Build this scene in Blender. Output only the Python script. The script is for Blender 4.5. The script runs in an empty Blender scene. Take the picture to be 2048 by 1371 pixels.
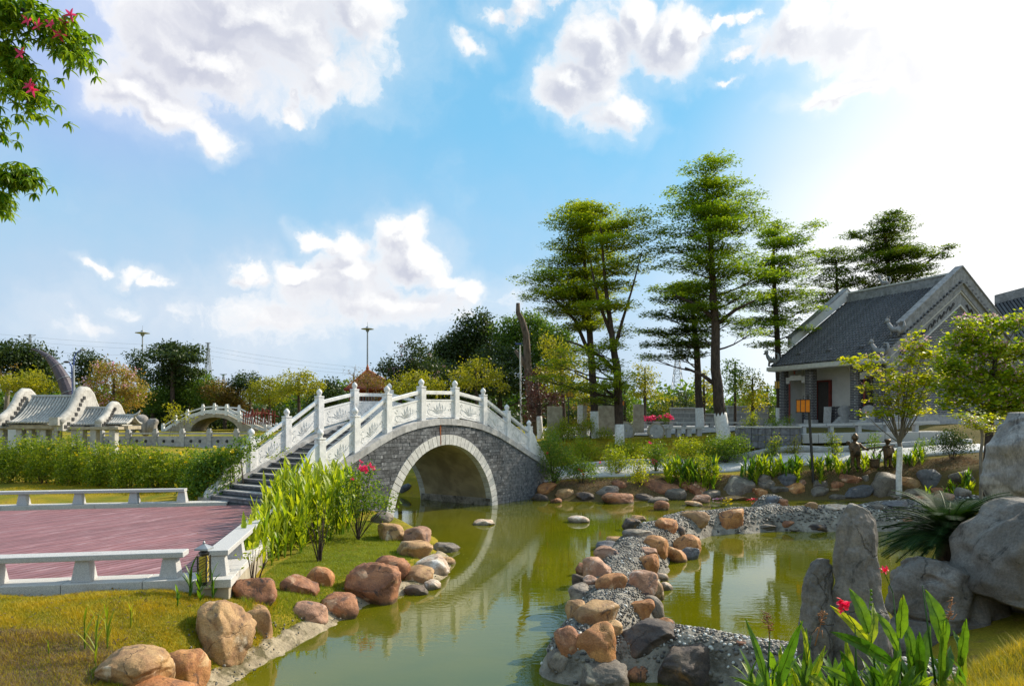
import bpy, math, random
import numpy as np
from mathutils import Vector, noise
random.seed(7); rng = np.random.default_rng(7)
SC = bpy.context.scene
F, H, CZ = 1365.0, 845.0, 2.4          # focal length in photo pixels, horizon row, eye height
SUN_AZ, SUN_EL = math.radians(58), math.radians(35)   # azimuth clockwise from +Y

# ---------------------------------------------------------------- camera
cam = bpy.data.cameras.new('camera'); co = bpy.data.objects.new('camera', cam)
SC.collection.objects.link(co); SC.camera = co
co.location = (0, 0, CZ); co.rotation_euler = (math.radians(90), 0, 0)
cam.sensor_width = 36; cam.lens = 36 * F / 2048; cam.shift_y = (H - 685.5) / 2048
cam.clip_start = .1; cam.clip_end = 6000

# ---------------------------------------------------------------- sky, sun, exposure
SC.view_settings.view_transform = 'Standard'; SC.view_settings.look = 'None'
SC.view_settings.exposure = 0.25; SC.view_settings.gamma = 1
W = bpy.data.worlds.new('World'); SC.world = W; W.use_nodes = True
class NT:
    """tiny helper for writing node graphs"""
    def __init__(s, tree): s.t = tree; s.n = tree.nodes; s.l = tree.links
    def add(s, typ, **kw):
        n = s.n.new(typ)
        for k, v in kw.items(): setattr(n, k, v)
        return n
    def put(s, sock, v):
        if hasattr(v, 'is_linked') or hasattr(v, 'links'): s.l.new(v, sock)
        else: sock.default_value = v
    def m(s, op, *a, clamp=False):
        n = s.add('ShaderNodeMath', operation=op, use_clamp=clamp)
        for i, v in enumerate(a): s.put(n.inputs[i], v)
        return n.outputs[0]
    def v(s, op, *a, out=0):
        n = s.add('ShaderNodeVectorMath', operation=op)
        for i, x in enumerate(a): s.put(n.inputs[i], x)
        return n.outputs[out]
    def sc(s, a, k):
        n = s.add('ShaderNodeVectorMath', operation='SCALE'); s.put(n.inputs[0], a); n.inputs['Scale'].default_value = k; return n.outputs[0]
    def mr(s, x, a, b, c=0., d=1., interp='SMOOTHSTEP'):
        n = s.add('ShaderNodeMapRange', interpolation_type=interp)
        for i, y in enumerate((x, a, b, c, d)): s.put(n.inputs[i], y)
        return n.outputs[0]
    def noise(s, vec, scale, detail=4., rough=.5, dist=0., out=0):
        n = s.add('ShaderNodeTexNoise'); s.put(n.inputs['Vector'], vec)
        n.inputs['Scale'].default_value = scale; n.inputs['Detail'].default_value = detail
        n.inputs['Roughness'].default_value = rough; n.inputs['Distortion'].default_value = dist
        return n.outputs[out]
    def mix(s, f, a, b, mode='MIX'):
        n = s.add('ShaderNodeMix', data_type='RGBA', blend_type=mode)
        s.put(n.inputs[0], f)
        for i, c in ((6, a), (7, b)):
            if isinstance(c, tuple): c = (*c, 1) if len(c) == 3 else c
            s.put(n.inputs[i], c)
        return n.outputs[2]
def world():
    g = NT(W.node_tree); g.n.clear()
    out = g.add('ShaderNodeOutputWorld'); bg = g.add('ShaderNodeBackground')
    g.l.new(bg.outputs[0], out.inputs[0]); bg.inputs[1].default_value = .1
    sky = g.add('ShaderNodeTexSky', sky_type='NISHITA', sun_disc=False)
    sky.sun_elevation = SUN_EL; sky.sun_rotation = SUN_AZ
    sky.air_density = 1.0; sky.dust_density = .6; sky.ozone_density = 2.2
    tc = g.add('ShaderNodeTexCoord'); d = g.v('NORMALIZE', tc.outputs['Generated'])
    sd = (math.sin(SUN_AZ) * math.cos(SUN_EL), math.cos(SUN_AZ) * math.cos(SUN_EL), math.sin(SUN_EL))
    # cumulus: (azimuth, elevation, radii in radians, strength), measured from the photograph
    B = []
    for (px, py, rx, ry, k) in [
        (523, 40, 230, 95, 1.), (710, 40, 66, 66, 1.), (635, 150, 60, 40, .85), (583, 212, 20, 12, .8), (418, 120, 170, 62, .95), (300, 190, 120, 48, .85), (358, 236, 76, 38, .9), (426, 272, 36, 28, 1.), (934, 97, 34, 18, .85), (990, 28, 36, 16, .85),
        (1266, 28, 44, 34, 1.), (1318, 84, 80, 48, 1.), (1196, 102, 70, 42, 1.), (1157, 170, 76, 46, .95), (1222, 232, 58, 32, .9), (1391, 45, 32, 20, .9), (1040, 22, 50, 20, .8), (1130, 2, 50, 12, .7),
        (1462, 20, 18, 9, .8), (1509, 16, 22, 11, .8), (1481, 100, 22, 11, .85), (1458, 149, 22, 6, .7), (1590, 68, 95, 36, .95), (1704, 47, 130, 50, 1.), (1830, 92, 140, 54, 1.), (1704, 176, 110, 20, .95), (1940, 40, 120, 46, 1.),
        (627, 474, 36, 22, 1.), (690, 500, 48, 30, 1.), (808, 484, 50, 30, 1.), (832, 522, 58, 38, 1.), (590, 553, 50, 24, .95), (493, 563, 36, 19, .95), (702, 552, 80, 36, 1.), (882, 552, 50, 28, 1.), (933, 576, 34, 26, .95), (760, 606, 200, 44, .8), (600, 640, 160, 34, .5),
        (217, 537, 48, 12, .85), (284, 552, 46, 16, .9), (324, 568, 28, 13, .9), (254, 600, 60, 22, .5), (358, 634, 52, 22, .5), (170, 640, 60, 22, .45)]:
        az = math.atan((px - 1024) / F); el = math.atan((H - py) / math.hypot(F, px - 1024))
        c2 = math.cos(az)
        B.append((az, el, rx / F * c2 * c2 * 1.22, ry / F * c2 * 1.22, k))
    def density(vec):
        # billows: the outline is pushed about by coarse and fine noise before it is measured
        w1 = g.v('SUBTRACT', g.noise(vec, 11., 3., .5, out=1), (.5, .5, .5)); w2 = g.v('SUBTRACT', g.noise(vec, 34., 5., .6, out=1), (.5, .5, .5))
        vec = g.v('NORMALIZE', g.v('ADD', g.v('ADD', vec, g.sc(w1, .085)), g.sc(w2, .040)))
        sp = g.add('ShaderNodeSeparateXYZ'); g.l.new(vec, sp.inputs[0])
        az = g.m('ARCTAN2', sp.outputs[0], sp.outputs[1]); el = g.m('ARCSINE', sp.outputs[2])
        cb = g.add('ShaderNodeCombineXYZ'); g.l.new(az, cb.inputs[0]); g.l.new(el, cb.inputs[1])
        acc = None
        for (a, e, ra, re, k) in B:
            q = g.v('MULTIPLY', g.v('SUBTRACT', cb.outputs[0], (a, e, 0)), (1 / ra, 1 / re, 0))
            l = g.v('LENGTH', q, out=1)
            b = g.m('MULTIPLY', g.m('SUBTRACT', 1.2, l), k)
            acc = b if acc is None else g.m('SMOOTH_MAX', acc, b, .25)
        # elsewhere round the sky the same kind of broken cumulus goes on
        away = g.mr(g.m('ABSOLUTE', az), .66, .95)
        rnd = g.m('MULTIPLY', g.m('SUBTRACT', g.noise(vec, 2.6, 2.), .5), 4.0)
        acc = g.m('ADD', g.m('MULTIPLY', g.m('MAXIMUM', acc, -.8), g.m('SUBTRACT', 1., away)), g.m('MULTIPLY', rnd, away))
        up = g.mr(el, .62, .9)
        acc = g.m('ADD', g.m('MULTIPLY', acc, g.m('SUBTRACT', 1., up)), g.m('MULTIPLY', rnd, up))
        n1 = g.noise(vec, 10., 10., .60, .2)
        nn = g.m('SUBTRACT', n1, .50); return g.m('ADD', acc, g.m('MULTIPLY', nn, 2.2)), g.m('ADD', acc, g.m('MULTIPLY', nn, 1.6)), el
    D, S, el = density(d)
    _, S2, _ = density(g.v('NORMALIZE', g.v('ADD', d, (sd[0] * .028, sd[1] * .012, sd[2] * .04))))
    cover = g.m('MAXIMUM', g.mr(D, -.06, .62), g.m('MULTIPLY', g.mr(D, -.8, .7), .34))
    lit = g.mr(g.m('SUBTRACT', S, S2), -.12, .5)
    thick = g.mr(S, .15, 1.0)
    dot = g.v('DOT_PRODUCT', d, sd, out=1)
    near = g.mr(dot, .80, .96)
    cl = g.mix(g.m('MULTIPLY', thick, g.m('SUBTRACT', 1., lit), clamp=True), (9.0, 8.9, 8.8), (5.4, 5.5, 6.3))
    cl = g.mix(g.m('MULTIPLY', near, .8), cl, (10.8, 10.6, 10.2))
    blue = g.mix(.72, g.mix(1., sky.outputs[0], (.95, 1.62, 1.62), 'MULTIPLY'), (2.0, 5.1, 7.6))
    lav = g.v('LENGTH', g.v('MULTIPLY', g.v('SUBTRACT', d, (math.sin(-.56) * math.cos(.44), math.cos(-.56) * math.cos(.44), math.sin(.44))), (1., 1., 1.7)), out=1)
    blue = g.mix(g.mr(lav, .34, .05, 0., .9), blue, (3.6, 4.7, 7.6))
    # thin bright veil towards the sun and along the horizon
    veil = g.m('MULTIPLY', g.mr(dot, .80, 1.0), .94, clamp=True)
    bank = (math.sin(.66) * math.cos(.20), math.cos(.66) * math.cos(.20), math.sin(.20))      # bright thin cloud bank low on the right
    bk = g.mr(g.v('DOT_PRODUCT', g.v('NORMALIZE', g.v('MULTIPLY', d, (1., 1., 1.25))), bank, out=1), .87, .995)
    veil = g.m('MAXIMUM', veil, g.m('MULTIPLY', bk, .97))
    hz = g.m('MULTIPLY', g.mr(el, .44, .06), .80)
    wv = g.m('MULTIPLY', g.m('SUBTRACT', g.noise(d, 2.2, 4., .5), .47), .5)
    veil = g.m('MAXIMUM', veil, g.m('ADD', hz, wv), clamp=True)
    vc = g.mix(g.m('MAXIMUM', g.mr(dot, .62, .95), bk), (5.6, 6.1, 7.2), (10.4, 10.3, 10.2))
    base = g.mix(veil, blue, vc)
    col = g.mix(g.m('MULTIPLY', cover, .93), base, cl)
    # the haze round the sun is far brighter than white
    col = g.mix(g.mr(dot, .90, 1.01), col, (30., 28.5, 26.))
    low = g.mr(el, -.02, -.12)
    col = g.mix(low, col, (2.2, 2.3, 2.0))
    g.l.new(col, bg.inputs[0])
world()
sl = bpy.data.lights.new('sun', 'SUN'); sl.energy = 5.0; sl.angle = math.radians(.53); sl.color = (1, .9, .74)
so = bpy.data.objects.new('sun', sl); SC.collection.objects.link(so)
so.rotation_euler = (math.radians(90) - SUN_EL, 0, math.pi - SUN_AZ)

# ---------------------------------------------------------------- helpers
def G(px, py, z=0.):
    """point of the photograph on the level z"""
    Y = (CZ - z) * F / (py - H); return ((px - 1024) / F * Y, Y, z)
def D(px, py, Y):
    """point of the photograph at distance Y"""
    return ((px - 1024) / F * Y, Y, CZ - (py - H) * Y / F)
def tag(o, label=None, cat=None, group=None, kind=None):
    if label: o['label'] = label
    if cat: o['category'] = cat
    if group: o['group'] = group
    if kind: o['kind'] = kind
    return o
def empty(name, loc, label=None, cat=None, group=None):
    o = bpy.data.objects.new(name, None); SC.collection.objects.link(o); o.location = loc
    o.empty_display_size = .2
    return tag(o, label, cat, group)
def wloc(o):
    v = Vector((0, 0, 0))
    while o is not None: v = v + o.location; o = o.parent
    return v
def mk(name, verts, faces, mat, parent=None, smooth=False, loc=None, tint=None, kind=None):
    """world-space vertices -> one mesh object (origin at loc or at the parent)"""
    verts = np.asarray(verts, float).reshape(-1, 3)
    org = Vector(loc) if loc is not None else (wloc(parent) if parent else Vector((0, 0, 0)))
    verts = verts - np.array(org)
    me = bpy.data.meshes.new(name)
    if isinstance(faces, np.ndarray):
        n, k = faces.shape
        me.vertices.add(len(verts)); me.vertices.foreach_set('co', verts.ravel())
        me.loops.add(n * k); me.loops.foreach_set('vertex_index', faces.astype(np.int32).ravel())
        me.polygons.add(n); me.polygons.foreach_set('loop_start', np.arange(0, n * k, k, dtype=np.int32))
        me.polygons.foreach_set('loop_total', np.full(n, k, dtype=np.int32))
        me.update(calc_edges=True)
    else:
        me.from_pydata(verts.tolist(), [], faces)
    if tint is not None:
        a = me.attributes.new('tint', 'FLOAT', 'FACE'); a.data.foreach_set('value', np.asarray(tint, dtype=np.float32))
    if smooth: me.shade_smooth()
    me.materials.append(mat)
    o = bpy.data.objects.new(name, me); SC.collection.objects.link(o)
    if parent: o.parent = parent; o.location = org - wloc(parent)
    else: o.location = org
    if kind: o['kind'] = kind
    return o
class MB:
    """collects shapes into one mesh"""
    def __init__(s): s.v = []; s.f = []
    def add(s, v, f):
        b = len(s.v); s.v += [tuple(x) for x in v]; s.f += [tuple(i + b for i in q) for q in f]
        return s
    def prism(s, poly, fn0, fn1):
        """poly of (a, b); fn0/fn1 place it in space on the two sides"""
        n = len(poly); v = [fn0(*q) for q in poly] + [fn1(*q) for q in poly]
        f = [tuple(range(n - 1, -1, -1)), tuple(range(n, 2 * n))] + [(i, (i + 1) % n, n + (i + 1) % n, n + i) for i in range(n)]
        return s.add(v, f)
    def box(s, x0, x1, y0, y1, z0, z1, fr=None):
        fr = fr or (lambda x, y, z: (x, y, z))
        return s.prism([(x0, y0), (x1, y0), (x1, y1), (x0, y1)], lambda a, b: fr(a, b, z0), lambda a, b: fr(a, b, z1))
    def tube(s, pts, rad, n=6, cap=True):
        pts = [Vector(p) for p in pts]
        if not hasattr(rad, '__len__'): rad = [rad] * len(pts)
        b = len(s.v); side = None
        for i, p in enumerate(pts):
            t = (pts[min(i + 1, len(pts) - 1)] - pts[max(i - 1, 0)])
            t = t.normalized() if t.length > 1e-9 else Vector((0, 0, 1))
            if side is None: side = t.cross(Vector((0, 0, 1)) if abs(t.z) < .9 else Vector((1, 0, 0)))
            else: side = side - t * side.dot(t)
            side.normalize(); up = t.cross(side)
            for k in range(n):
                a = 2 * math.pi * k / n; s.v.append(tuple(p + (side * math.cos(a) + up * math.sin(a)) * rad[i]))
        for i in range(len(pts) - 1):
            for k in range(n):
                k2 = (k + 1) % n; s.f.append((b + i * n + k, b + i * n + k2, b + (i + 1) * n + k2, b + (i + 1) * n + k))
        if cap:
            s.f.append(tuple(b + k for k in range(n - 1, -1, -1))); e = b + (len(pts) - 1) * n
            s.f.append(tuple(e + k for k in range(n)))
        return s
    def lathe(s, c, prof, n=16):
        """prof: (radius, z) from bottom to top about the vertical through c"""
        b = len(s.v)
        for r, z in prof:
            for k in range(n):
                a = 2 * math.pi * k / n; s.v.append((c[0] + r * math.cos(a), c[1] + r * math.sin(a), c[2] + z))
        for i in range(len(prof) - 1):
            for k in range(n):
                k2 = (k + 1) % n; s.f.append((b + i * n + k, b + i * n + k2, b + (i + 1) * n + k2, b + (i + 1) * n + k))
        s.f.append(tuple(b + k for k in range(n - 1, -1, -1))); e = b + (len(prof) - 1) * n
        s.f.append(tuple(e + k for k in range(n))); return s
    def ball(s, c, r, seg=8, rings=6):
        prof = [(max(1e-3, math.sin(math.pi * i / rings)) * r[0], -math.cos(math.pi * i / rings) * r[2]) for i in range(rings + 1)]
        b = len(s.v); s.lathe((0, 0, 0), prof, seg)
        for i in range(b, len(s.v)):
            x, y, z = s.v[i]; s.v[i] = (c[0] + x, c[1] + y * r[1] / r[0], c[2] + z)
        return s
    def build(s, name, mat, parent=None, smooth=False, loc=None, kind=None):
        return mk(name, s.v, s.f, mat, parent, smooth, loc, kind=kind)

def bevel(o, w=.01, seg=2):
    m = o.modifiers.new('bevel', 'BEVEL'); m.width = w; m.segments = seg; m.limit_method = 'ANGLE'; m.angle_limit = math.radians(40)
    return o

# ---------------------------------------------------------------- materials
def base_mat(name):
    m = bpy.data.materials.new(name); m.use_nodes = True; g = NT(m.node_tree); g.n.clear()
    out = g.add('ShaderNodeOutputMaterial'); b = g.add('ShaderNodeBsdfPrincipled'); g.l.new(b.outputs[0], out.inputs[0])
    return m, g, b, out
def mat(name, c1, c2=None, scale=4., rough=.8, bump=.3, bscale=20., c3=None, s3=1.2, t3=(.55, .7), spec=.3, rnd=.0, coords='Object', det=6., dist=.01, metal=0., stretch=None, sat3=1.):
    m, g, b, out = base_mat(name)
    tc = g.add('ShaderNodeTexCoord'); v = tc.outputs[coords]
    if coords == 'Object':       # shift each object's grain so alike pieces differ
        oi = g.add('ShaderNodeObjectInfo');
        off = g.add('ShaderNodeCombineXYZ'); g.l.new(g.m('MULTIPLY', oi.outputs['Random'], 37.), off.inputs[0]); g.l.new(g.m('MULTIPLY', oi.outputs['Random'], 91.), off.inputs[2])
        v = g.v('ADD', tc.outputs['Object'], off.outputs[0])
    if stretch: v = g.v('MULTIPLY', v, stretch)
    c2 = c2 or tuple(x * .75 for x in c1)
    n = g.noise(v, scale, det, .6, .3)
    col = g.mix(g.mr(n, .35, .66), c1, c2)
    if c3:
        n3 = g.noise(g.v('ADD', v, (5.2, 1.3, 8.1)), s3, 7., .65, .4)
        col = g.mix(g.mr(n3, t3[0], t3[1]), col, c3)
    if rnd:
        if coords != 'Object': oi = g.add('ShaderNodeObjectInfo')
        hs = g.add('ShaderNodeHueSaturation'); g.l.new(col, hs.inputs['Color'])
        g.l.new(g.mr(oi.outputs['Random'], 0, 1, 1 - rnd, 1 + rnd, 'LINEAR'), hs.inputs['Value']); col = hs.outputs[0]
    g.l.new(col, b.inputs['Base Color'])
    b.inputs['Roughness'].default_value = rough; b.inputs['Specular IOR Level'].default_value = spec; b.inputs['Metallic'].default_value = metal
    if bump:
        bn = g.add('ShaderNodeBump'); bn.inputs['Strength'].default_value = bump; bn.inputs['Distance'].default_value = dist
        g.l.new(g.noise(v, bscale, 8., .65), bn.inputs['Height']); g.l.new(bn.outputs[0], b.inputs['Normal'])
    return m
def leaf_mat(name, c1, c2, trans=.45, rough=.45, c3=None, spec=.35, tcol=None, mottle=0.):
    """leaf: diffuse + gloss + light passing through; 'tint' varies leaf by leaf"""
    m, g, b, out = base_mat(name)
    at = g.add('ShaderNodeAttribute', attribute_name='tint'); t = at.outputs['Fac']
    col = g.mix(t, c1, c2)
    if c3: col = g.mix(g.mr(t, .86, .9), col, c3)
    if mottle:
        ob = g.add('ShaderNodeTexCoord').outputs['Object']; n = g.noise(ob, 16., 5., .65)
        col = g.mix(g.mr(n, .3, .6), g.mix(1., col, (.62, .66, .6), 'MULTIPLY'), col); col = g.mix(g.m('MULTIPLY', g.mr(g.noise(ob, 7., 6., .75), .60, .70), mottle), col, (.30, .20, .04))
        bn = g.add('ShaderNodeBump'); bn.inputs['Strength'].default_value = .35; bn.inputs['Distance'].default_value = .004; g.l.new(g.noise(g.v('MULTIPLY', ob, (1., 1., .12)), 150., 2.), bn.inputs['Height']); g.l.new(bn.outputs[0], b.inputs['Normal'])
    g.l.new(col, b.inputs['Base Color']); b.inputs['Roughness'].default_value = rough; b.inputs['Specular IOR Level'].default_value = spec
    tr = g.add('ShaderNodeBsdfTranslucent')
    tc = g.mix(1., col, tcol or (1.9, 1.75, .55), 'MULTIPLY'); g.l.new(tc, tr.inputs[0])
    mx = g.add('ShaderNodeMixShader'); mx.inputs[0].default_value = trans
    g.l.new(b.outputs[0], mx.inputs[1]); g.l.new(tr.outputs[0], mx.inputs[2]); g.l.new(mx.outputs[0], out.inputs[0])
    return m
def brick_mat(name, c1, c2, mortar, w, h, axes='xz', bump=.5, msize=.012, rough=.85):
    m, g, b, out = base_mat(name)
    tc = g.add('ShaderNodeTexCoord'); sp = g.add('ShaderNodeSeparateXYZ'); g.l.new(tc.outputs['Object'], sp.inputs[0])
    cb = g.add('ShaderNodeCombineXYZ')
    src = g.m('ADD', sp.outputs[0], sp.outputs[1]) if axes == 'xyz' else sp.outputs[0 if axes[0] == 'x' else 1]
    g.l.new(src, cb.inputs[0]); g.l.new(sp.outputs[2], cb.inputs[1])
    br = g.add('ShaderNodeTexBrick'); g.l.new(cb.outputs[0], br.inputs['Vector'])
    br.inputs['Color1'].default_value = (*c1, 1); br.inputs['Color2'].default_value = (*c2, 1); br.inputs['Mortar'].default_value = (*mortar, 1)
    br.inputs['Scale'].default_value = 1; br.inputs['Brick Width'].default_value = w; br.inputs['Row Height'].default_value = h
    br.inputs['Mortar Size'].default_value = msize; br.inputs['Mortar Smooth'].default_value = .2
    n = g.noise(tc.outputs['Object'], 3., 6., .65)
    g.l.new(g.mix(.5, br.outputs[0], g.mix(g.mr(n, .3, .7), (.45, .45, .45), (1.3, 1.3, 1.3)), 'MULTIPLY'), b.inputs['Base Color'])
    bn = g.add('ShaderNodeBump'); bn.inputs['Strength'].default_value = bump; bn.inputs['Distance'].default_value = .01; bn.invert = True
    g.l.new(br.outputs['Fac'], bn.inputs['Height']); g.l.new(bn.outputs[0], b.inputs['Normal']); b.inputs['Roughness'].default_value = rough
    return m
M = {}
M['white_stone'] = mat('white_granite', (.78, .77, .75), (.62, .62, .61), 6, .6, .25, 60, c3=(.34, .32, .28), s3=2.6, t3=(.55, .8), dist=.004, rnd=.05)
M['grey_stone'] = mat('grey_granite', (.44, .43, .42), (.30, .30, .30), 5, .75, .35, 40, c3=(.16, .15, .13), s3=1.5, t3=(.55, .8), rnd=.15)
M['kerb_stone'] = mat('speckled_granite', (.62, .6, .56), (.38, .37, .36), 90, .7, .3, 80, c3=(.3, .27, .22), s3=2, t3=(.58, .8), dist=.003)
M['bench_stone'] = mat('bench_granite', (.56, .55, .53), (.30, .30, .31), 120, .7, .3, 90, c3=(.25, .23, .2), s3=3, t3=(.6, .85), dist=.003)
M['brick'] = mat('dark_stone_brick', (.135, .14, .15), (.06, .065, .07), 7, .75, .7, 25, c3=(.30, .30, .31), s3=9, t3=(.56, .7), rnd=.4)
M['mortar'] = mat('mortar', (.06, .06, .06), (.03, .03, .03), 9, .9, .3, 30)
M['step'] = mat('step_stone', (.20, .20, .22), (.11, .11, .12), 6, .7, .4, 40, rnd=.15)
M['vault'] = mat('vault_lining', (.40, .33, .20), (.24, .20, .12), 1.2, .85, .5, 8, c3=(.10, .085, .055), s3=.8, t3=(.55, .8))
M['ring'] = mat('ring_stone', (.60, .59, .56), (.46, .45, .43), 8, .7, .3, 50, c3=(.3, .28, .24), s3=3, t3=(.6, .8), rnd=.10)
M['rust'] = mat('rust_stain', (.28, .08, .02), (.16, .05, .02), 20, .9, .2, 30)
M['plank'] = mat('red_deck_board', (.27, .12, .125), (.215, .095, .10), 5, .55, .35, 30, c3=(.38, .23, .24), s3=2.2, t3=(.5, .75), rnd=.16, stretch=(1, .25, 1), spec=.4)
M['concrete'] = mat('concrete', (.42, .37, .28), (.28, .24, .18), 3, .85, .5, 25, c3=(.2, .18, .14), s3=1.6, t3=(.58, .75))
M['lip'] = mat('shore_concrete', (.40, .33, .22), (.25, .20, .13), 5, .9, 1., 16, c3=(.12, .10, .05), s3=3.2, t3=(.50, .64), dist=.04, det=9)
M['cement'] = mat('dark_cement', (.33, .30, .25), (.17, .155, .13), 3, .85, 1., 11, c3=(.07, .06, .045), s3=2.4, t3=(.48, .66), dist=.05, det=9)
M['path'] = mat('path_concrete', (.52, .52, .52), (.43, .43, .43), 2, .8, .3, 40)
M['plaza'] = mat('plaza_paving', (.34, .34, .34), (.24, .24, .24), 4, .8, .3, 20)
M['bark'] = mat('bark', (.085, .06, .045), (.035, .025, .02), 12, .9, .9, 30, stretch=(1, 1, .3), dist=.02)
M['pale_bark'] = mat('pale_bark', (.22, .19, .15), (.12, .10, .08), 10, .9, .6, 30, stretch=(1, 1, .3))
M['dead_bark'] = mat('dead_bark', (.17, .13, .10), (.07, .05, .04), 8, .9, 1., 16, stretch=(1, 1, .25), dist=.03)
M['whitewash'] = mat('whitewash', (.78, .77, .75), (.6, .58, .55), 9, .85, .4, 30, c3=(.3, .27, .22), s3=4, t3=(.66, .8))
M['roof_tile'] = mat('dark_roof_tile', (.13, .13, .14), (.075, .075, .08), 8, .55, .5, 30, rnd=.15)
M['roof_under'] = mat('roof_under', (.035, .035, .04), (.02, .02, .022), 8, .8, .3, 30)
M['roof_trim'] = mat('grey_roof_trim', (.30, .30, .31), (.19, .19, .195), 4, .8, .4, 25, c3=(.09, .09, .085), s3=2.5, t3=(.56, .75))
M['plaster'] = mat('white_plaster', (.72, .71, .68), (.64, .63, .60), 2, .85, .1, 20)
M['cornice'] = mat('cream_cornice', (.58, .57, .54), (.48, .47, .44), 5, .8, .2, 20)
M['red_wood'] = mat('red_painted_wood', (.24, .045, .03), (.15, .03, .02), 6, .6, .3, 20)
M['orange_beam'] = mat('orange_painted_beam', (.42, .13, .05), (.30, .08, .035), 6, .6, .2, 20)
M['dark_metal'] = mat('dark_metal', (.035, .03, .028), (.02, .02, .02), 8, .5, .1, 30, spec=.5)
M['bronze'] = mat('weathered_bronze', (.16, .10, .055), (.06, .045, .03), 9, .45, .5, 25, metal=.6, c3=(.03, .03, .025), s3=4, t3=(.5, .7))
M['galv'] = mat('galvanised_steel', (.32, .34, .36), (.25, .27, .3), 5, .5, .1, 20, metal=.3)
M['blue_paint'] = mat('blue_painted_steel', (.05, .09, .32), (.04, .07, .25), 5, .4, .1, 20)
M['horn'] = mat('dark_slate_cladding', (.10, .085, .105), (.06, .05, .065), 3, .55, .3, 14)
M['lamp_yellow'] = mat('yellow_lamp_panel', (.68, .40, .04), (.55, .30, .03), 5, .5, .05, 20)
M['lamp_orange'] = mat('orange_lamp_panel', (.85, .26, .01), (.75, .2, .01), 5, .5, .05, 20)
M['bamboo'] = mat('yellow_resin', (.55, .42, .05), (.40, .30, .03), 6, .5, .2, 20)
M['pavilion'] = mat('weathered_pale_stone', (.46, .45, .42), (.33, .32, .30), 5, .8, .5, 20, c3=(.22, .2, .17), s3=3, t3=(.55, .75), rnd=.06)
M['rockery'] = mat('rockery_grey', (.33, .30, .28), (.20, .185, .17), 2.2, .9, .9, 9, c3=(.10, .095, .09), s3=3.5, t3=(.52, .7), dist=.05, det=9)
M['rockery_pale'] = mat('rockery_pale', (.46, .44, .42), (.30, .29, .28), 2.6, .9, .9, 8, c3=(.15, .14, .14), s3=3., t3=(.55, .7), dist=.05, stretch=(1, 1, .35), det=9)
RK = {}
for k, a, b_, c in [('orange', (.55, .26, .10), (.36, .16, .07), (.17, .09, .05)), ('tan', (.50, .33, .17), (.34, .21, .11), (.17, .12, .08)),
                    ('red', (.36, .13, .07), (.22, .085, .05), (.075, .05, .045)), ('pink', (.50, .30, .22), (.34, .21, .17), (.10, .08, .08)),
                    ('grey', (.26, .235, .21), (.16, .145, .135), (.08, .07, .065)), ('slate', (.15, .145, .155), (.09, .09, .10), (.05, .05, .055)),
                    ('dark', (.13, .10, .08), (.07, .055, .05), (.22, .12, .05)), ('pale', (.60, .54, .48), (.45, .36, .30), (.25, .18, .15))]:
    RK[k] = mat(k + '_boulder', a, b_, 2.6, .62, .55, 16, c3=c, s3=2.1, t3=(.54, .74), rnd=.12, dist=.012, det=9, spec=.45)
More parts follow.
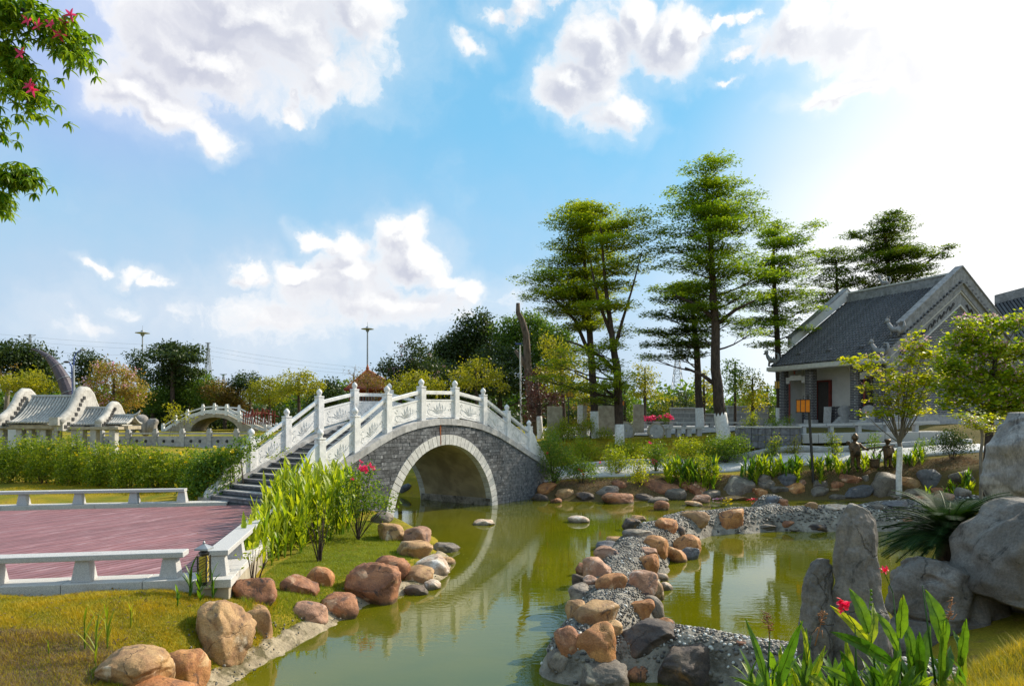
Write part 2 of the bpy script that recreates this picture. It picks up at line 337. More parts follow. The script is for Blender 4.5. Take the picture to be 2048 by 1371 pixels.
def rock_mat(name, c1, c2, c3, c4, sc=1., crack=.6, rnd=.12, rough=.7, layer=(1, 1, 1), cs=.9):
    """stone: patches of three colours, speckle, hairline cracks that also dent the surface"""
    m, g, b, out = base_mat(name); tc = g.add('ShaderNodeTexCoord'); oi = g.add('ShaderNodeObjectInfo')
    off = g.add('ShaderNodeCombineXYZ'); g.l.new(g.m('MULTIPLY', oi.outputs['Random'], 37.), off.inputs[0]); g.l.new(g.m('MULTIPLY', oi.outputs['Random'], 91.), off.inputs[2])
    v = g.v('MULTIPLY', g.v('ADD', tc.outputs['Object'], off.outputs[0]), layer); v = g.sc(v, sc)
    n1 = g.noise(v, 1.7, 8., .62, .8); n2 = g.noise(g.v('ADD', v, (3.1, 7.7, 1.9)), 2.6, 9., .7, 1.2); n3 = g.noise(g.v('ADD', v, (9.1, 2.7, 4.9)), 1.5, 6., .6, .6); n4 = g.noise(v, 34., 6., .7)
    c = g.mix(g.mr(n1, .38, .60), c1, c2); c = g.mix(g.mr(n2, .54, .66), c, c3); c = g.mix(g.m('MULTIPLY', g.mr(n3, .57, .66), .8), c, c4)
    vo = g.add('ShaderNodeTexVoronoi', feature='DISTANCE_TO_EDGE'); vo.inputs['Scale'].default_value = cs
    wv = g.v('ADD', v, g.sc(g.v('SUBTRACT', g.noise(v, 3., 5., .6, out=1), (.5, .5, .5)), .42))
    g.l.new(wv, vo.inputs['Vector']); ck = g.m('MULTIPLY', g.mr(vo.outputs['Distance'], .014, .0), g.mr(g.noise(v, 1.1, 2.), .46, .60))
    c = g.mix(g.m('MULTIPLY', ck, crack), c, tuple(x * .45 for x in c3))
    geo = g.add('ShaderNodeNewGeometry'); sz = g.add('ShaderNodeSeparateXYZ'); g.l.new(geo.outputs['Position'], sz.inputs[0])
    c = g.mix(g.mr(g.m('ADD', sz.outputs[2], g.m('MULTIPLY', g.m('SUBTRACT', n2, .5), .25)), -.80, -.87, 0., .75), c, (.05, .045, .02))
    h = g.add('ShaderNodeHueSaturation'); g.l.new(c, h.inputs['Color']); g.l.new(g.m('MULTIPLY', g.mr(n4, .25, .75, .72, 1.3), g.mr(oi.outputs['Random'], 0, 1, 1 - rnd, 1 + rnd, 'LINEAR')), h.inputs['Value'])
    g.l.new(h.outputs[0], b.inputs['Base Color']); g.l.new(g.mr(n2, .3, .7, rough - .12, rough + .12), b.inputs['Roughness']); b.inputs['Specular IOR Level'].default_value = .4
    ht = g.m('ADD', g.m('MULTIPLY', g.noise(v, 9., 9., .68, .4), .7), g.m('MULTIPLY', n4, .22)); ht = g.m('SUBTRACT', ht, g.m('MULTIPLY', ck, crack * .9))
    bn = g.add('ShaderNodeBump'); bn.inputs['Strength'].default_value = .8; bn.inputs['Distance'].default_value = .035; g.l.new(ht, bn.inputs['Height']); g.l.new(bn.outputs[0], b.inputs['Normal'])
    return m
for k, a, b_, c, d_ in [('orange', (.50, .24, .085), (.31, .13, .05), (.13, .07, .045), (.66, .44, .24)), ('tan', (.43, .265, .12), (.27, .15, .07), (.14, .09, .06), (.62, .50, .36)),
                    ('red', (.36, .155, .07), (.20, .085, .045), (.06, .045, .04), (.56, .36, .22)), ('pink', (.43, .245, .155), (.28, .15, .095), (.09, .07, .07), (.62, .50, .42)),
                    ('grey', (.22, .185, .15), (.13, .11, .09), (.07, .06, .055), (.36, .30, .22)), ('slate', (.15, .15, .165), (.09, .09, .10), (.045, .045, .05), (.26, .25, .25)),
                    ('dark', (.13, .095, .07), (.065, .05, .045), (.035, .03, .03), (.30, .16, .06)), ('pale', (.56, .46, .36), (.40, .29, .21), (.22, .15, .12), (.74, .70, .66))]:
    RK[k] = rock_mat(k + '_boulder', a, b_, c, d_, 1.5, .45)
M['rockery'] = rock_mat('rockery_grey', (.21, .19, .17), (.13, .115, .10), (.06, .055, .05), (.27, .22, .17), .9, .55, .05, .85, cs=.8)
M['rockery_pale'] = rock_mat('rockery_pale', (.31, .29, .27), (.20, .185, .17), (.085, .08, .08), (.39, .36, .32), .9, .6, .05, .85, (1, 1, .4), cs=.8)
M['pebble_dark'] = mat('dark_pebble', (.12, .12, .125), (.06, .06, .065), 5, .5, 0)
def pebble_mat():
    m, g, b, out = base_mat('pebbles'); at = g.add('ShaderNodeAttribute', attribute_name='tint'); t = at.outputs['Fac']
    c = g.mix(g.mr(t, 0., .8, interp='LINEAR'), (.045, .045, .05), (.20, .18, .145)); c = g.mix(g.mr(t, .86, .9), c, (.55, .54, .50))
    g.l.new(c, b.inputs['Base Color']); b.inputs['Roughness'].default_value = .6; return m
M['pebbles'] = pebble_mat()
L = {}
L['tree'] = leaf_mat('leaf_umbrella_tree', (.07, .15, .015), (.24, .31, .02), .6)
L['tree_olive'] = leaf_mat('leaf_umbrella_tree_olive', (.085, .16, .012), (.29, .32, .02), .6)
L['tree_dark'] = leaf_mat('leaf_umbrella_tree_dark', (.045, .10, .015), (.15, .20, .02), .5)
L['dark'] = leaf_mat('leaf_dark_evergreen', (.018, .042, .012), (.06, .09, .02), .3)
L['mid'] = leaf_mat('leaf_mid_green', (.04, .10, .012), (.13, .20, .02), .42)
L['yellow'] = leaf_mat('leaf_yellow_green', (.12, .15, .012), (.32, .30, .02), .5)
L['autumn'] = leaf_mat('leaf_orange_pink', (.17, .19, .03), (.34, .19, .05), .4, c3=(.55, .16, .22))
L['brown'] = leaf_mat('leaf_rusty', (.11, .09, .02), (.20, .12, .025), .35)
L['maroon'] = leaf_mat('leaf_maroon', (.05, .025, .02), (.10, .04, .03), .25, tcol=(1.6, 1., .8))
L['hedge'] = leaf_mat('leaf_hedge', (.07, .14, .012), (.28, .32, .02), .5)
L['shrub'] = leaf_mat('leaf_shrub', (.10, .18, .015), (.36, .38, .02), .5)
L['rose'] = leaf_mat('leaf_rose', (.045, .12, .015), (.20, .27, .02), .42)
L['orchid'] = leaf_mat('leaf_orchid_tree', (.16, .24, .01), (.42, .40, .015), .55, c3=(.62, .2, .03))
L['orchid_dark'] = leaf_mat('leaf_orchid_tree_green', (.08, .17, .015), (.38, .42, .02), .55)
L['canna'] = leaf_mat('leaf_canna', (.04, .12, .012), (.13, .24, .02), .42, .4, spec=.45, mottle=.8)
L['canna_lit'] = leaf_mat('leaf_canna_yellow', (.15, .26, .015), (.40, .44, .03), .5, .42, spec=.4, mottle=.5)
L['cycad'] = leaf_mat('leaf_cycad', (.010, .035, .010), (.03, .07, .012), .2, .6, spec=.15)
L['grass'] = leaf_mat('grass_blade', (.15, .20, .010), (.56, .40, .02), .4, .6, tcol=(1.5, 1.3, .6))
L['grass_green'] = leaf_mat('grass_blade_green', (.11, .19, .012), (.30, .32, .02), .4, .6, tcol=(1.5, 1.4, .6))
L['dry'] = leaf_mat('dry_grass_blade', (.13, .09, .07), (.28, .19, .10), .3, .7, tcol=(1.1, 1., .8))
L['fl_red'] = leaf_mat('petal_red', (.75, .01, .04), (.80, .03, .12), .35, tcol=(1.3, 1, 1.2))
L['fl_pink'] = leaf_mat('petal_pink', (.72, .30, .45), (.85, .62, .70), .35, tcol=(1.1, 1, 1.1))
L['fl_mag'] = leaf_mat('petal_magenta', (.75, .03, .10), (.80, .08, .25), .35, tcol=(1.3, 1, 1.2))
L['fl_yel'] = leaf_mat('petal_yellow', (.80, .62, .01), (.85, .7, .03), .35, tcol=(1.1, 1., .7))

# ---------------------------------------------------------------- terrain and pond
def smooth(t): t = np.clip(t, 0, 1); return t * t * (3 - 2 * t)
WZ = -.9
SH = [G(*q, WZ)[:2] for q in [(430, 1390), (520, 1332), (600, 1290), (690, 1238), (740, 1205), (800, 1190), (858, 1178), (898, 1150), (905, 1110), (880, 1075), (840, 1055), (785, 1043)]]
SH += [(-7.5, 25.4), (-13, 29.5), (-20, 33), (-16, 38), (-9, 33.6), (-4.4, 30.2)]
SH += [G(*q, WZ)[:2] for q in [(984, 1008), (1060, 998), (1150, 1003), (1250, 1004), (1330, 1000), (1420, 998), (1500, 1000), (1560, 1000), (1650, 999), (1760, 1003), (1850, 1006), (1960, 1010)]]
SH += [(19, 25), (15, 20.5), (11, 17.7), (8.4, 14.8), (6.3, 11.6), (5.0, 9.3), (4.6, 8.2), (4.2, 7.0), (3.0, 6.2), (1.0, 6.0), (-1, 6.0), (-2.7, 6.6), (-2.95, 7.4)]
SHA = np.array(SH)
def sdf(x, y, poly):
    """signed distance to a polygon, negative inside"""
    x = np.asarray(x, float); y = np.asarray(y, float)
    d = np.full(x.shape, 1e9); ins = np.zeros(x.shape, bool); n = len(poly)
    for i in range(n):
        ax, ay = poly[i]; bx, by = poly[(i + 1) % n]
        ex, ey = bx - ax, by - ay; t = np.clip(((x - ax) * ex + (y - ay) * ey) / (ex * ex + ey * ey), 0, 1)
        d = np.minimum(d, (x - ax - t * ex) ** 2 + (y - ay - t * ey) ** 2)
        c = ((ay > y) != (by > y)); ins ^= c & (x < (bx - ax) * (y - ay) / ((by - ay) if by != ay else 1e-9) + ax)
    d = np.sqrt(d); return np.where(ins, -d, d)
def DP(px, py, Y): return D(px, py, Y)
CP = [DP(1120, 950, 31.5), DP(1300, 940, 32), DP(1500, 935, 32), DP(1700, 930, 31), DP(1900, 905, 31), DP(2020, 895, 31),
      DP(1120, 972, 29.8), DP(1250, 965, 30), DP(1400, 958, 30), DP(1550, 955, 29.8), DP(1700, 950, 29.5), DP(1850, 945, 28.8), DP(1960, 940, 27),
      DP(1240, 886, 38), DP(1300, 880, 39), DP(1440, 868, 40), DP(1110, 892, 37), DP(1150, 918, 34.5), DP(1300, 918, 34.5), DP(1450, 912, 34.5),
      DP(1540, 888, 34.5), DP(1750, 885, 34), DP(1900, 875, 34), DP(1650, 908, 33), DP(1700, 858, 36.5), DP(1900, 858, 35),
      (5, 45, 1.75), (12, 46, 1.9), (20, 42, 2.25), (26, 42, 2.3), (20, 36, 2.2), (26, 34, 2.1), (5, 60, 2.), (20, 60, 2.1), (30, 50, 2.2), (35, 30, 1.6),
      (0, 3, -.2), (1, 5, -.75), (2, 5.6, -.75), (2.2, 4.4, -.3), (3.3, 4.4, .62), (2.4, 4.3, .45), (2.2, 5.5, -.5), (4.1, 5.5, .58), (5, 5, .75), (3.6, 6.3, -.3), (4.8, 6.9, -.1), (5.6, 7.6, -.2), (7, 9, -.1), (10, 13.5, .1), (14, 18, .5), (18, 22, .7), (9, 5, 1.), (8, 0, 1.), (-3, 0, .3),
      (-1, 5, -.75), (-2.5, 4.5, -.5), (-3.6, 6.4, -.45), (-4.8, 6.4, -.2), (-6, 7, -.08), (-9, 7, .0), (-12, 8, .0), (-5.0, 9.35, -.05), (-7, 9.6, -.03), (-10, 9.7, -.03), (-5.0, 10, -.1), (-7, 10.4, -.3), (-11, 10.6, -.3), (-4.2, 9.4, -.28), (-5.2, 8.7, -.07),
      (-9, 14, -.3), (-13, 14, -.3), (-9, 19, -.3), (-13, 19, -.3), (-7.2, 14, -.3), (-6.4, 12, -.35),
      (-4.6, 12, -.45), (-4, 14, -.5), (-5.2, 16.5, -.35), (-5.9, 19.2, -.15), (-3.6, 17, -.6), (-4.6, 20.5, -.45),
      (-9, 23, .0), (-12, 23, .0), (-16, 22, .0), (-20, 20, .0), (-14, 27, .05), (-20, 27, .05), (-25, 30, .2), (-18, 36, .5), (-26, 42, .8), (-18, 47, .7), (-10, 45, .8), (-4, 38, .3), (-1, 33, .0), (2, 33.5, .1),
      (-20, 60, 1.5), (-30, 60, 1.5), (-5, 60, 1.7), (-10, 80, 1.9), (-40, 80, 1.8), (10, 80, 2.), (40, 80, 2.1), (60, 50, 2.1), (-60, 50, 1.6), (0, 140, 2.1), (-90, 120, 2.1), (90, 120, 2.1),
      (-60, 0, .3), (60, 0, 1.3), (0, -60, .9), (0, 400, 2.), (400, 0, 2.), (-400, 0, 2.), (0, -400, 2.), (0, 1500, 2.), (1500, 0, 2), (-1500, 0, 2), (0, -1500, 2)]
CPA = np.array(CP)
_n = len(CPA); _A = np.zeros((_n + 1, _n + 1)); _d = np.sqrt(((CPA[:, None, :2] - CPA[None, :, :2]) ** 2).sum(2) + .25)
_A[:_n, :_n] = _d - np.eye(_n) * .03; _A[_n, :_n] = _A[:_n, _n] = 1; LW = np.linalg.solve(_A, np.append(CPA[:, 2], 0))
def land(x, y):
    x = np.asarray(x, float); y = np.asarray(y, float); z = np.full(x.shape, LW[-1])
    for (cx, cy, _), w in zip(CPA, LW): z = z + w * np.sqrt((x - cx) ** 2 + (y - cy) ** 2 + .25)
    return z
def terr(x, y):
    d = sdf(x, y, SH); l = land(x, y)
    wob = .03 * np.sin(x * 2.1 + np.sin(y * 1.3)) * np.cos(y * 1.7 + .6 * x)
    bank = np.where(y > 24, 1.3, .95)
    z = np.where(d < 0, WZ - .03 - .5 * np.minimum(-d, 1.8), WZ - .03 + (l + wob - WZ + .03) * smooth((d + .05) / bank))
    return z
def seg_axis(parts):
    a = []
    for (s, e, n) in parts: a += list(np.linspace(s, e, n, endpoint=False))
    return np.array(a + [parts[-1][1]])
gx = seg_axis([(-1500, -200, 10), (-200, -40, 22), (-40, -16, 40), (-16, 16, 190), (16, 40, 50), (40, 200, 22), (200, 1500, 10)])
gy = seg_axis([(-1500, -60, 8), (-60, 0, 12), (0, 24, 170), (24, 50, 120), (50, 120, 40), (120, 1600, 24)])
XX, YY = np.meshgrid(gx, gy, indexing='ij'); ZZ = terr(XX, YY)
def grid_faces(nx, ny):
    i, j = np.meshgrid(np.arange(nx - 1), np.arange(ny - 1), indexing='ij'); a = (i * ny + j).ravel()
    return np.stack([a, a + ny, a + ny + 1, a + 1], 1)
def ground_mat():
    m, g, b, out = base_mat('lawn_and_soil'); tc = g.add('ShaderNodeTexCoord'); v = tc.outputs['Object']
    n1 = g.noise(v, .45, 6., .65, .5); n2 = g.noise(v, 5., 8., .7); n3 = g.noise(v, 40., 4., .7)
    c = g.mix(g.mr(n1, .38, .62), (.30, .225, .02), (.15, .16, .016))
    c = g.mix(g.mr(n2, .52, .72), c, (.22, .14, .04))
    # bare purplish patch by the lower left boulders, bare soil on the far bank
    sp = g.add('ShaderNodeSeparateXYZ'); g.l.new(v, sp.inputs[0]); x, y = sp.outputs[0], sp.outputs[1]
    wob = g.m('MULTIPLY', g.m('SUBTRACT', n2, .5), 1.2)
    r = g.m('ADD', g.v('LENGTH', g.v('MULTIPLY', g.v('SUBTRACT', v, (-5.3, 7.3, 0)), (.75, 1., 0)), out=1), wob)
    c = g.mix(g.mr(r, 1.35, .8), c, (.17, .115, .10))
    soil = g.m('MULTIPLY', g.mr(g.m('ADD', y, wob), 27.6, 28.2), g.mr(g.m('ADD', y, wob), 31., 30.3)); soil = g.m('MULTIPLY', soil, g.mr(x, -1., .5))
    c = g.mix(g.m('MULTIPLY', soil, .85), c, (.10, .07, .04))
    hill = g.m('MULTIPLY', g.mr(g.m('ADD', x, wob), 12.5, 14.), g.mr(y, 30.5, 31.5)); c = g.mix(g.m('MULTIPLY', hill, .8), c, (.09, .075, .035))  # shade on the right-hand hillside, put into the ground colour
    h = g.add('ShaderNodeHueSaturation'); g.l.new(c, h.inputs['Color']); g.l.new(g.mr(n3, .2, .8, .6, 1.4), h.inputs['Value'])
    g.l.new(h.outputs[0], b.inputs['Base Color']); b.inputs['Roughness'].default_value = .95; b.inputs['Specular IOR Level'].default_value = .1
    bn = g.add('ShaderNodeBump'); bn.inputs['Strength'].default_value = .8; bn.inputs['Distance'].default_value = .05
    g.l.new(g.noise(v, 18., 8., .75), bn.inputs['Height']); g.l.new(bn.outputs[0], b.inputs['Normal']); return m
M['ground'] = ground_mat()
tag(mk('ground', np.stack([XX, YY, ZZ], -1), grid_faces(len(gx), len(gy)), M['ground'], smooth=True), kind='structure')
def water_mat():
    m, g, b, out = base_mat('murky_green_water'); tc = g.add('ShaderNodeTexCoord'); v = tc.outputs['Object']
    n = g.noise(v, .25, 4., .5, .3)
    g.l.new(g.mix(g.mr(n, .35, .65), (.115, .112, .002), (.075, .085, .003)), b.inputs['Base Color'])
    b.inputs['Roughness'].default_value = .015; b.inputs['IOR'].default_value = 1.5; b.inputs['Specular IOR Level'].default_value = .6
    w1 = g.noise(g.v('MULTIPLY', v, (1., 2.6, 1.)), 2.4, 3., .5, .6); w2 = g.noise(g.v('MULTIPLY', v, (1., 2.2, 1.)), 11., 2., .5, .4)
    calm = g.mr(g.noise(v, .35, 2.), .35, .7, .35, 1.)
    hgt = g.m('MULTIPLY', g.m('ADD', w1, g.m('MULTIPLY', w2, .12)), calm)
    # ring ripples where something touched the surface
    for (cx, cy, rr) in [G(880, 1205, WZ), G(1090, 1240, WZ)]:
        ln = g.v('LENGTH', g.v('SUBTRACT', v, (cx, cy, WZ)), out=1)
        hgt = g.m('ADD', hgt, g.m('MULTIPLY', g.m('MULTIPLY', g.m('SINE', g.m('MULTIPLY', ln, 42.)), .10), g.mr(ln, 1.1, .1)))
    bn = g.add('ShaderNodeBump'); bn.inputs['Strength'].default_value = .11; bn.inputs['Distance'].default_value = .022
    g.l.new(hgt, bn.inputs['Height']); g.l.new(bn.outputs[0], b.inputs['Normal']); return m
M['water'] = water_mat()
tag(mk('pond_water', [(-24, 6, WZ), (22, 6, WZ), (22, 40, WZ), (-24, 40, WZ)], [(0, 1, 2, 3)], M['water']), kind='structure')

# concrete lip along the near left shore
def ribbon(pts, offs, zf, name, m, kind='structure', thick=.12):
    pts = np.array(pts); v = []; n = len(pts)
    for i in range(n):
        t = pts[min(i + 1, n - 1)] - pts[max(i - 1, 0)]; t /= np.linalg.norm(t); nn = np.array([-t[1], t[0]])
        for o in offs:
            q = pts[i] + nn * o; v.append((q[0], q[1], zf(q[0], q[1], o)))
    k = len(offs); f = [(i * k + j, (i + 1) * k + j, (i + 1) * k + j + 1, i * k + j + 1) for i in range(n - 1) for j in range(k - 1)]
    o = mk(name, v, f, m, smooth=True); o['kind'] = kind
    s = o.modifiers.new('t', 'SOLIDIFY'); s.thickness = thick; s.offset = -1; return o
lip = []
for i in range(0, 8):
    a, b = np.array(SH[i]), np.array(SH[i + 1])
    for t in np.linspace(0, 1, 16, endpoint=False): lip.append(a + (b - a) * t)
lip = np.array(lip); ker = np.ones(7) / 7
lip = np.stack([np.convolve(np.pad(lip[:, k], 3, 'edge'), ker, 'valid') for k in (0, 1)], 1)
ribbon(lip, [-.10, -.03, .06, .16, .26, .36, .44], lambda x, y, o: WZ - .03 + .20 * float(smooth((o + .10) / .5)) + .03 * noise.noise(Vector((x * 5, y * 5, 0))) + .02 * noise.noise(Vector((x * 14, y * 14, 3))) - (.12 if o > .4 else 0), 'concrete_edging', M['lip'])

# far path with its low kerb
pc = [D(1075, 945, 31.2), D(1150, 944, 31.8), D(1300, 941, 32.2), D(1450, 938, 32.4), D(1600, 934, 32.3), D(1750, 929, 32.), D(1880, 917, 31.6), D(1990, 905, 31.2)]
pp = []
for a, b in zip(pc, pc[1:]):
    for t in np.linspace(0, 1, 8, endpoint=False): pp.append(np.array(a[:2]) * (1 - t) + np.array(b[:2]) * t)
ribbon(pp, [-.85, -.3, .3, .85], lambda x, y, o: float(terr(x, y)) + .07, 'path', M['path'])
kerb = ribbon([q + np.array([0, 1.15]) for q in pp], [-.12, .12], lambda x, y, o: float(terr(x, y)) + .24, 'kerb', M['grey_stone'], thick=.45)
plz = [(2.5, 40.5), (9, 41), (14, 40.5), (17, 38), (19, 35.2), (28, 36), (30, 60), (2, 62)]
PZ = lambda x, y: float(land(x, y)) + .05
ax = np.linspace(2.5, 17.0, 30); ay = np.linspace(41.0, 58, 24); AX, AY = np.meshgrid(ax, ay, indexing='ij')
tag(mk('plaza_paving', np.stack([AX, AY, terr(AX, AY) + .06], -1), grid_faces(30, 24), M['plaza'], smooth=True), kind='structure')

# ---------------------------------------------------------------- timber deck
DK0 = np.array(G(380, 1155, 0)[:2]); DK1 = np.array(G(545, 1008, 0)[:2])      # right edge, near to far
ed = (DK1 - DK0) / np.linalg.norm(DK1 - DK0); en = np.array([-ed[1], ed[0]])   # en points left
LEN = float(np.linalg.norm(DK1 - DK0)); WID = 15.
def dk(a, b, z=0.): q = DK0 + ed * a + en * b; return (q[0], q[1], z)
def clip_poly(poly, n, c):
    """keep n.p <= c"""
    out = []
    for i in range(len(poly)):
        p, q = poly[i], poly[(i + 1) % len(poly)]; dp, dq = n[0] * p[0] + n[1] * p[1] - c, n[0] * q[0] + n[1] * q[1] - c
        if dp <= 0: out.append(p)
        if (dp < 0 < dq) or (dq < 0 < dp): t = dp / (dp - dq); out.append((p[0] + (q[0] - p[0]) * t, p[1] + (q[1] - p[1]) * t))
    return out
deck = empty('timber_deck', dk(LEN / 2, 4), 'dusty red timber deck of diagonal boards framed by pale stone benches', 'deck')
ang = math.radians(39.5); bd = (math.cos(ang), -math.sin(ang)); bn_ = (math.sin(ang), math.cos(ang))   # board direction / normal in (a, b)
BW = .172
mk('deck_base', [dk(0, 0, -.06), dk(LEN, 0, -.06), dk(LEN, WID, -.06), dk(0, WID, -.06)], [(0, 1, 2, 3)], M['mortar'], deck)
k0 = int((0) / BW) - 1; k1 = int((LEN * bn_[0] + WID * bn_[1]) / BW) + 1
for k in range(k0, k1):
    c0 = k * BW + .017; c1 = (k + 1) * BW - .017
    poly = [(0, 0), (LEN, 0), (LEN, WID), (0, WID)]
    poly = clip_poly(poly, (-bn_[0], -bn_[1]), -c0); poly = clip_poly(poly, bn_, c1) if len(poly) > 2 else poly
    if len(poly) < 3: continue
    dz = random.uniform(-.003, .003)
    MB().prism(poly, lambda a, b: dk(a, b, -.04 + dz), lambda a, b: dk(a, b, dz)).build('board', M['plank'], deck)

def bench_part(e, a0, b0, a1, b1, legs, name_seat='seat_slab', seat_w=.32, z0=0., zt=.45, splits=(), lm=None, inset=0):
    """stone bench in deck coordinates from (a0, b0) to (a1, b1)"""
    s = np.array((a0, b0), float); t = np.array((a1, b1), float); L_ = np.linalg.norm(t - s); u = (t - s) / L_; n = np.array((-u[1], u[0]))
    def fr(x, y, z): q = s + u * x + n * y; return dk(q[0], q[1], z)
    cuts = [0] + list(splits) + [L_]
    for c0, c1 in zip(cuts, cuts[1:]):
        bevel(MB().box(c0 + .004, c1 - .004, -seat_w / 2, seat_w / 2, zt - .085, zt, fr).build(name_seat, M['bench_stone'], e), .012)
    for x in legs:
        w0, w1 = .135, .09; h0, h1 = seat_w / 2 - .02, seat_w / 2 - .06
        v = [fr(x + sx * w, sy * h, z) for (w, h, z) in ((w0, h0, z0), (w1, h1, zt - .09)) for sx, sy in ((-1, -1), (1, -1), (1, 1), (-1, 1))]
        bevel(mk('leg', v, [(3, 2, 1, 0), (4, 5, 6, 7), (0, 1, 5, 4), (1, 2, 6, 5), (2, 3, 7, 6), (3, 0, 4, 7)], M['bench_stone'], e), .008)
def deck_ab(px, py, z=0.):
    q = np.array(G(px, py, z)[:2]) - DK0; return float(q @ ed), float(q @ en)
nb = empty('stone_bench', dk(.2, 4), 'long pale granite bench along the near edge of the red deck', 'bench', 'stone benches round the deck')
a0, b0 = deck_ab(372, 1100, .45); a1, b1 = deck_ab(-320, 1122, .45)
Ln = math.hypot(a1 - a0, b1 - b0)
bench_part(nb, a0 + .02, b0, a1, b1, [.22, 1.42, 2.62, 3.9, 5.2][:5], splits=(2.75, 5.0), z0=.05)
rb = empty('stone_bench', dk(4, 0), 'sunlit granite bench running from the lantern towards the stairs', 'bench', 'stone benches round the deck')
a2, b2 = deck_ab(434, 1100, .45); a3, b3 = deck_ab(552, 1003, .45)
bench_part(rb, a2, b2, a3, b3, [.12, 1.5, 3.0, 4.5, 6.0, 7.5, 8.6], splits=(2.6, 5.4), z0=.06)
fb = empty('stone_bench', dk(LEN, 6), 'far granite bench in front of the back lawn and hedge', 'bench', 'stone benches round the deck')
a4, b4 = deck_ab(372, 976, .45); a5, b5 = deck_ab(-260, 986, .45)
bench_part(fb, a4, b4, a5, b5, [.1, 1.42, 2.9, 4.35, 5.8, 7.3, 8.8], splits=(3.6, 7.6), z0=.05)
# kerb stones under the benches
ke = empty('deck_kerb', dk(0, 3), 'pale stone kerb carrying the near bench and the deck edge', 'kerb')
sgn = np.array((a1 - a0, b1 - b0)) / Ln; nrm = np.array((-sgn[1], sgn[0]))
def kfr(x, y, z): q = np.array((a0, b0)) + sgn * x + nrm * y; return dk(q[0], q[1], z)
for i in range(8):
    bevel(MB().box(-.55 + i * 1.1 + .004, .55 + i * 1.1 - .004, -.30, .22, -.25, .05, kfr).build('kerb_stone', M['kerb_stone'], ke), .01)
Lr = math.hypot(a3 - a2, b3 - b2); s2 = np.array((a3 - a2, b3 - b2)) / Lr; n2 = np.array((-s2[1], s2[0]))
def rfr(x, y, z): q = np.array((a2, b2)) + s2 * x + n2 * y; return dk(q[0], q[1], z)
for i in range(9):
    bevel(MB().box(-.26 + i * 1.05 + .004, .79 + i * 1.05 - .004, -.25, .30, -.07, .058, rfr).build('kerb_stone', M['kerb_stone'], ke), .01)
MB().box(-.22, 8.95, -.21, .2, -1.0, -.07, rfr).build('retaining_wall', M['concrete'], ke)
for i in range(12):
    q0, q1 = deck_ab(372, 1001, 0)
s4 = np.array((a5 - a4, b5 - b4)); s4 /= np.linalg.norm(s4); n4 = np.array((-s4[1], s4[0]))
def ffr(x, y, z): q = np.array((a4, b4)) + s4 * x + n4 * y; return dk(q[0], q[1], z)
for i in range(9): MB().box(-1.2 + i * 1.2 + .004, i * 1.2 - .004, -.28, .28, -.3, .045, ffr).build('kerb_stone', M['kerb_stone'], ke)

# bollard lantern with bamboo lattice
lx, ly = D(408, 1160, 10.0)[:2]
lan = empty('bollard_lantern', (lx, ly, .05), 'short square garden lantern with yellow cracked-pattern panels at the deck corner', 'lantern')
hw = .064
MB().box(lx - .08, lx + .08, ly - .08, ly + .08, .03, .08).build('base', M['dark_metal'], lan)
MB().box(lx - hw + .012, lx + hw - .012, ly - hw + .012, ly + hw - .012, .06, .45).build('glowing_panel', M['bamboo'], lan)  # plain yellow resin, gives off no light
fm = MB()
for sx in (-1, 1):
    for sy in (-1, 1): fm.box(lx + sx * hw - .009, lx + sx * hw + .009, ly + sy * hw - .009, ly + sy * hw + .009, .06, .46)
rr = random.Random(3)
for face in range(4):
    def fp(s, z, face=face):
        return [(lx + s, ly - hw + .006, z), (lx + s, ly + hw - .006, z), (lx - hw + .006, ly + s, z), (lx + hw - .006, ly + s, z)][face]
    for i in range(8):
        z = .07 + i * .045; s0 = rr.uniform(-.05, .0); s1 = rr.uniform(.0, .05)
        fm.tube([fp(s0 if i % 2 else -hw, z), fp(s1, z + .05), fp(hw if i % 2 else .02, z + rr.uniform(.02, .09))], .004, 4)
fm.build('lattice_frame', M['dark_metal'], lan)
MB().lathe((lx, ly, .46), [(.065, 0), (.085, .03), (.08, .05), (.055, .06), (.06, .09)], 4).build('neck', M['dark_metal'], lan)
cap = MB().prism([(-.10, -.10), (.10, -.10), (.10, .10), (-.10, .10)], lambda a, b: (lx + a, ly + b, .545), lambda a, b: (lx + a * .97, ly + b * .97, .57))
cap.prism([(-.097, -.097), (.097, -.097), (.097, .097), (-.097, .097)], lambda a, b: (lx + a, ly + b, .57), lambda a, b: (lx + a * .12, ly + b * .12, .63))
cap.build('cap', M['galv'], lan); MB().lathe((lx, ly, .63), [(.018, 0), (.02, .02), (.004, .045)], 8).build('finial', M['galv'], lan)

# ---------------------------------------------------------------- arch bridge
Lf = np.array(G(785, 1043, WZ)[:2]); Rf = np.array(G(984, 1010, WZ)[:2]); BM = (Lf + Rf) / 2
bu = (Rf - Lf) / np.linalg.norm(Rf - Lf); bp = np.array([-bu[1], bu[0]]); BWID = 3.8
def B3(u, v, z): q = BM + bu * u + bp * v; return (q[0], q[1], z)
PU = [-7.35, -5.43, -4.19, -3.01, -2.1, -1.33, -.43, .53, 1.3, 2.22, 3.2, 4.32, 5.5, 6.75, 8.2]
PZ_ = [.10, .96, 1.52, 2.05, 2.33, 2.48, 2.56, 2.55, 2.48, 2.33, 2.05, 1.62, 1.15, .66, .08]
def ztop(u): return float(np.interp(u, PU, PZ_))
AR, AZ = 2.79, -1.18
brg = empty('arch_bridge', B3(0, BWID / 2, 0), 'white balustraded arch bridge of dark brick over the pond', 'bridge')
us = sorted(set(list(np.linspace(-7.35, 8.2, 60)) + [AR * math.sin(a) for a in np.linspace(-math.pi / 2, math.pi / 2, 41)]))
v = []; f = []
RO = AR + .36
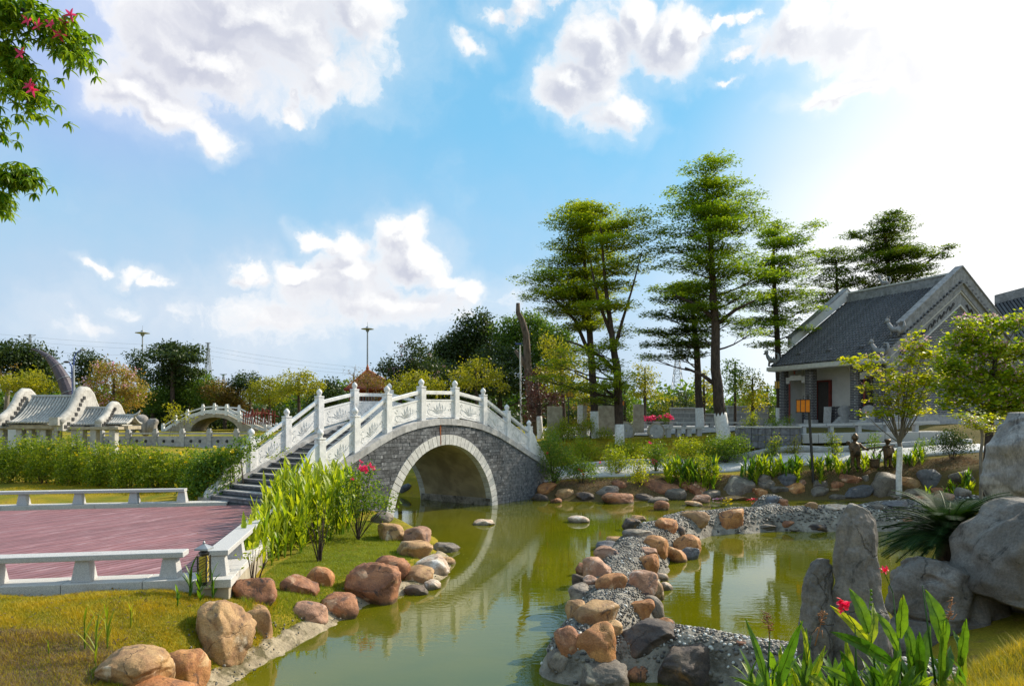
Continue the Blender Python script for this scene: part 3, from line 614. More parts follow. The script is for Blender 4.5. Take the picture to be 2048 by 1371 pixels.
for u in us:
    zl = AZ + math.sqrt(max(0, (AR + .02) ** 2 - u * u)) if abs(u) < AR + .02 else -1.9
    zt_ = max(ztop(u) - .14, zl + .05); v += [B3(u, .03, zl), B3(u, .03, zt_), B3(u, BWID - .03, zt_), B3(u, BWID - .03, zl)]
n = len(us)
for i in range(n - 1):
    for k in range(4): f.append((i * 4 + k, (i + 1) * 4 + k, (i + 1) * 4 + (k + 1) % 4, i * 4 + (k + 1) % 4))
f += [(0, 1, 2, 3), tuple((n - 1) * 4 + k for k in (3, 2, 1, 0))]
mk('core_wall', v, f, M['mortar'], brg)
v = []; f = []; na = 41
for i, a in enumerate(np.linspace(-math.pi / 2, math.pi / 2, na)):
    for vv in (.0, BWID): v.append(B3(AR * math.sin(a), vv, AZ + AR * math.cos(a)))
f = [(2 * i, 2 * i + 1, 2 * i + 3, 2 * i + 2) for i in range(na - 1)]
mk('arch_vault', v, f, M['vault'], brg, smooth=True)
# footing band inside the vault
for s in (-1, 1):
    MB().box(s * (AR - .10), s * (AR + .01), .05, BWID - .05, -1.9, -.62, B3).build('vault_footing', M['cement'], brg)
# ring of voussoirs on both faces
NV = 41; a_lo = math.acos(max(-1, min(1, (WZ - .3 - AZ) / AR)))
for side, v0, v1 in ((0, -.03, .25), (1, BWID - .25, BWID + .03)):
    for i in range(NV):
        a0_ = -a_lo + (2 * a_lo) * i / NV; a1_ = -a_lo + (2 * a_lo) * (i + 1) / NV; e = .0035
        poly = [(math.sin(a) * r, AZ + math.cos(a) * r) for a, r in ((a0_ + e, AR - .006), (a1_ - e, AR - .006), (a1_ - e, RO), (a0_ + e, RO))]
        j = random.uniform(-.006, .006)
        MB().prism(poly, lambda a, b: B3(a, v0 + j, b), lambda a, b: B3(a, v1, b)).build('voussoir', M['ring'], brg)
# coping stones following the deck line
cu = [-7.35]
while cu[-1] < 8.15:
    s = abs((ztop(cu[-1] + .3) - ztop(cu[-1])) / .3); cu.append(min(8.2, cu[-1] + .62 / math.sqrt(1 + s * s)))
for v0, v1 in ((-.06, .42), (BWID - .42, BWID + .06)):
    for c0, c1 in zip(cu, cu[1:]):
        th = .23; c0, c1 = c0 + .004, c1 - .004
        poly = [(c0, ztop(c0) - th), (c1, ztop(c1) - th), (c1, ztop(c1)), (c0, ztop(c0))]
        MB().prism(poly, lambda a, b: B3(a, v0, b), lambda a, b: B3(a, v1, b)).build('coping_stone', M['grey_stone'], brg)
# brick facing, courses cut to the ring and to the coping
bricks = []
BH = .125; row = 0; z = -1.15
while z < 2.45:
    u = -7.2 + random.uniform(-.2, 0)
    while u < 8.1:
        w = random.choice([.24, .30, .36, .30, .42]); poly = [(u + .005, z + .005), (u + w - .005, z + .005), (u + w - .005, z + BH - .005), (u + .005, z + BH - .005)]
        uc, zc = u + w / 2, z + BH / 2
        sl_ = (ztop(uc + .2) - ztop(uc - .2)) / .4; nn = (-sl_, 1.); poly = clip_poly(poly, nn, nn[0] * uc + nn[1] * (ztop(uc) - .235))
        rr_ = math.hypot(uc, zc - AZ)
        if len(poly) > 2 and rr_ < RO + .45:
            nx, nz = -uc / rr_, -(zc - AZ) / rr_; poly = clip_poly(poly, (nx, nz), nz * AZ - RO - .004)
        if len(poly) > 2:
            area = abs(sum(poly[i][0] * poly[(i + 1) % len(poly)][1] - poly[(i + 1) % len(poly)][0] * poly[i][1] for i in range(len(poly)))) / 2
            q = B3(uc, 0, zc)
            if area > .003 and zc > float(terr(q[0], q[1])) - .12: bricks.append((poly, uc, zc, q[1]))
        u += w
    z += BH; row += 1
bricks.sort(key=lambda t: t[3])
def brick_mesh(mb, poly):
    j = random.uniform(0, .018); mb.prism(poly, lambda a, b: B3(a, .0 - j, b), lambda a, b: B3(a, .035, b))
vis = [b for b in bricks if b[1] > -5.6]; rest = [b for b in bricks if b[1] <= -5.6]
step_ = 300
for b in vis[:step_]: mb = MB(); brick_mesh(mb, b[0]); mb.build('brick', M['brick'], brg)
mb = MB()
for b in vis[step_:] + rest: brick_mesh(mb, b[0])
tag(mb.build('brick_facing', M['brick'], brg), kind='stuff')
# rust stain running down from the coping
MB().prism([(-.40, 1.94), (-.34, 1.94), (-.33, 2.33), (-.42, 2.33)], lambda a, b: B3(a, -.020, b), lambda a, b: B3(a, -.024, b)).build('rust_stain', M['rust'], brg)
MB().prism([(-.39, 1.60), (-.36, 1.60), (-.355, 1.94), (-.40, 1.94)], lambda a, b: B3(a, -.037, b), lambda a, b: B3(a, -.041, b)).build('rust_stain', M['rust'], brg)
# steps up both ramps, and the level crown
def stairs(u0, z0, u1, z1, n):
    for i in range(n):
        a = u0 + (u1 - u0) * i / n; zt_ = z0 + (z1 - z0) * (i + 1) / n; e = u1 + (.3 if u1 > u0 else -.3)
        lo, hi = sorted((a, a + (u1 - u0) / n * 1.25))
        MB().box(lo, hi, .42, BWID - .42, zt_ - .5, zt_ - .035, B3).build('step', M['step'], brg)
        nl, nh = (a - .03, a + .36) if u1 > u0 else (a - .36, a + .03)
        MB().box(nl, nh, .42, BWID - .42, zt_ - .035, zt_, B3).build('tread', M['grey_stone'] if i % 3 else M['step'], brg)
stairs(-7.2, .0, -1.35, 2.46, 16); stairs(7.9, .15, 1.75, 2.46, 15)
MB().box(-1.4, 1.8, .42, BWID - .42, 2.2, 2.47, B3).build('crown_paving', M['step'], brg)
# balustrades: posts with lotus bud finials, carved panels, handrails
PST = [(-5.63, 2.22), (-4.25, 2.90), (-2.85, 3.64), (-1.17, 3.96), (.68, 4.0), (2.43, 3.79), (4.05, 3.17), (5.72, 2.52)]
PST = [(u, z - .0) for u, z in PST]
PWD = .125
def carve(mb, ua, za, ub, zb, v, h, rnd_):
    """lotus and scroll relief on a panel that runs from (ua, za) to (ub, zb), h high"""
    def q(s, t): return B3(ua + (ub - ua) * s, v, za + (zb - za) * s + t * h)
    def st(pts, r=.014): mb.tube([q(*p) for p in pts], [r * .4] + [r] * (len(pts) - 2) + [r * .4], 4)
    cx = .52 + rnd_.uniform(-.04, .04)
    for k in range(-3, 4):
        w = .075; tip = (cx + k * .10, .90 - abs(k) * .13); m0 = (cx + k * .03, .22)
        st([m0, (cx + k * .05 - w * .6, .45), tip], .017); st([m0, (cx + k * .075 + w * .5, .42), tip], .017)
    st([(cx - .30, .20), (cx - .15, .12), (cx, .16), (cx + .15, .12), (cx + .30, .22)], .014)
    for s in (-1, 1):
        base = cx + s * .34
        st([(base, .18), (base + s * .07, .35), (base + s * .03, .55), (base - s * .03, .48), (base, .38)], .012)
        st([(base + s * .02, .62), (base + s * .08, .78), (base + s * .02, .86), (base - s * .02, .76)], .011)
        st([(base - s * .1, .12), (base + s * .02, .07), (base + s * .1, .14)], .011)
def balustrade(vc, sgn_):
    """vc: centre line across the bridge; sgn_: side that faces outwards"""
    def pz(i): return PST[i][1] - 1.45
    for i, (u, zt_) in enumerate(PST):
        zb_ = min(ztop(u - PWD), ztop(u + PWD), zt_ - 1.4) - .01
        zc = zt_ - .27
        p = MB().box(u - PWD, u + PWD, vc - PWD, vc + PWD, zb_, zc - .08, B3)
        p.box(u - PWD + .012, u + PWD - .012, vc - PWD + .012, vc + PWD - .012, zc - .08, zc - .055, B3)
        p.box(u - PWD - .004, u + PWD + .004, vc - PWD - .004, vc + PWD + .004, zc - .055, zc, B3)
        po = bevel(p.build('post', M['white_stone'], brg, loc=B3(u, vc, zb_)), .008, 1)
        MB().lathe(B3(u, vc, zc), [(.06, 0), (.085, .02), (.06, .045), (.095, .085), (.108, .13), (.095, .18), (.06, .225), (.02, .26), (.003, .275)], 12).build('finial', M['white_stone'], po, smooth=True)
    for i in range(len(PST) - 1):
        (ua, za), (ub, zb_) = PST[i], PST[i + 1]; ua += PWD; ub -= PWD; za -= 1.45; zb_ -= 1.45
        # lower the ends a little: panels sit between the posts on the coping
        lo = .06; hi = .72
        poly = [(ua, za + lo), (ub, zb_ + lo), (ub, zb_ + hi), (ua, za + hi)]
        pn = MB().prism(poly, lambda a, b: B3(a, vc - .05, b), lambda a, b: B3(a, vc + .05, b)).build('panel', M['white_stone'], brg)
        fr_ = MB()
        for t0, t1 in ((hi - .05, hi),): fr_.prism([(ua, za + t0), (ub, zb_ + t0), (ub, zb_ + t1), (ua, za + t1)], lambda a, b: B3(a, vc - .065, b), lambda a, b: B3(a, vc + .065, b))
        fr_.build('panel_frame', M['white_stone'], pn)
        cv = MB(); carve(cv, ua, za + lo, ub, zb_ + lo, vc - .052, hi - lo - .05, random.Random(i)); cv.build('carving', M['white_stone'], pn)
        hr = MB().prism([(ua, za + .90), (ub, zb_ + .90), (ub, zb_ + 1.03), (ua, za + 1.03)], lambda a, b: B3(a, vc - .07, b), lambda a, b: B3(a, vc + .07, b)).build('handrail', M['white_stone'], brg)
        bevel(hr, .012, 1)
    for s, u, zt_ in ((-1, PST[0][0], PST[0][1]), (1, PST[-1][0], PST[-1][1])):
        # drum scroll that ends the balustrade
        ln = 1.55; zz = zt_ - 1.45; top = [(0, .98), (.25, .86), (.45, .62), (.60, .50), (.85, .42), (1.05, .22), (1.2, .10), (1.4, .04), (ln, -.10)]
        poly = [(u + s * (PWD + a), zz + h - a * .33) for a, h in top] + [(u + s * (PWD + a), min(ztop(u + s * (PWD + a)), zz + .02 - a * .42) - .05) for a, h in reversed(top)]
        if s > 0: poly = poly[::-1]
        sc = MB().prism(poly, lambda a, b: B3(a, vc - .07, b), lambda a, b: B3(a, vc + .07, b)).build('end_scroll', M['white_stone'], brg)
        cm = MB()
        for (a, h, r) in ((.28, .38, .17), (.72, .10, .13)):
            pts = [B3(u + s * (PWD + a) + math.cos(t) * r * (1 - t / 14), vc - .072, zz + h - a * .33 + math.sin(t) * r * (1 - t / 14)) for t in np.linspace(0, 9, 22)]
            cm.tube(pts, .012, 4)
        cm.build('carving', M['white_stone'], sc)
balustrade(.18, -1); balustrade(BWID - .18, 1)

# ---------------------------------------------------------------- pebble causeway
CL = [(.92, 9.05, .50, -.42), (1.08, 9.35, .52, -.36), (1.38, 10.2, .54, -.30), (1.6, 11.2, .56, -.28), (1.85, 12.4, .54, -.28), (2.35, 14.2, .56, -.30), (3.05, 16.5, .58, -.30), (4.0, 18.7, .55, -.32), (5.3, 20.6, .6, -.30), (7.2, 21.4, .7, -.28), (9., 21.6, .72, -.26), (11., 21.7, .75, -.22), (13., 22.1, .8, -.1), (15., 22.6, .8, 0.)]
CA = [(1.2, 9.35, .42, -.42), (2.1, 9.2, .43, -.36), (2.9, 8.75, .45, -.34), (3.6, 8.1, .5, -.32), (4.5, 7.4, .5, -.2)]
CT = [(8.3, 21.9, .4, -.3), (9.3, 24.5, .5, -.5), (10.2, 26.8, .6, -.45)]
def causeway(x, y):
    x = np.asarray(x, float); y = np.asarray(y, float); z = np.full(x.shape, -3.)
    for ch in (CL, CA, CT):
        for (ax_, ay_, aw, az_), (bx, by, bw, bz) in zip(ch, ch[1:]):
            ex, ey = bx - ax_, by - ay_; t = np.clip(((x - ax_) * ex + (y - ay_) * ey) / (ex * ex + ey * ey), 0, 1)
            d = np.hypot(x - ax_ - t * ex, y - ay_ - t * ey); w = 1.12 * (aw + (bw - aw) * t) * (1 + .14 * np.sin(x * 2.7 + y * 1.9) + .08 * np.sin(y * 5.1))
            top = az_ + (bz - az_) * t + .03 * np.sin(x * 3.3) * np.sin(y * 2.9)
            s = d / w; q = np.where(s < .55, top - .07 * (s / .55) ** 2, top - .07 - .95 * np.clip(s - .55, 0, 2) ** 1.25 * 1.15)
            z = np.maximum(z, q)
    return z
cx = np.arange(-.2, 16, .07); cy = np.arange(6.4, 28., .07); CX, CY = np.meshgrid(cx, cy, indexing='ij'); CZ_ = causeway(CX, CY)
CZ_ += .02 * np.sin(CX * 11 + CY * 3) * np.sin(CY * 9 - CX * 4) + .018 * np.sin(CX * 23 + 2 * np.sin(CY * 17)) * np.sin(CY * 19 + CX * 7) + rng.normal(0, .004, CX.shape)
ff = grid_faces(len(cx), len(cy)); keep = CZ_.ravel()[ff].max(1) > -1.15
cw = empty('causeway', (1.3, 10, WZ), 'winding low cement causeway paved with pebbles and edged with boulders', 'causeway')
ff = ff[keep]; used = np.unique(ff); rm = np.zeros(CX.size, int); rm[used] = np.arange(len(used))
mk('cement_body', np.stack([CX, CY, CZ_], -1).reshape(-1, 3)[used], rm[ff], M['cement'], cw, smooth=True)
def surf(x, y): return np.maximum(np.maximum(terr(x, y), causeway(x, y)), WZ)
# pebbles set in the cement
ico = np.array([(0, 0, 1), (.894, 0, .447), (.276, .851, .447), (-.724, .526, .447), (-.724, -.526, .447), (.276, -.851, .447), (.724, .526, -.447), (-.276, .851, -.447), (-.894, 0, -.447), (-.276, -.851, -.447), (.724, -.526, -.447), (0, 0, -1)])
icf = np.array([(0, 1, 2), (0, 2, 3), (0, 3, 4), (0, 4, 5), (0, 5, 1), (1, 6, 2), (2, 7, 3), (3, 8, 4), (4, 9, 5), (5, 10, 1), (1, 10, 6), (2, 6, 7), (3, 7, 8), (4, 8, 9), (5, 9, 10), (11, 7, 6), (11, 8, 7), (11, 9, 8), (11, 10, 9), (11, 6, 10)])
def pebbles():
    P = []
    def scatter(x0, x1, y0, y1, sp, size, white):
        xs, ys = np.meshgrid(np.arange(x0, x1, sp), np.arange(y0, y1, sp), indexing='ij'); xs = xs.ravel() + rng.uniform(-.38, .38, xs.size) * sp; ys = ys.ravel() + rng.uniform(-.38, .38, ys.size) * sp
        z = causeway(xs, ys); k = (z > -.64) | ((z > -.86) & (rng.random(z.size) < .22)); xs, ys, z = xs[k], ys[k], z[k]
        P.append((xs, ys, z, np.full(xs.size, size), white(xs, ys)))
    lowarm = lambda x, y: np.where((x > 1.9) & (y < 9.6), .30, .03)
    scatter(-.1, 5, 6.6, 9.8, .052, .031, lowarm); scatter(.5, 2.8, 9.8, 13, .052, .030, lowarm)
    scatter(1., 4.5, 13, 18., .062, .034, lowarm); scatter(2.5, 16, 18., 24, .085, .045, lambda x, y: np.full(x.shape, .06))
    scatter(8, 11, 24, 27, .10, .05, lambda x, y: np.full(x.shape, .05))
    xs, ys, z, s, wh = [np.concatenate(a) for a in zip(*P)]; n = xs.size
    e = .03; nx = -(causeway(xs + e, ys) - z) / e; ny = -(causeway(xs, ys + e) - z) / e
    N = np.stack([nx, ny, np.ones(n)], 1); N /= np.linalg.norm(N, axis=1)[:, None]
    a = rng.uniform(0, 2 * np.pi, n); T = np.stack([np.cos(a), np.sin(a), np.zeros(n)], 1); T -= N * (T * N).sum(1)[:, None]; T /= np.linalg.norm(T, axis=1)[:, None]; Bt = np.cross(N, T)
    sz = s * rng.uniform(.65, 1.25, n)
    V = (np.stack([xs, ys, z], 1)[:, None, :] + (T[:, None, :] * (ico[:, 0] * rng.uniform(.8, 1.15, (n, 1)))[:, :, None] + Bt[:, None, :] * (ico[:, 1] * rng.uniform(.5, .9, (n, 1)))[:, :, None] + N[:, None, :] * (ico[:, 2] * .55)[None, :, None]) * sz[:, None, None] + N[:, None, :] * (sz * .25)[:, None, None])
    Fc = (icf[None] + 12 * np.arange(n)[:, None, None]).reshape(-1, 3)
    t = np.where(rng.random(n) < wh, 1., rng.random(n) * .8)
    print('pebbles', n)
    tag(mk('pebble_paving', V.reshape(-1, 3), Fc, M['pebbles'], cw, smooth=True, tint=np.repeat(t, 20)), kind='stuff')
pebbles()

# ---------------------------------------------------------------- boulders
import bmesh
def ico_data(sub):
    bm = bmesh.new(); bmesh.ops.create_icosphere(bm, subdivisions=sub, radius=1); bm.verts.ensure_lookup_table()
    v = np.array([x.co[:] for x in bm.verts]); f = np.array([[q.index for q in t.verts] for t in bm.faces]); bm.free(); return v, f
ICO = {s: ico_data(s) for s in (2, 3, 4, 5)}
_ys = np.concatenate([np.arange(3., 30, .03), np.arange(30, 80, .1)])
def hit(px, py):
    """first point of the ground, causeway or water seen at a photograph position"""
    x = (px - 1024) / F * _ys; z = CZ - (py - H) * _ys / F; s = surf(x, _ys); k = np.argmax(z <= s)
    return x[k], _ys[k], s[k]
def vnoise(p, freq, seed):
    return np.array([noise.noise(Vector((q[0] * freq + seed, q[1] * freq - seed * .7, q[2] * freq + seed * 1.3))) for q in p])
GN = {}
def boulder(x0, y0, x1, y1, col, label, group='boulders edging the pond', seed=None, tilt=None, sink=.28, foot=.12, Yf=None, sharp=.5, name='boulder'):
    seed = seed if seed is not None else int(x0 * 7 + y0 * 3) % 9973; r = random.Random(seed)
    w, h = x1 - x0, y1 - y0; cxp = (x0 + x1) / 2
    X, Y, Zs = hit(cxp, min(y1 - h * foot, 1500)) if Yf is None else (0, Yf, 0)
    dep = w / F * Y * .42; Y += dep * .75
    a = w / 2 / F * Y; b = h / 2 / F * Y; c = min(a * r.uniform(.75, .95), a); c = max(c, b * .7)
    cx_, cy_, cz_ = D(cxp, (y0 + y1) / 2, Y)
    big = w > 62; sub = 5 if w > 105 else (4 if w > 34 else 3)
    v, f = ICO[sub]; v = v.copy()
    e = r.uniform(2.2, 2.9); ln = (np.abs(v) ** e).sum(1) ** (1 / e); v = v / ln[:, None]
    for _ in range(r.randint(4, 8)):     # worn flat facets
        nrm_ = np.array([r.gauss(0, 1), r.gauss(0, 1), r.gauss(0, .8)]); nrm_ /= np.linalg.norm(nrm_); k = r.uniform(.64, .90); dd = v @ nrm_
        v -= np.outer(np.clip(dd - k, 0, None) * .88, nrm_)
    sk = r.uniform(-.22, .22); v[:, 0] += sk * v[:, 2]
    v[:, 2] *= 1 + r.uniform(-.22, .22) * v[:, 0]
    rad = 1 + .15 * vnoise(v, 1.1, seed * .37) + .06 * vnoise(v, 2.4, seed * .11) - .05 * np.clip(.12 - np.abs(vnoise(v, 1.5, seed * .23)), 0, .12) / .12 + (.03 * vnoise(v, 6., seed * .19) + .012 * vnoise(v, 14., seed * .29) if sub > 3 else 0)
    v *= rad[:, None]
    tl = r.uniform(-.16, .16) if tilt is None else tilt
    ct, st = math.cos(tl), math.sin(tl); v = np.stack([v[:, 0] * ct - v[:, 2] * st, v[:, 1], v[:, 0] * st + v[:, 2] * ct], 1)
    mn, mx = v.min(0), v.max(0); v = (v - (mn + mx) / 2) / ((mx - mn) / 2)
    v[:, 2] = np.where(v[:, 2] < 0, v[:, 2] * (1 + sink * 2), v[:, 2])
    P = v * np.array([a, c, b]) + np.array([cx_, cy_, cz_])
    o = mk(name, P, f, RK[col] if col in RK else M[col], smooth=True, loc=(cx_, cy_, cz_ - b))
    return tag(o, label, 'boulder', group)

BO = [
 # near left bank
 (192,1295,334,1385,'tan','long tan boulder lowest at the left, beside the purple dry grass'),
 (325,1297,411,1392,'orange','upright orange boulder squeezed against the long tan one'),
 (250,1357,392,1420,'orange','flat orange boulder cut by the lower edge of the photo'),
 (490,1215,547,1274,'tan','rounded tan boulder right behind the biggest brown one'),
 (494,1208,536,1224,'tan','flat little slab on top behind the rounded tan boulder'),
 (468,1152,555,1210,'red','knobbly red-orange boulder just below the kerb and lantern'),
 (562,1148,637,1192,'red','half buried reddish boulder in grass left of the round orange one'),
 (612,1132,668,1177,'orange','round orange boulder with a chipped right side in the grass'),
 (580,1202,655,1253,'pink','pinkish boulder with a black patch at the concrete edging'),
 (645,1185,722,1243,'red','long reddish boulder sloping down to the water'),
 (682,1125,803,1220,'red','largest red-brown boulder on the grass point, with a dark rough patch'),
 (742,1107,822,1160,'red','red boulder with a charcoal face behind the largest red-brown one'),
 (760,1146,794,1170,'tan','small tan stone tucked between the red boulders'),
 (790,1131,868,1173,'tan','peanut shaped tan boulder at the tip of the grass point'),
 (808,1168,858,1192,'dark','low dark brown boulder touching the water at the point'),
 (825,1110,900,1154,'pale','pinkish white sunlit boulder at the end of the point'),
 (788,1080,867,1118,'tan','flat-topped brown boulder lying level above the pale one'),
 (755,1044,812,1087,'tan','tan rounded boulder at the head of the grass slope'),
 (803,1051,862,1089,'pink','pink boulder leaning behind the tan rounded one'),
 (740,1024,786,1048,'grey','low grey-tan boulder against the white arch ring'),
 (862,1085,920,1107,'grey','thin grey boulder pointing out into the water'),
 (846,1158,882,1181,'pale','pale flat slab awash under the peanut shaped boulder'),
 (858,1112,912,1132,'tan','tan slab showing behind the pinkish white boulder'),
 (946,1038,990,1051,'pale','single flat pale stone standing in the pond before the arch'),
 (1135,1030,1180,1047,'pale','pale oval stone alone in the water left of the causeway'),
 # causeway
 (1110,1254,1163,1314,'red','red-brown boulder at the water side of the causeway head'),
 (1152,1247,1228,1331,'orange','big smooth tan-orange boulder at the head of the causeway'),
 (1202,1242,1243,1272,'tan','small tan boulder peeping over the big smooth orange one'),
 (1132,1199,1172,1237,'tan','tan boulder hidden behind the long red-tipped one'),
 (1149,1202,1236,1251,'tan','long tan boulder with a red tip lying across the causeway'),
 (1138,1168,1186,1206,'grey','grey-brown boulder on the left flank beneath the small orange one'),
 (1193,1147,1251,1180,'orange','egg-like orange boulder in the middle of the pebbles'),
 (1168,1152,1203,1171,'pink','small pinkish brown stone left of the egg-like orange boulder'),
 (1145,1148,1172,1176,'dark','dark brown boulder at the left waterline of the causeway'),
 (1168,1114,1221,1157,'pink','square orange-pink boulder on the left edge of the causeway'),
 (1151,1126,1177,1152,'red','dark red boulder in shade behind the square pink one'),
 (1188,1092,1234,1117,'pink','flat pinkish boulder above the square pink one'),
 (1192,1080,1234,1101,'slate','slate grey boulder at the left bend of the causeway'),
 (1209,1073,1252,1086,'tan','thin tan slab on the left bend'),
 (1247,1057,1303,1073,'grey','long low grey stone in the pebbles near the back bend'),
 (1256,1043,1286,1060,'tan','small tan boulder lit at the back left of the causeway'),
 (1244,1037,1281,1062,'dark','dark boulder at the waterline behind the small tan one'),
 (1260,1030,1292,1043,'tan','tan slab furthest left on the back bend'),
 (1312,1036,1354,1062,'orange','bright tan-orange boulder on the right of the back bend'),
 (1350,1052,1369,1071,'dark','small dark stone right below the bright tan-orange boulder'),
 (1288,1071,1337,1109,'orange','rounded orange boulder in the centre of the narrow causeway'),
 (1350,1070,1399,1113,'orange','large tan boulder at the right waterline of the bend'),
 (1361,1094,1396,1121,'slate','black glossy boulder below the large tan one'),
 (1335,1094,1372,1127,'orange','deep orange boulder standing in the inner pool'),
 (1275,1095,1314,1113,'pink','flat pink boulder above the cracked orange one'),
 (1277,1108,1317,1147,'orange','cracked orange-red boulder on the right of the pebbles'),
 (1254,1142,1315,1190,'pink','big pinkish boulder with a black underside'),
 (1302,1160,1326,1201,'tan','narrow tan boulder behind the big pinkish one'),
 (1314,1146,1336,1163,'pale','pale little stone at the inner waterline'),
 (1322,1163,1345,1181,'pale','pale pointed stone awash in the inner pool'),
 (1255,1198,1305,1240,'orange','orange-brown boulder with a dark crack near the right edge'),
 (1289,1192,1326,1234,'grey','tall grey-brown boulder leaning at the inner waterline'),
 (1309,1235,1345,1257,'orange','low orange stone behind the dark craggy boulder'),
 (1245,1241,1357,1297,'dark','dark craggy boulder where the two arms of the causeway meet'),
 (1315,1288,1437,1385,'dark','very large smooth charcoal boulder at the lower edge of the photo'),
 (1096,1296,1152,1334,'grey','pale cement-crusted stone at the very tip of the causeway'),
 (1152,1326,1252,1392,'grey','broad low grey boulder awash at the lower edge of the causeway head'),
 (1248,1330,1302,1366,'red','rusty red stone set in the cement under the dark craggy boulder'),
 (1360,1020,1417,1050,'tan','tan boulder on the front of the pebble wall'),
 (1433,1015,1487,1058,'orange','round rusty orange boulder standing on the pebble wall'),
 (1307,1000,1338,1023,'red','pointed brown stone standing up at the back of the bend'),
 (1368,1001,1405,1013,'tan','flat tan stone on the crest of the pebble wall'),
 (1645,1008,1694,1020,'pale','flat pale stone on the crest beside the upper pool'),
 (1609,1003,1635,1018,'tan','tan stone poking from the crest of the pebble wall'),
 (1763,1000,1817,1017,'slate','long slate stone on the crest right of the standing stone'),
 (1745,1008,1767,1020,'grey','little grey stone left of the long slate one'),
 (1555,1039,1589,1053,'red','reddish stone set low in the pebble wall'),
 (1606,1046,1650,1063,'dark','dark brown stone set in the foot of the pebble wall'),
 (1502,1046,1550,1060,'grey','flat grey stone at the foot of the wall by the water'),
 (1570,1054,1606,1063,'grey','thin grey slab awash at the foot of the wall'),
 (1800,1034,1824,1046,'pink','pinkish stone in the wall beside the cycad'),
 (1473,1280,1509,1291,'red','flat reddish stone on the pebbles of the lower arm'),
 # far bank, left to right
 (1074,964,1113,989,'orange','brown boulder with a sunlit top beside the bridge wing wall'),
 (1065,986,1099,1003,'dark','dark boulder at the waterline under the bridge wing wall'),
 (1100,995,1124,1007,'red','small reddish stone at the far waterline'),
 (1110,976,1150,998,'tan','mossy tan boulder beneath the first shrub'),
 (1150,983,1191,1003,'dark','dark boulder with a bright edge at the far waterline'),
 (1190,970,1239,997,'grey','grey boulder leaning on the brown one with a tan end'),
 (1202,984,1268,1010,'red','long brown boulder with a tan end at the far waterline'),
 (1223,959,1254,977,'red','red-brown stone under the thin bare shrub'),
 (1279,958,1357,988,'red','big dark red boulder under the yellow-green sapling'),
 (1356,961,1386,980,'red','reddish boulder between two bigger brown ones'),
 (1371,962,1412,991,'red','egg shaped brown boulder standing upright on the far bank'),
 (1327,974,1373,1002,'grey','grey-brown boulder below the big dark red one'),
 (1267,986,1306,1003,'dark','dark low boulder in shade at the far waterline'),
 (1295,993,1337,1007,'grey','flat grey stone behind the pointed brown one'),
 (1381,988,1421,1008,'pink','pinkish boulder by the floating flowers'),
 (1403,978,1441,998,'grey','low grey boulder left of the great grey-tan one'),
 (1437,950,1508,991,'grey','great grey-tan boulder under the leafy canna bed'),
 (1505,946,1548,970,'grey','grey boulder half hidden behind the slate one'),
 (1514,958,1553,979,'grey','broken grey boulder in front of the half hidden one'),
 (1552,946,1589,973,'slate','blue slate boulder below the lantern post'),
 (1568,963,1609,988,'orange','squarish golden boulder under the slate one'),
 (1535,970,1577,986,'grey','flat grey boulder beside the squarish golden one'),
 (1502,975,1534,995,'orange','yellow-orange stone at the top of the side spur'),
 (1588,958,1612,970,'pink','small pinkish stone up against the bank'),
 (1621,958,1659,976,'grey','grey-brown boulder with a domed top'),
 (1618,971,1659,995,'grey','brown-capped boulder below the domed one'),
 (1658,961,1687,976,'red','little rusty stone under the orange-brown boulder'),
 (1659,974,1682,985,'tan','tan flat stone between two grey boulders'),
 (1675,947,1723,969,'red','long orange-brown boulder high on the bank'),
 (1724,949,1738,963,'grey','small round stone between the orange-brown boulder and the giant grey one'),
 (1681,967,1744,998,'slate','dark furrowed boulder left of the giant grey one'),
 (1655,987,1695,1001,'grey','flat stone awash in the upper pool'),
 (1738,943,1805,995,'grey','giant grey boulder at the foot of the whitewashed sapling'),
 (1797,953,1841,980,'tan','tilted tan boulder leaning on the giant grey one'),
 (1834,937,1886,976,'slate','dark dome-shaped boulder right of the tilted tan one'),
 (1857,965,1912,995,'red','wide boulder with a rusty left side and grey top'),
 (1804,974,1849,995,'grey','flattened brown-grey boulder at the upper pool'),
 (1775,984,1819,999,'grey','low mossy grey stone below the tilted tan boulder'),
 (1870,985,1909,1001,'pink','pinkish grey stone near the cycad'),
 (1898,938,1952,979,'grey','broad grey boulder touching the tall pale crag'),
 (1820,991,1855,1001,'red','flat rusty stone at the right end of the upper pool'),
 (1910,974,1940,997,'grey','grey stone in shade behind the cycad'),
 (1442,990,1496,1002,'tan','long flat slab by the floating red flower'),
 (1532,990,1559,1008,'slate','slate stone set in the side spur'),
 (1545,997,1578,1011,'red','brown stone set in the side spur'),
 (800,966,823,987,'slate','dark stone seen through the arch on the far water edge'),
]
for r_ in BO:
    if 1095 < r_[0] < 1400 and r_[1] > 1030: w_, h_ = (r_[2] - r_[0]) * .05, (r_[3] - r_[1]) * .05; r_ = (r_[0] - w_, r_[1] - h_, r_[2] + w_, r_[3] + h_) + r_[4:]
    boulder(*r_)
boulder(385, 1198, 507, 1338, 'tan', 'biggest brown boulder on the left bank, upright with a chipped lower corner', sink=.1, foot=.05, tilt=-.12)

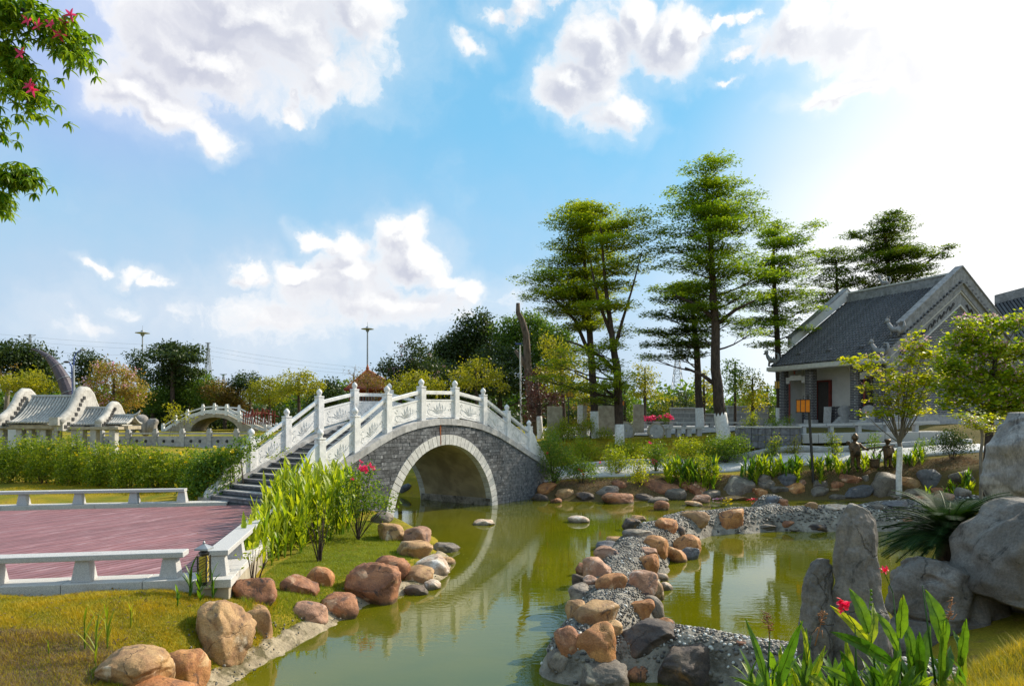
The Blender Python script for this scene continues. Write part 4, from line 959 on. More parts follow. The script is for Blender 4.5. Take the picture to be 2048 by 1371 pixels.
# large artificial crags: lofted outlines with cracks
def crag(name, label, rows, Y, m, depth=.8, seed=1, n=72, sub=5, amp=.05, pw=3.2, ridge=.09, npl=7):
    """rows: (row, left, right) of the photograph from top to bottom"""
    rows = sorted(rows); ys = np.interp(np.linspace(0, len(rows) - 1, (len(rows) - 1) * sub * 2 + 1), range(len(rows)), [r[0] for r in rows])
    li = np.interp(ys, [r[0] for r in rows], [r[1] for r in rows]); ri = np.interp(ys, [r[0] for r in rows], [r[2] for r in rows])
    V = []; k = len(ys); sc = Y / F; sc = (Y + depth * max(r[2] - r[1] for r in rows) * sc / 2) / F
    wmax = max(r[2] - r[1] for r in rows) * sc; rq = random.Random(seed * 13)
    PL = [(k_ * 2 * math.pi / npl + rq.uniform(-.3, .3), rq.uniform(.82, 1.05), rq.uniform(0, 6), rq.uniform(-.5, .5)) for k_ in range(npl)]
    for i in range(k):
        c_ = ((li[i] + ri[i]) / 2 - 1024) * sc; a = (ri[i] - li[i]) / 2 * sc; z = CZ - (ys[i] - H) * sc; b = depth * wmax / 2 * (a / (wmax / 2)) ** .6
        sg = (ys[i] - ys[0]) / (ys[-1] - ys[0]); tt = [2 * math.pi * j / n for j in range(n)]; rr = []
        for t in tt:        # planes whose offsets drift with height: flat faces meeting in edges
            r_ = 9.
            for kk, (tk, hk, ph, dr_) in enumerate(PL):
                cc = math.cos(t - tk - dr_ * (sg - .5)); hh = hk + .10 * math.sin(ph + sg * 5.) + .05 * math.sin(ph * 3 + sg * 13)
                if cc > .05: r_ = min(r_, hh / cc)
            rr.append(r_)
        P2 = np.array([(r_ * math.cos(t), r_ * math.sin(t)) for r_, t in zip(rr, tt)]); mnx, mxx = P2[:, 0].min(), P2[:, 0].max(); P2[:, 0] = (P2[:, 0] - (mnx + mxx) / 2) / ((mxx - mnx) / 2)
        P2[:, 1] /= np.abs(P2[:, 1]).max()
        for j in range(n): V.append((c_ + a * P2[j, 0], Y + depth * wmax / 2 + b * P2[j, 1], z))
    V.append(((li[0] + ri[0]) / 2 * sc - 1024 * sc, Y + depth * wmax / 2, CZ - (ys[0] - H) * sc + .01))
    V = np.array(V); Fs = [(i * n + j, (i + 1) * n + j, (i + 1) * n + (j + 1) % n, i * n + (j + 1) % n) for i in range(k - 1) for j in range(n)]
    Fs += [(k * n, i, (i + 1) % n) for i in range(n)]
    cen = V.mean(0); d = V - cen; d[:, 2] *= .25; d /= np.linalg.norm(d, axis=1)[:, None] + 1e-6
    # broken faces: cut the mass by random planes, then stretch it back to the outline
    lo, hi = V.min(0), V.max(0); U = (V - (lo + hi) / 2) / ((hi - lo) / 2)
    for _ in range(22):
        nr = np.array([rq.gauss(0, 1), rq.gauss(-.3, 1), rq.gauss(0, .6)]); nr /= np.linalg.norm(nr); dd = U @ nr; kq = dd.max() * rq.uniform(.72, .93); U -= np.outer(np.clip(dd - kq, 0, None) * .94, nr)
    U = (U - (U.min(0) + U.max(0)) / 2) / ((U.max(0) - U.min(0)) / 2); V2 = (lo + hi) / 2 + U * (hi - lo) / 2; V2[:, 2] = V[:, 2]
    for i in range(k):       # every ring keeps the width it has in the photograph
        q = V2[i * n:(i + 1) * n, 0]; a_, b_ = q.min(), q.max(); V2[i * n:(i + 1) * n, 0] = ((li[i] - 1024) + (q - a_) / max(1e-6, b_ - a_) * (ri[i] - li[i])) * sc
    V2[-1] = V[-1]; V = V2
    s = 1 / max(.4, wmax)
    V[:, 2] += .05 * wmax * vnoise(V, 1.5 * s, seed + 3) * np.clip((V[:, 2].max() - V[:, 2]) * 3, 0, 1)
    low = vnoise(V, 1.6 * s, seed); r1 = np.abs(vnoise(V, 2.6 * s, seed + 5)); crack = np.clip(.10 - np.abs(vnoise(V * [1, 1, .45], 3.2 * s, seed + 9)), 0, .1) / .1
    V = V + d * (low * amp * wmax - r1 * ridge * wmax * .5 - crack * .045 * wmax + .028 * wmax * vnoise(V, 9 * s, seed + 31) + .009 * wmax * vnoise(V, 22 * s, seed + 41))[:, None]
    o = mk(name, V, Fs, m, smooth=True, loc=(cen[0], cen[1], V[:, 2].min())); sm = o.modifiers.new('s', 'SUBSURF'); sm.levels = 1; sm.render_levels = 1
    return tag(o, label, 'rock')
crag('standing_stone', 'tall grey standing stone with a sunlit edge in front of the inner pool', [(1006, 1698, 1716), (1020, 1686, 1742), (1045, 1672, 1754), (1100, 1666, 1758), (1200, 1654, 1772), (1300, 1642, 1786), (1420, 1630, 1798), (1520, 1620, 1810)], 7.4, M['rockery'], .75, 3, amp=.03, pw=4.)
crag('standing_stone', 'shorter grey stone shoulder at the left of the tall standing stone', [(1118, 1634, 1660), (1132, 1622, 1666), (1165, 1608, 1668), (1220, 1605, 1668), (1300, 1600, 1670), (1400, 1596, 1672), (1500, 1590, 1680)], 7.55, M['rockery'], 1.1, 8, amp=.04)
crag('rock_ledge', 'broad flat-topped rock ledge between the standing stone and the right crag', [(1116, 1838, 1872), (1126, 1810, 1905), (1142, 1788, 1960), (1170, 1775, 2010), (1210, 1772, 2040), (1232, 1784, 2050), (1246, 1800, 2040)], 8.9, M['rockery'], .6, 13, amp=.02)
crag('rock_ledge', 'shaded lower rock shelf beneath the broad ledge', [(1236, 1790, 2030), (1262, 1772, 2060), (1310, 1765, 2070), (1400, 1760, 2080), (1500, 1750, 2090)], 8.7, M['rockery'], .5, 17, amp=.03)
crag('rock_crag', 'large cracked grey rock leaning in from the right edge', [(996, 2022, 2120), (1012, 2006, 2180), (1037, 1987, 2230), (1094, 1955, 2270), (1150, 1948, 2280), (1185, 1954, 2280), (1212, 2010, 2280), (1240, 2058, 2270), (1300, 2088, 2260), (1400, 2098, 2250)], 8.2, M['rockery'], .7, 21, amp=.02, pw=3.6)
crag('rock_crag', 'tall pale weathered crag at the right edge above the cycad', [(822, 2012, 2110), (834, 2000, 2150), (855, 1984, 2180), (882, 1958, 2200), (935, 1952, 2220), (965, 1946, 2230), (1010, 1960, 2240), (1080, 1975, 2250), (1180, 1985, 2250)], 11.4, M['rockery_pale'], .6, 34, amp=.02, ridge=.12, pw=3.4)
for i, (x0, y0, x1, y1, c, lb) in enumerate([(252, 834, 276, 862, 'rockery_pale', 'left rock of the small rockery behind the pavilion corner'), (272, 828, 300, 864, 'rockery_pale', 'tallest rock of the small rockery behind the pavilion'), (294, 836, 316, 862, 'rockery_pale', 'right rock of the small rockery before the grey parapet')]):
    boulder(x0, y0, x1, y1, c, lb, group='small rockery behind the parapet', Yf=50, name='rockery_rock')

# ---------------------------------------------------------------- foliage
def leaf_mesh(C, L_, W_, flat=.0, droop=0., rs=None, aim=None):
    """one folded leaf (two triangles pairs) at every row of C"""
    n = len(C); a = rng.uniform(0, 2 * np.pi, n)
    el = rng.normal(0, .25 if flat else .7, n) - droop
    A = np.stack([np.cos(a) * np.cos(el), np.sin(a) * np.cos(el), np.sin(el)], 1)
    if aim is not None: A = A * .6 + aim; A /= np.linalg.norm(A, axis=1)[:, None]
    R = rng.normal(0, 1, (n, 3)); R[:, 2] = np.abs(R[:, 2]) + flat * 3
    B_ = np.cross(A, R); B_ /= np.linalg.norm(B_, axis=1)[:, None] + 1e-9
    s = rng.uniform(.6, 1.25, n)[:, None] if rs is None else rs[:, None]; l = L_ * s; w = W_ * s * .5
    V = np.stack([C, C + A * l * .5 + B_ * w, C + A * l, C + A * l * .5 - B_ * w], 1).reshape(-1, 3)
    return V, np.arange(4 * n).reshape(-1, 4)
def twigs(pads, per, k, spread, flatz=1., shell=0.):
    """pads: (x, y, z, rx, ry, rz); per twigs per pad unit, k leaves around each twig"""
    out = []; T = []
    for (x, y, z, rx, ry, rz) in pads:
        n = max(3, int(per * (rx * ry + rx * rz + ry * rz) / 3)); d = rng.normal(0, 1, (n, 3)); d /= np.linalg.norm(d, axis=1)[:, None]
        r = rng.random(n) ** (1 / 3.) ; r = shell + (1 - shell) * r
        c = d * r[:, None] * np.array([rx, ry, rz]) + np.array([x, y, z]); T.append(c)
    T = np.concatenate(T); n = len(T)
    C = np.repeat(T, k, 0) + rng.normal(0, 1, (n * k, 3)) * spread * np.array([1, 1, flatz])
    tt = np.clip(np.repeat(rng.normal(.45, .22, n), k) + rng.normal(0, .16, n * k), 0, .84)
    return T, C, tt
def px_pads(pads, Y, dep=1., turn=(), base=None, jit=.0):
    """photo ellipses -> ellipsoids at distance Y; copies turned about the trunk give the crown its depth"""
    out = []
    for q in pads:
        px, py, hw, hh = q[:4]; x, y, z = D(px, py, Y); rx = hw * Y / F; rz = hh * Y / F
        oy = random.uniform(-1, 1) * rx * jit
        out.append((x, y + oy, z, rx, rx * dep, rz))
        if base is not None:
            dx = x - base[0]
            for t in turn:
                t = t + random.uniform(-.35, .35); s = random.uniform(.8, 1.)
                out.append((base[0] + dx * math.cos(t) * s, base[1] + dx * math.sin(t) * s + oy, z + random.uniform(-.4, .4) * rz, rx * .85, rx * .85, rz))
    return out
def curve_pts(a, b, sag, n=5):
    a, b = Vector(a), Vector(b); return [a.lerp(b, t) + Vector((0, 0, -sag * math.sin(math.pi * t))) for t in [i / (n - 1) for i in range(n)]]
def tree(name, label, cat, trunk, Y, pads, lm, bark='bark', leaf=(.14, .07), per=26, k=9, spread=.22, flat=1., turn=(), dep=1., group=None, limb=True, white=None, tw=5, jit=.5, flowers=None, fork=None, rpx=None, shell=0., flatz=.4, tipn=1, base_z=None, limbs_r=.4, low=None):
    """trunk: photo points (px, py, radius px) from the ground up"""
    tp = [D(px, py, Y) for px, py, r in trunk]; rr = [r * Y / F for _, _, r in trunk]
    e = empty(name, tp[0], label, cat, group)
    P = px_pads(pads, Y, dep, turn, tp[len(tp) // 2], jit)
    mb = MB(); gz = float(terr(tp[0][0], tp[0][1]))
    base = (tp[0][0], tp[0][1], min(gz, tp[0][2]) - .25)
    pts = [base] + tp; rads = [rr[0] * 1.12] + rr
    fine = []; fr_ = []
    for i in range(len(pts) - 1):
        for t in (0, .5): fine.append(Vector(pts[i]).lerp(Vector(pts[i + 1]), t) + Vector((random.uniform(-1, 1), random.uniform(-1, 1), 0)) * rads[i] * .12); fr_.append(rads[i] * (1 - t) + rads[i + 1] * t)
    fine.append(Vector(pts[-1])); fr_.append(rads[-1]); mb.tube(fine, fr_, 9)
    if fork:
        for fk in fork:
            mb.tube([D(px, py, Y + (q[3] if len(q) > 3 else 0)) for q in fk for px, py in [(q[0], q[1])]], [q[2] * Y / F for q in fk], 7)
    axis = [Vector(p) for p in pts]
    def on_axis(z):
        for i in range(len(axis) - 1):
            if axis[i].z <= z <= axis[i + 1].z: t = (z - axis[i].z) / max(1e-6, axis[i + 1].z - axis[i].z); return axis[i].lerp(axis[i + 1], t), rads[i] * (1 - t) + rads[i + 1] * t
        return (axis[-1], rads[-1]) if z > axis[-1].z else (axis[1], rads[1])
    if limb:
        for (x, y, z, rx, ry, rz) in P:
            hd = math.hypot(x - tp[-1][0], y - tp[-1][1]); s, sr = on_axis(max(tp[0][2] + .3, z - .35 * hd - .3 * rz))
            r0 = max(.012, min(sr * limbs_r, .03 + .012 * hd) * 1.); mid = curve_pts(s, (x, y, z), .06 * hd)
            mb.tube(mid, list(np.linspace(r0, r0 * .35, 5)), 5, cap=False)
            for _ in range(tw):
                a = random.uniform(0, 6.28); q = random.uniform(.5, .95); en_ = (x + math.cos(a) * rx * q, y + math.sin(a) * ry * q, z + random.uniform(-.3, .5) * rz)
                st_ = mid[random.choice((2, 3, 4))]; mb.tube(curve_pts(st_, en_, .02 * hd, 3), [r0 * .35, r0 * .22, r0 * .1], 3, cap=False)
    mb.build('trunk', M[bark], e, smooth=True)
    if white:
        (wy, wr) = white; i0 = tp[0]; zt_ = D(trunk[0][0], wy, Y)[2]; pw_, rw = on_axis(zt_)
        m2 = MB(); b0 = Vector(fine[0]); seq = [p for p in fine if p.z < zt_]; ra = [r for p, r in zip(fine, fr_) if p.z < zt_]
        m2.tube(seq + [pw_], [r * 1.04 + .006 for r in ra] + [rw * 1.04 + .006], 10); m2.build('whitewash_band', M['whitewash'], e, smooth=True)
    T, C, tt = twigs(P, per, k, spread, flatz, shell)
    V, Fc = leaf_mesh(C, leaf[0], leaf[1], flat); mk('crown', V, Fc, lm, e, tint=tt)
    if flowers:
        fm_, fn, fs = flowers; idx = rng.choice(len(T), min(fn, len(T)), replace=False); top = T[idx]
        C2 = np.repeat(top, 9, 0) + rng.normal(0, fs * .9, (len(top) * 9, 3)) + np.array([0, 0, fs]); V, Fc = leaf_mesh(C2, fs * 1.1, fs * .7); mk('blossom', V, Fc, fm_, e, tint=rng.random(len(C2)))
    return e
def shrub(name, label, pads, Y, lm, leaf=(.06, .03), per=200, k=8, woody=True, spread=.07, group=None, flowers=None, stems=None, cat='shrub', dep=.9, flat=0., shell=.0, tall=0., flatz=1., stem_m='bark', sr=.012):
    P = px_pads(pads, Y, dep, jit=.2); bx = sum(p[0] for p in P) / len(P); by = sum(p[1] for p in P) / len(P)
    if stems: bx, by, _ = D(stems[0], stems[1], Y)
    gz = float(surf(bx, by)); e = empty(name, (bx, by, gz), label, cat, group); mb = MB()
    for p in (P if woody else P[:1]):
        for _ in range((4 if not stems else 3) if woody else 1):
            b = (bx + random.uniform(-.04, .04), by + random.uniform(-.04, .04), gz - .08) if stems else (p[0] + random.uniform(-.6, .6) * p[3], p[1] + random.uniform(-.3, .3) * p[4], gz - .05) if woody else (p[0] - p[3], p[1], p[2])
            t_ = (p[0] + random.uniform(-.6, .6) * p[3], p[1] + random.uniform(-.5, .5) * p[4], p[2] + random.uniform(0, .8) * p[5])
            mb.tube(curve_pts(b, t_, -.05, 4), [sr, sr * .8, sr * .6, sr * .3], 4, cap=False)
    mb.build('stem', M[stem_m], e)
    T, C, tt = twigs(P, per, k, spread, flatz, shell); C[:, 2] += tall * np.abs(rng.normal(0, 1, len(C))) * .0
    V, Fc = leaf_mesh(C, leaf[0], leaf[1], flat, droop=-.35); mk('foliage', V, Fc, lm, e, tint=tt)
    if flowers:
        for fm_, pts, fs in flowers:
            if isinstance(pts, int):
                dd = rng.normal(0, 1, (pts, 3)); dd[:, 1] = -np.abs(dd[:, 1]); dd[:, 2] = np.abs(dd[:, 2]) - .2 * rng.random(pts); dd /= np.linalg.norm(dd, axis=1)[:, None]
                ch = [P[i] for i in rng.integers(0, len(P), pts)]; Q = [(p[0] + d_[0] * p[3], p[1] + d_[1] * p[4], p[2] + d_[2] * p[5]) for p, d_ in zip(ch, dd)]
            else: Q = [D(a_, b_, Y - .25) for a_, b_ in pts]
            for q in Q:
                C2 = np.repeat(np.array([q]), 14, 0) + rng.normal(0, fs * .3, (14, 3)); V, Fc = leaf_mesh(C2, fs, fs * .7); mk('flower', V, Fc, fm_, e, tint=rng.random(14))
    return e

# strap-leaved plants
def blade(mb_v, mb_f, base, az, length, width, lean, curl, seg=5, fold=.25, tints=None, t=.5, el0=None):
    """one arching leaf: three points across, tapering to both ends"""
    b = len(mb_v); p = np.array(base, float); th = el0 if el0 is not None else math.pi / 2 - lean; hx, hy = math.cos(az), math.sin(az); sx, sy = -hy, hx
    for i in range(seg + 1):
        s = i / seg; w = width * .5 * (math.sin(math.pi * min(1, (s * .93 + .07)) ** .75) ** .8 if s < 1 else .0)
        dirv = np.array([hx * math.cos(th), hy * math.cos(th), math.sin(th)]); nrm_ = np.array([-hx * math.sin(th), -hy * math.sin(th), math.cos(th)])
        for k in (-1, 0, 1): mb_v.append(tuple(p + np.array([sx, sy, 0]) * w * k + nrm_ * (abs(k) * w * fold)))
        p = p + dirv * length / seg; th -= curl / seg
    for i in range(seg):
        for k in (0, 1): mb_f.append((b + i * 3 + k, b + i * 3 + k + 1, b + (i + 1) * 3 + k + 1, b + (i + 1) * 3 + k)); (tints is not None) and tints.append(t)
def canna_plant(base, n, h, width, lm, label, group, rnd_, name='canna_plant', parts=False, cat='plant', flower=None, dry=None, lean=(.05, .5), leaf_l=None):
    e = empty(name, base, label, cat, group); bx, by, bz = base
    st = MB(); top = (bx + rnd_.uniform(-.05, .05) * h, by + rnd_.uniform(-.05, .05) * h, bz + h * .8); st.tube([(bx, by, bz - .05), ((bx + top[0]) / 2, (by + top[1]) / 2, bz + h * .4), top], [.012 * h + .004, .010 * h + .003, .004], 5)
    st.build('stem', lm, e)
    V, Fc, T = [], [], []
    for i in range(n):
        s = (i + .5) / n; q = Vector(base).lerp(Vector(top), s * .95); ll = (leaf_l or h * .55) * rnd_.uniform(.75, 1.15)
        args = ((q.x, q.y, q.z), rnd_.uniform(0, 6.28), ll, width * rnd_.uniform(.7, 1.15), rnd_.uniform(*lean) * (1.2 - s * .6), rnd_.uniform(.1, .9))
        tv = min(.84, max(0, rnd_.gauss(.5, .22)))
        if parts:
            v_, f_, t_ = [], [], []; blade(v_, f_, *args, seg=8, tints=t_, t=tv); mk('leaf', v_, f_, lm, e, smooth=True, tint=t_)
        else: blade(V, Fc, *args, seg=4, tints=T, t=tv)
    if not parts: mk('foliage', V, Fc, lm, e, smooth=True, tint=T)
    if flower:
        fm_, fz, fs = flower; c = np.array(top) + np.array([0, 0, fz]); C2 = c + rng.normal(0, fs * .45, (10, 3)); vv, ff_ = [], []; tn = []
        for q in C2: blade(vv, ff_, q, rnd_.uniform(0, 6.28), fs * 1.6, fs * .8, rnd_.uniform(.1, 1.1), .9, 4, tints=tn, t=rnd_.random())
        mk('flower', vv, ff_, fm_, e, smooth=True, tint=tn); MB().tube([top, tuple(c)], [.005, .003], 4).build('flower_stalk', lm, e)
    if dry:
        c = Vector(top) + Vector((0, 0, dry)); m3 = MB(); m3.tube([top, c], [.004, .003], 4)
        for _ in range(9): q = Vector(top).lerp(c, rnd_.uniform(.4, 1)); m3.tube([q, q + Vector((rnd_.uniform(-.04, .04), rnd_.uniform(-.04, .04), rnd_.uniform(0, .06)))], [.003, .006], 4)
        m3.build('seed_head', RK['red'], e)
    return e
def grass(name, label_kind, region, n, hgt, m, lean=.5, w=.006, jit=0.):
    """blades on a photo-shaped patch: region is a world polygon"""
    R_ = np.array(region); x = rng.uniform(R_[:, 0].min(), R_[:, 0].max(), n * 3); y = rng.uniform(R_[:, 1].min(), R_[:, 1].max(), n * 3)
    k = sdf(x, y, region) < 0; x, y = x[k][:n], y[k][:n]; z = terr(x, y); k = z > WZ + .10; x, y, z = x[k], y[k], z[k]; n = len(x)
    cl = np.sin(x * 5.1 + np.sin(y * 3.7) * 2) * np.sin(y * 4.3 + np.cos(x * 2.9)) * .5 + .5
    h = hgt * rng.uniform(.4, 1.1, n) * (.6 + .7 * cl); a = rng.uniform(0, 2 * np.pi, n); l = rng.uniform(0, lean, n) + .1
    B_ = np.stack([x, y, z - .01], 1); S = np.stack([-np.sin(a), np.cos(a), np.zeros(n)], 1) * w; Tp = B_ + np.stack([np.cos(a) * l * h * 1.2, np.sin(a) * l * h * 1.2, h], 1)
    V = np.stack([B_ - S, B_ + S, Tp], 1).reshape(-1, 3); t = np.clip(.25 + .5 * cl + rng.normal(0, .2, n), 0, .84)
    return tag(mk(name, V, np.arange(3 * n).reshape(-1, 3), m, tint=t), kind='stuff')

# ---------------------------------------------------------------- hall on the right
HN = np.array(D(1777, 690, 36.)[:2]); hf = np.array((-3.2, 6.5)) / math.hypot(3.2, 6.5); hg = np.array((6.5, 3.2)) / math.hypot(3.2, 6.5)
def HB(u, w, z): q = HN + hg * u + hf * w; return (q[0], q[1], z)     # u along the gable, w along the front
ZF, ZE, HW, HL = 2.38, 6.30, 6.1, 7.3; ZR = ZE + 3.95
hall = empty('brick_hall', HB(HW, HL / 2, ZF), 'traditional dark brick hall with tiled gable roof and white porch walls', 'building')
def w_at(px, u=0.):
    a = (px - 1024) / F; q = HN + hg * u; return (a * q[1] - q[0]) / (hf[0] - a * hf[1])
M['hall_brick'] = brick_mat('hall_brick', (.075, .075, .09), (.055, .055, .068), (.42, .41, .40), .34, .095, 'xyz')
def gfr(u, z): return HB(u, 0, z)
# gable wall
sl_h = (ZR - ZE) / HW
MB().prism([(0.15, ZF - .3), (2 * HW - .15, ZF - .3), (2 * HW - .15, ZE - .05), (HW, ZR - .35), (.15, ZE - .05)], lambda a, b: HB(a, 0, b), lambda a, b: HB(a, .35, b)).build('gable_wall', M['hall_brick'], hall)
MB().box(.1, 2 * HW - .1, -.05, .36, ZF - .35, ZF + .5, HB).build('wall_plinth', M['grey_stone'], hall)
def rake(z0, z1, w0, w1, name, m, u0=-.75, parent=None, rows=(0, 1), u1=HW):
    for s in rows:
        f_ = (lambda a: a) if s == 0 else (lambda a: 2 * HW - a)
        poly = [(u0, ZE + u0 * sl_h + z0), (u1, ZE + u1 * sl_h + z0), (u1, ZE + u1 * sl_h + z1), (u0, ZE + u0 * sl_h + z1)]
        o = MB().prism(poly, lambda a, b: HB(f_(a), w0, b), lambda a, b: HB(f_(a), w1, b)).build(name, m, parent or hall)
    return o
rake(-1.24, -1.14, -.10, .02, 'white_gable_line', M['cornice'], u0=.25); rake(-.46, -.36, -.12, .02, 'white_gable_line', M['cornice'], u0=-.5)
band = rake(-1.14, -.50, -.06, .02, 'gable_band', M['roof_trim'], u0=-.15); rake(-.36, .04, -.16, .02, 'gable_cornice', M['roof_trim'], u0=-.8); rake(.04, .16, -.28, .3, 'verge_board', M['roof_trim'], u0=-.8)
for s in (0, 1):
    for k in range(6):
        u = 1.1 + k * .82; f_ = (lambda a: a) if s == 0 else (lambda a: 2 * HW - a); z = ZE + u * sl_h - .82
        pts = [HB(f_(u + dx), -.075, z + dx * sl_h + dz) for dx, dz in ((-.36, -.14), (-.26, .06), (-.12, .12), (-.02, .02), (-.10, -.08), (-.02, -.14), (.12, -.06), (.26, .10), (.36, .02), (.28, -.08))]
        MB().tube(pts, [.015, .035, .045, .04, .03, .035, .05, .045, .035, .012], 5).build('scroll_ornament', M['dark_metal'], hall)
# verge tiles and high parapet on both gables
for w0 in (-.18, HL - .12):
    for s in (0, 1):
        f_ = (lambda a: a) if s == 0 else (lambda a: 2 * HW - a)
        if w0 < 0:
            for k in range(24):
                u = -.7 + k * .285; z = ZE + u * sl_h + .17
                MB().prism([(math.cos(t) * .10, math.sin(t) * .10) for t in np.linspace(0, math.pi, 5)], lambda a, b: HB(f_(u + a), w0 - .12, z + b), lambda a, b: HB(f_(u + a), w0 + .42, z + b)).build('verge_tile', M['roof_tile'], hall)
        poly = [(1.0, ZE + 1.0 * sl_h + .20), (HW, ZR + .2), (HW, ZR + .95), (1.0, ZE + 1.0 * sl_h + .82)]
        MB().prism(poly, lambda a, b: HB(f_(a), w0, b), lambda a, b: HB(f_(a), w0 + .34, b)).build('gable_parapet', M['roof_trim'] if w0 < 0 else M['plaster'], hall)
        poly = [(.9, ZE + .9 * sl_h + .82), (HW, ZR + .95), (HW, ZR + 1.03), (.9, ZE + .9 * sl_h + .90)]
        MB().prism(poly, lambda a, b: HB(f_(a), w0 - .05, b), lambda a, b: HB(f_(a), w0 + .39, b)).build('parapet_capping', M['roof_trim'], hall)
# tiled slopes: under layer and each rounded row of cover tiles
for s in (0, 1):
    f_ = (lambda a: a) if s == 0 else (lambda a: 2 * HW - a)
    mk('roof_slope', [HB(f_(-.85), .1, ZE - .85 * sl_h + .10), HB(f_(-.85), HL, ZE - .85 * sl_h + .10), HB(HW, HL, ZR + .10), HB(HW, .1, ZR + .10)], [(0, 1, 2, 3)], M['roof_under'], hall)
    nrow = 32
    for k in range(nrow):
        w = .3 + k * (HL - .5) / nrow; mb = MB(); nseg = 26 if s == 0 else 2
        for i in range(nseg):
            ua = -.88 + (HW + .75) * i / nseg; ub = -.88 + (HW + .75) * (i + 1) / nseg + .02; za = ZE + ua * sl_h + .13; zb_ = ZE + ub * sl_h + .10
            prof = [(math.cos(t) * .072, math.sin(t) * .11) for t in np.linspace(0, math.pi, 4)]
            v = [HB(f_(ua), w + a, za + b + .012) for a, b in prof] + [HB(f_(ub), w + a * .85, zb_ + b * .85) for a, b in prof]
            mb.add(v, [(0, 1, 5, 4), (1, 2, 6, 5), (2, 3, 7, 6), (3, 2, 1, 0)])
        mb.build('tile_row', M['roof_tile'], hall)
    MB().box(-.95, -.78, -.15, HL + .1, ZE - .95 * sl_h - .10, ZE - .80 * sl_h + .03, lambda u, w, z: HB(f_(u), w, z)).build('eave_fascia', M['cornice'], hall)
    MB().prism([(-.93, ZE - .93 * sl_h - .16), (-.3, ZE - .93 * sl_h - .16), (-.1, ZE - .15), (-.93, ZE - .93 * sl_h)], lambda a, b: HB(f_(a), -.1, b), lambda a, b: HB(f_(a), HL, b)).build('eave_cornice', M['cornice'], hall)
rd = MB().box(HW - .14, HW + .14, .3, HL - .3, ZR - .05, ZR + .62, HB).build('roof_ridge', M['roof_trim'], hall)
MB().box(HW - .2, HW + .2, .3, HL - .3, ZR + .62, ZR + .72, HB).build('ridge_capping', M['cornice'], rd)
def beast(c, s, name='ridge_beast', label=None):
    """small carved beast: body, raised head and curled tail"""
    mb = MB(); c = Vector(c); q = lambda a, z: c + Vector((hf[0] * a, hf[1] * a, z)) * s
    mb.tube([q(-.35, .1), q(-.15, .28), q(.1, .25), q(.3, .5), q(.42, .72)], [.10 * s, .16 * s, .15 * s, .11 * s, .07 * s], 7)
    mb.ball(tuple(q(.42, .78)), (.13 * s, .12 * s, .12 * s)); mb.tube([q(.45, .75), q(.62, .7)], [.07 * s, .04 * s], 5)
    mb.tube([q(-.32, .1), q(-.5, .35), q(-.45, .62), q(-.28, .66), q(-.25, .5)], [.08 * s, .08 * s, .06 * s, .05 * s, .02 * s], 5)
    for a in (-.2, .2): mb.tube([q(a, .2), q(a + .04, -.05)], [.07 * s, .06 * s], 5)
    for a in (.33, .48): mb.tube([q(a, .85), q(a - .05, 1.02)], [.03 * s, .01 * s], 4)
    for a in (-.1, .08): mb.tube([q(a, .36), q(a - .06, .52)], [.06 * s, .01 * s], 4)
    return mb.build(name, M['roof_trim'], hall, smooth=True)
beast(HB(-.75, .0, ZE - .45), 1.05); beast(HB(.55, .0, ZE + .75), 1.05); beast(HB(-.7, HL - .1, ZE - .35), 1.05); beast(HB(HW, HL * .62, ZR + .7), .8)
fr_ = MB()
for k in range(4): fr_.box(HW - .06, HW + .06, HL - .9 + k * .22, HL - .82 + k * .22, ZR - .1, ZR + .75 - .1 * k, HB)
for z in (.1, .4): fr_.box(HW - .05, HW + .05, HL - .95, HL - .1, ZR + z, ZR + z + .08, HB)
fr_.build('ridge_fretwork', M['roof_trim'], hall)
for k in range(3): MB().ball(HB(.1, 1.6 + k * 2.1, ZE + .28), (.18, .18, .12)).tube([HB(.1, 1.6 + k * 2.1 - .25, ZE + .2), HB(.1, 1.6 + k * 2.1 + .25, ZE + .2)], .08, 5).build('eave_ornament', M['roof_tile'], hall, smooth=True)
# porch: floor, rear wall, piers, beam, door
MB().box(-.9, 2 * HW, -.6, HL + .3, ZF - .5, ZF, HB).build('stone_platform', M['grey_stone'], hall)
MB().box(1.7, 1.9, .36, HL, ZF, ZE - .2, HB).build('porch_wall', M['plaster'], hall)
MB().box(1.62, 1.72, .36, HL, ZF, ZF + 1.0, HB).build('brick_dado', M['hall_brick'], hall)
MB().box(.15, 2 * HW - .15, HL - .35, HL, ZF - .3, ZE, HB).build('rear_wall', M['plaster'], hall)
MB().box(.0, 1.7, .36, HL, ZE - .32, ZE - .2, HB).build('porch_ceiling', M['plaster'], hall)
for px, wd, m in ((1568, .35, 'hall_brick'), (1622, .50, 'hall_brick'), (1713, .50, 'hall_brick')):
    w = w_at(px, .25); p_ = MB().box(.05, .45, w - wd / 2, w + wd / 2, ZF, ZE - .45, HB).build('pier', M[m], hall)
    MB().box(.0, .5, w - wd / 2 - .05, w + wd / 2 + .05, ZF, ZF + .2, HB).build('pier_base', M['grey_stone'], p_)
w = w_at(1769, .25); MB().box(.05, .5, .36, .9, ZF, ZE - .45, HB).build('pier', M['hall_brick'], hall)
MB().box(.05, .4, .36, HL - .1, ZE - .62, ZE - .15, HB).build('porch_beam', M['orange_beam'], hall)
for px in (1590, 1745):
    w = w_at(px, .05); b_ = MB(); b_.tube([HB(.0, w + math.cos(t) * .2, ZE - .55 + math.sin(t) * .2) for t in np.linspace(0, 6.28, 13)], .045, 5); b_.tube([HB(.0, w, ZE - .8), HB(.0, w, ZE - .95)], .06, 5); b_.build('beam_rosette', M['red_wood'], hall)
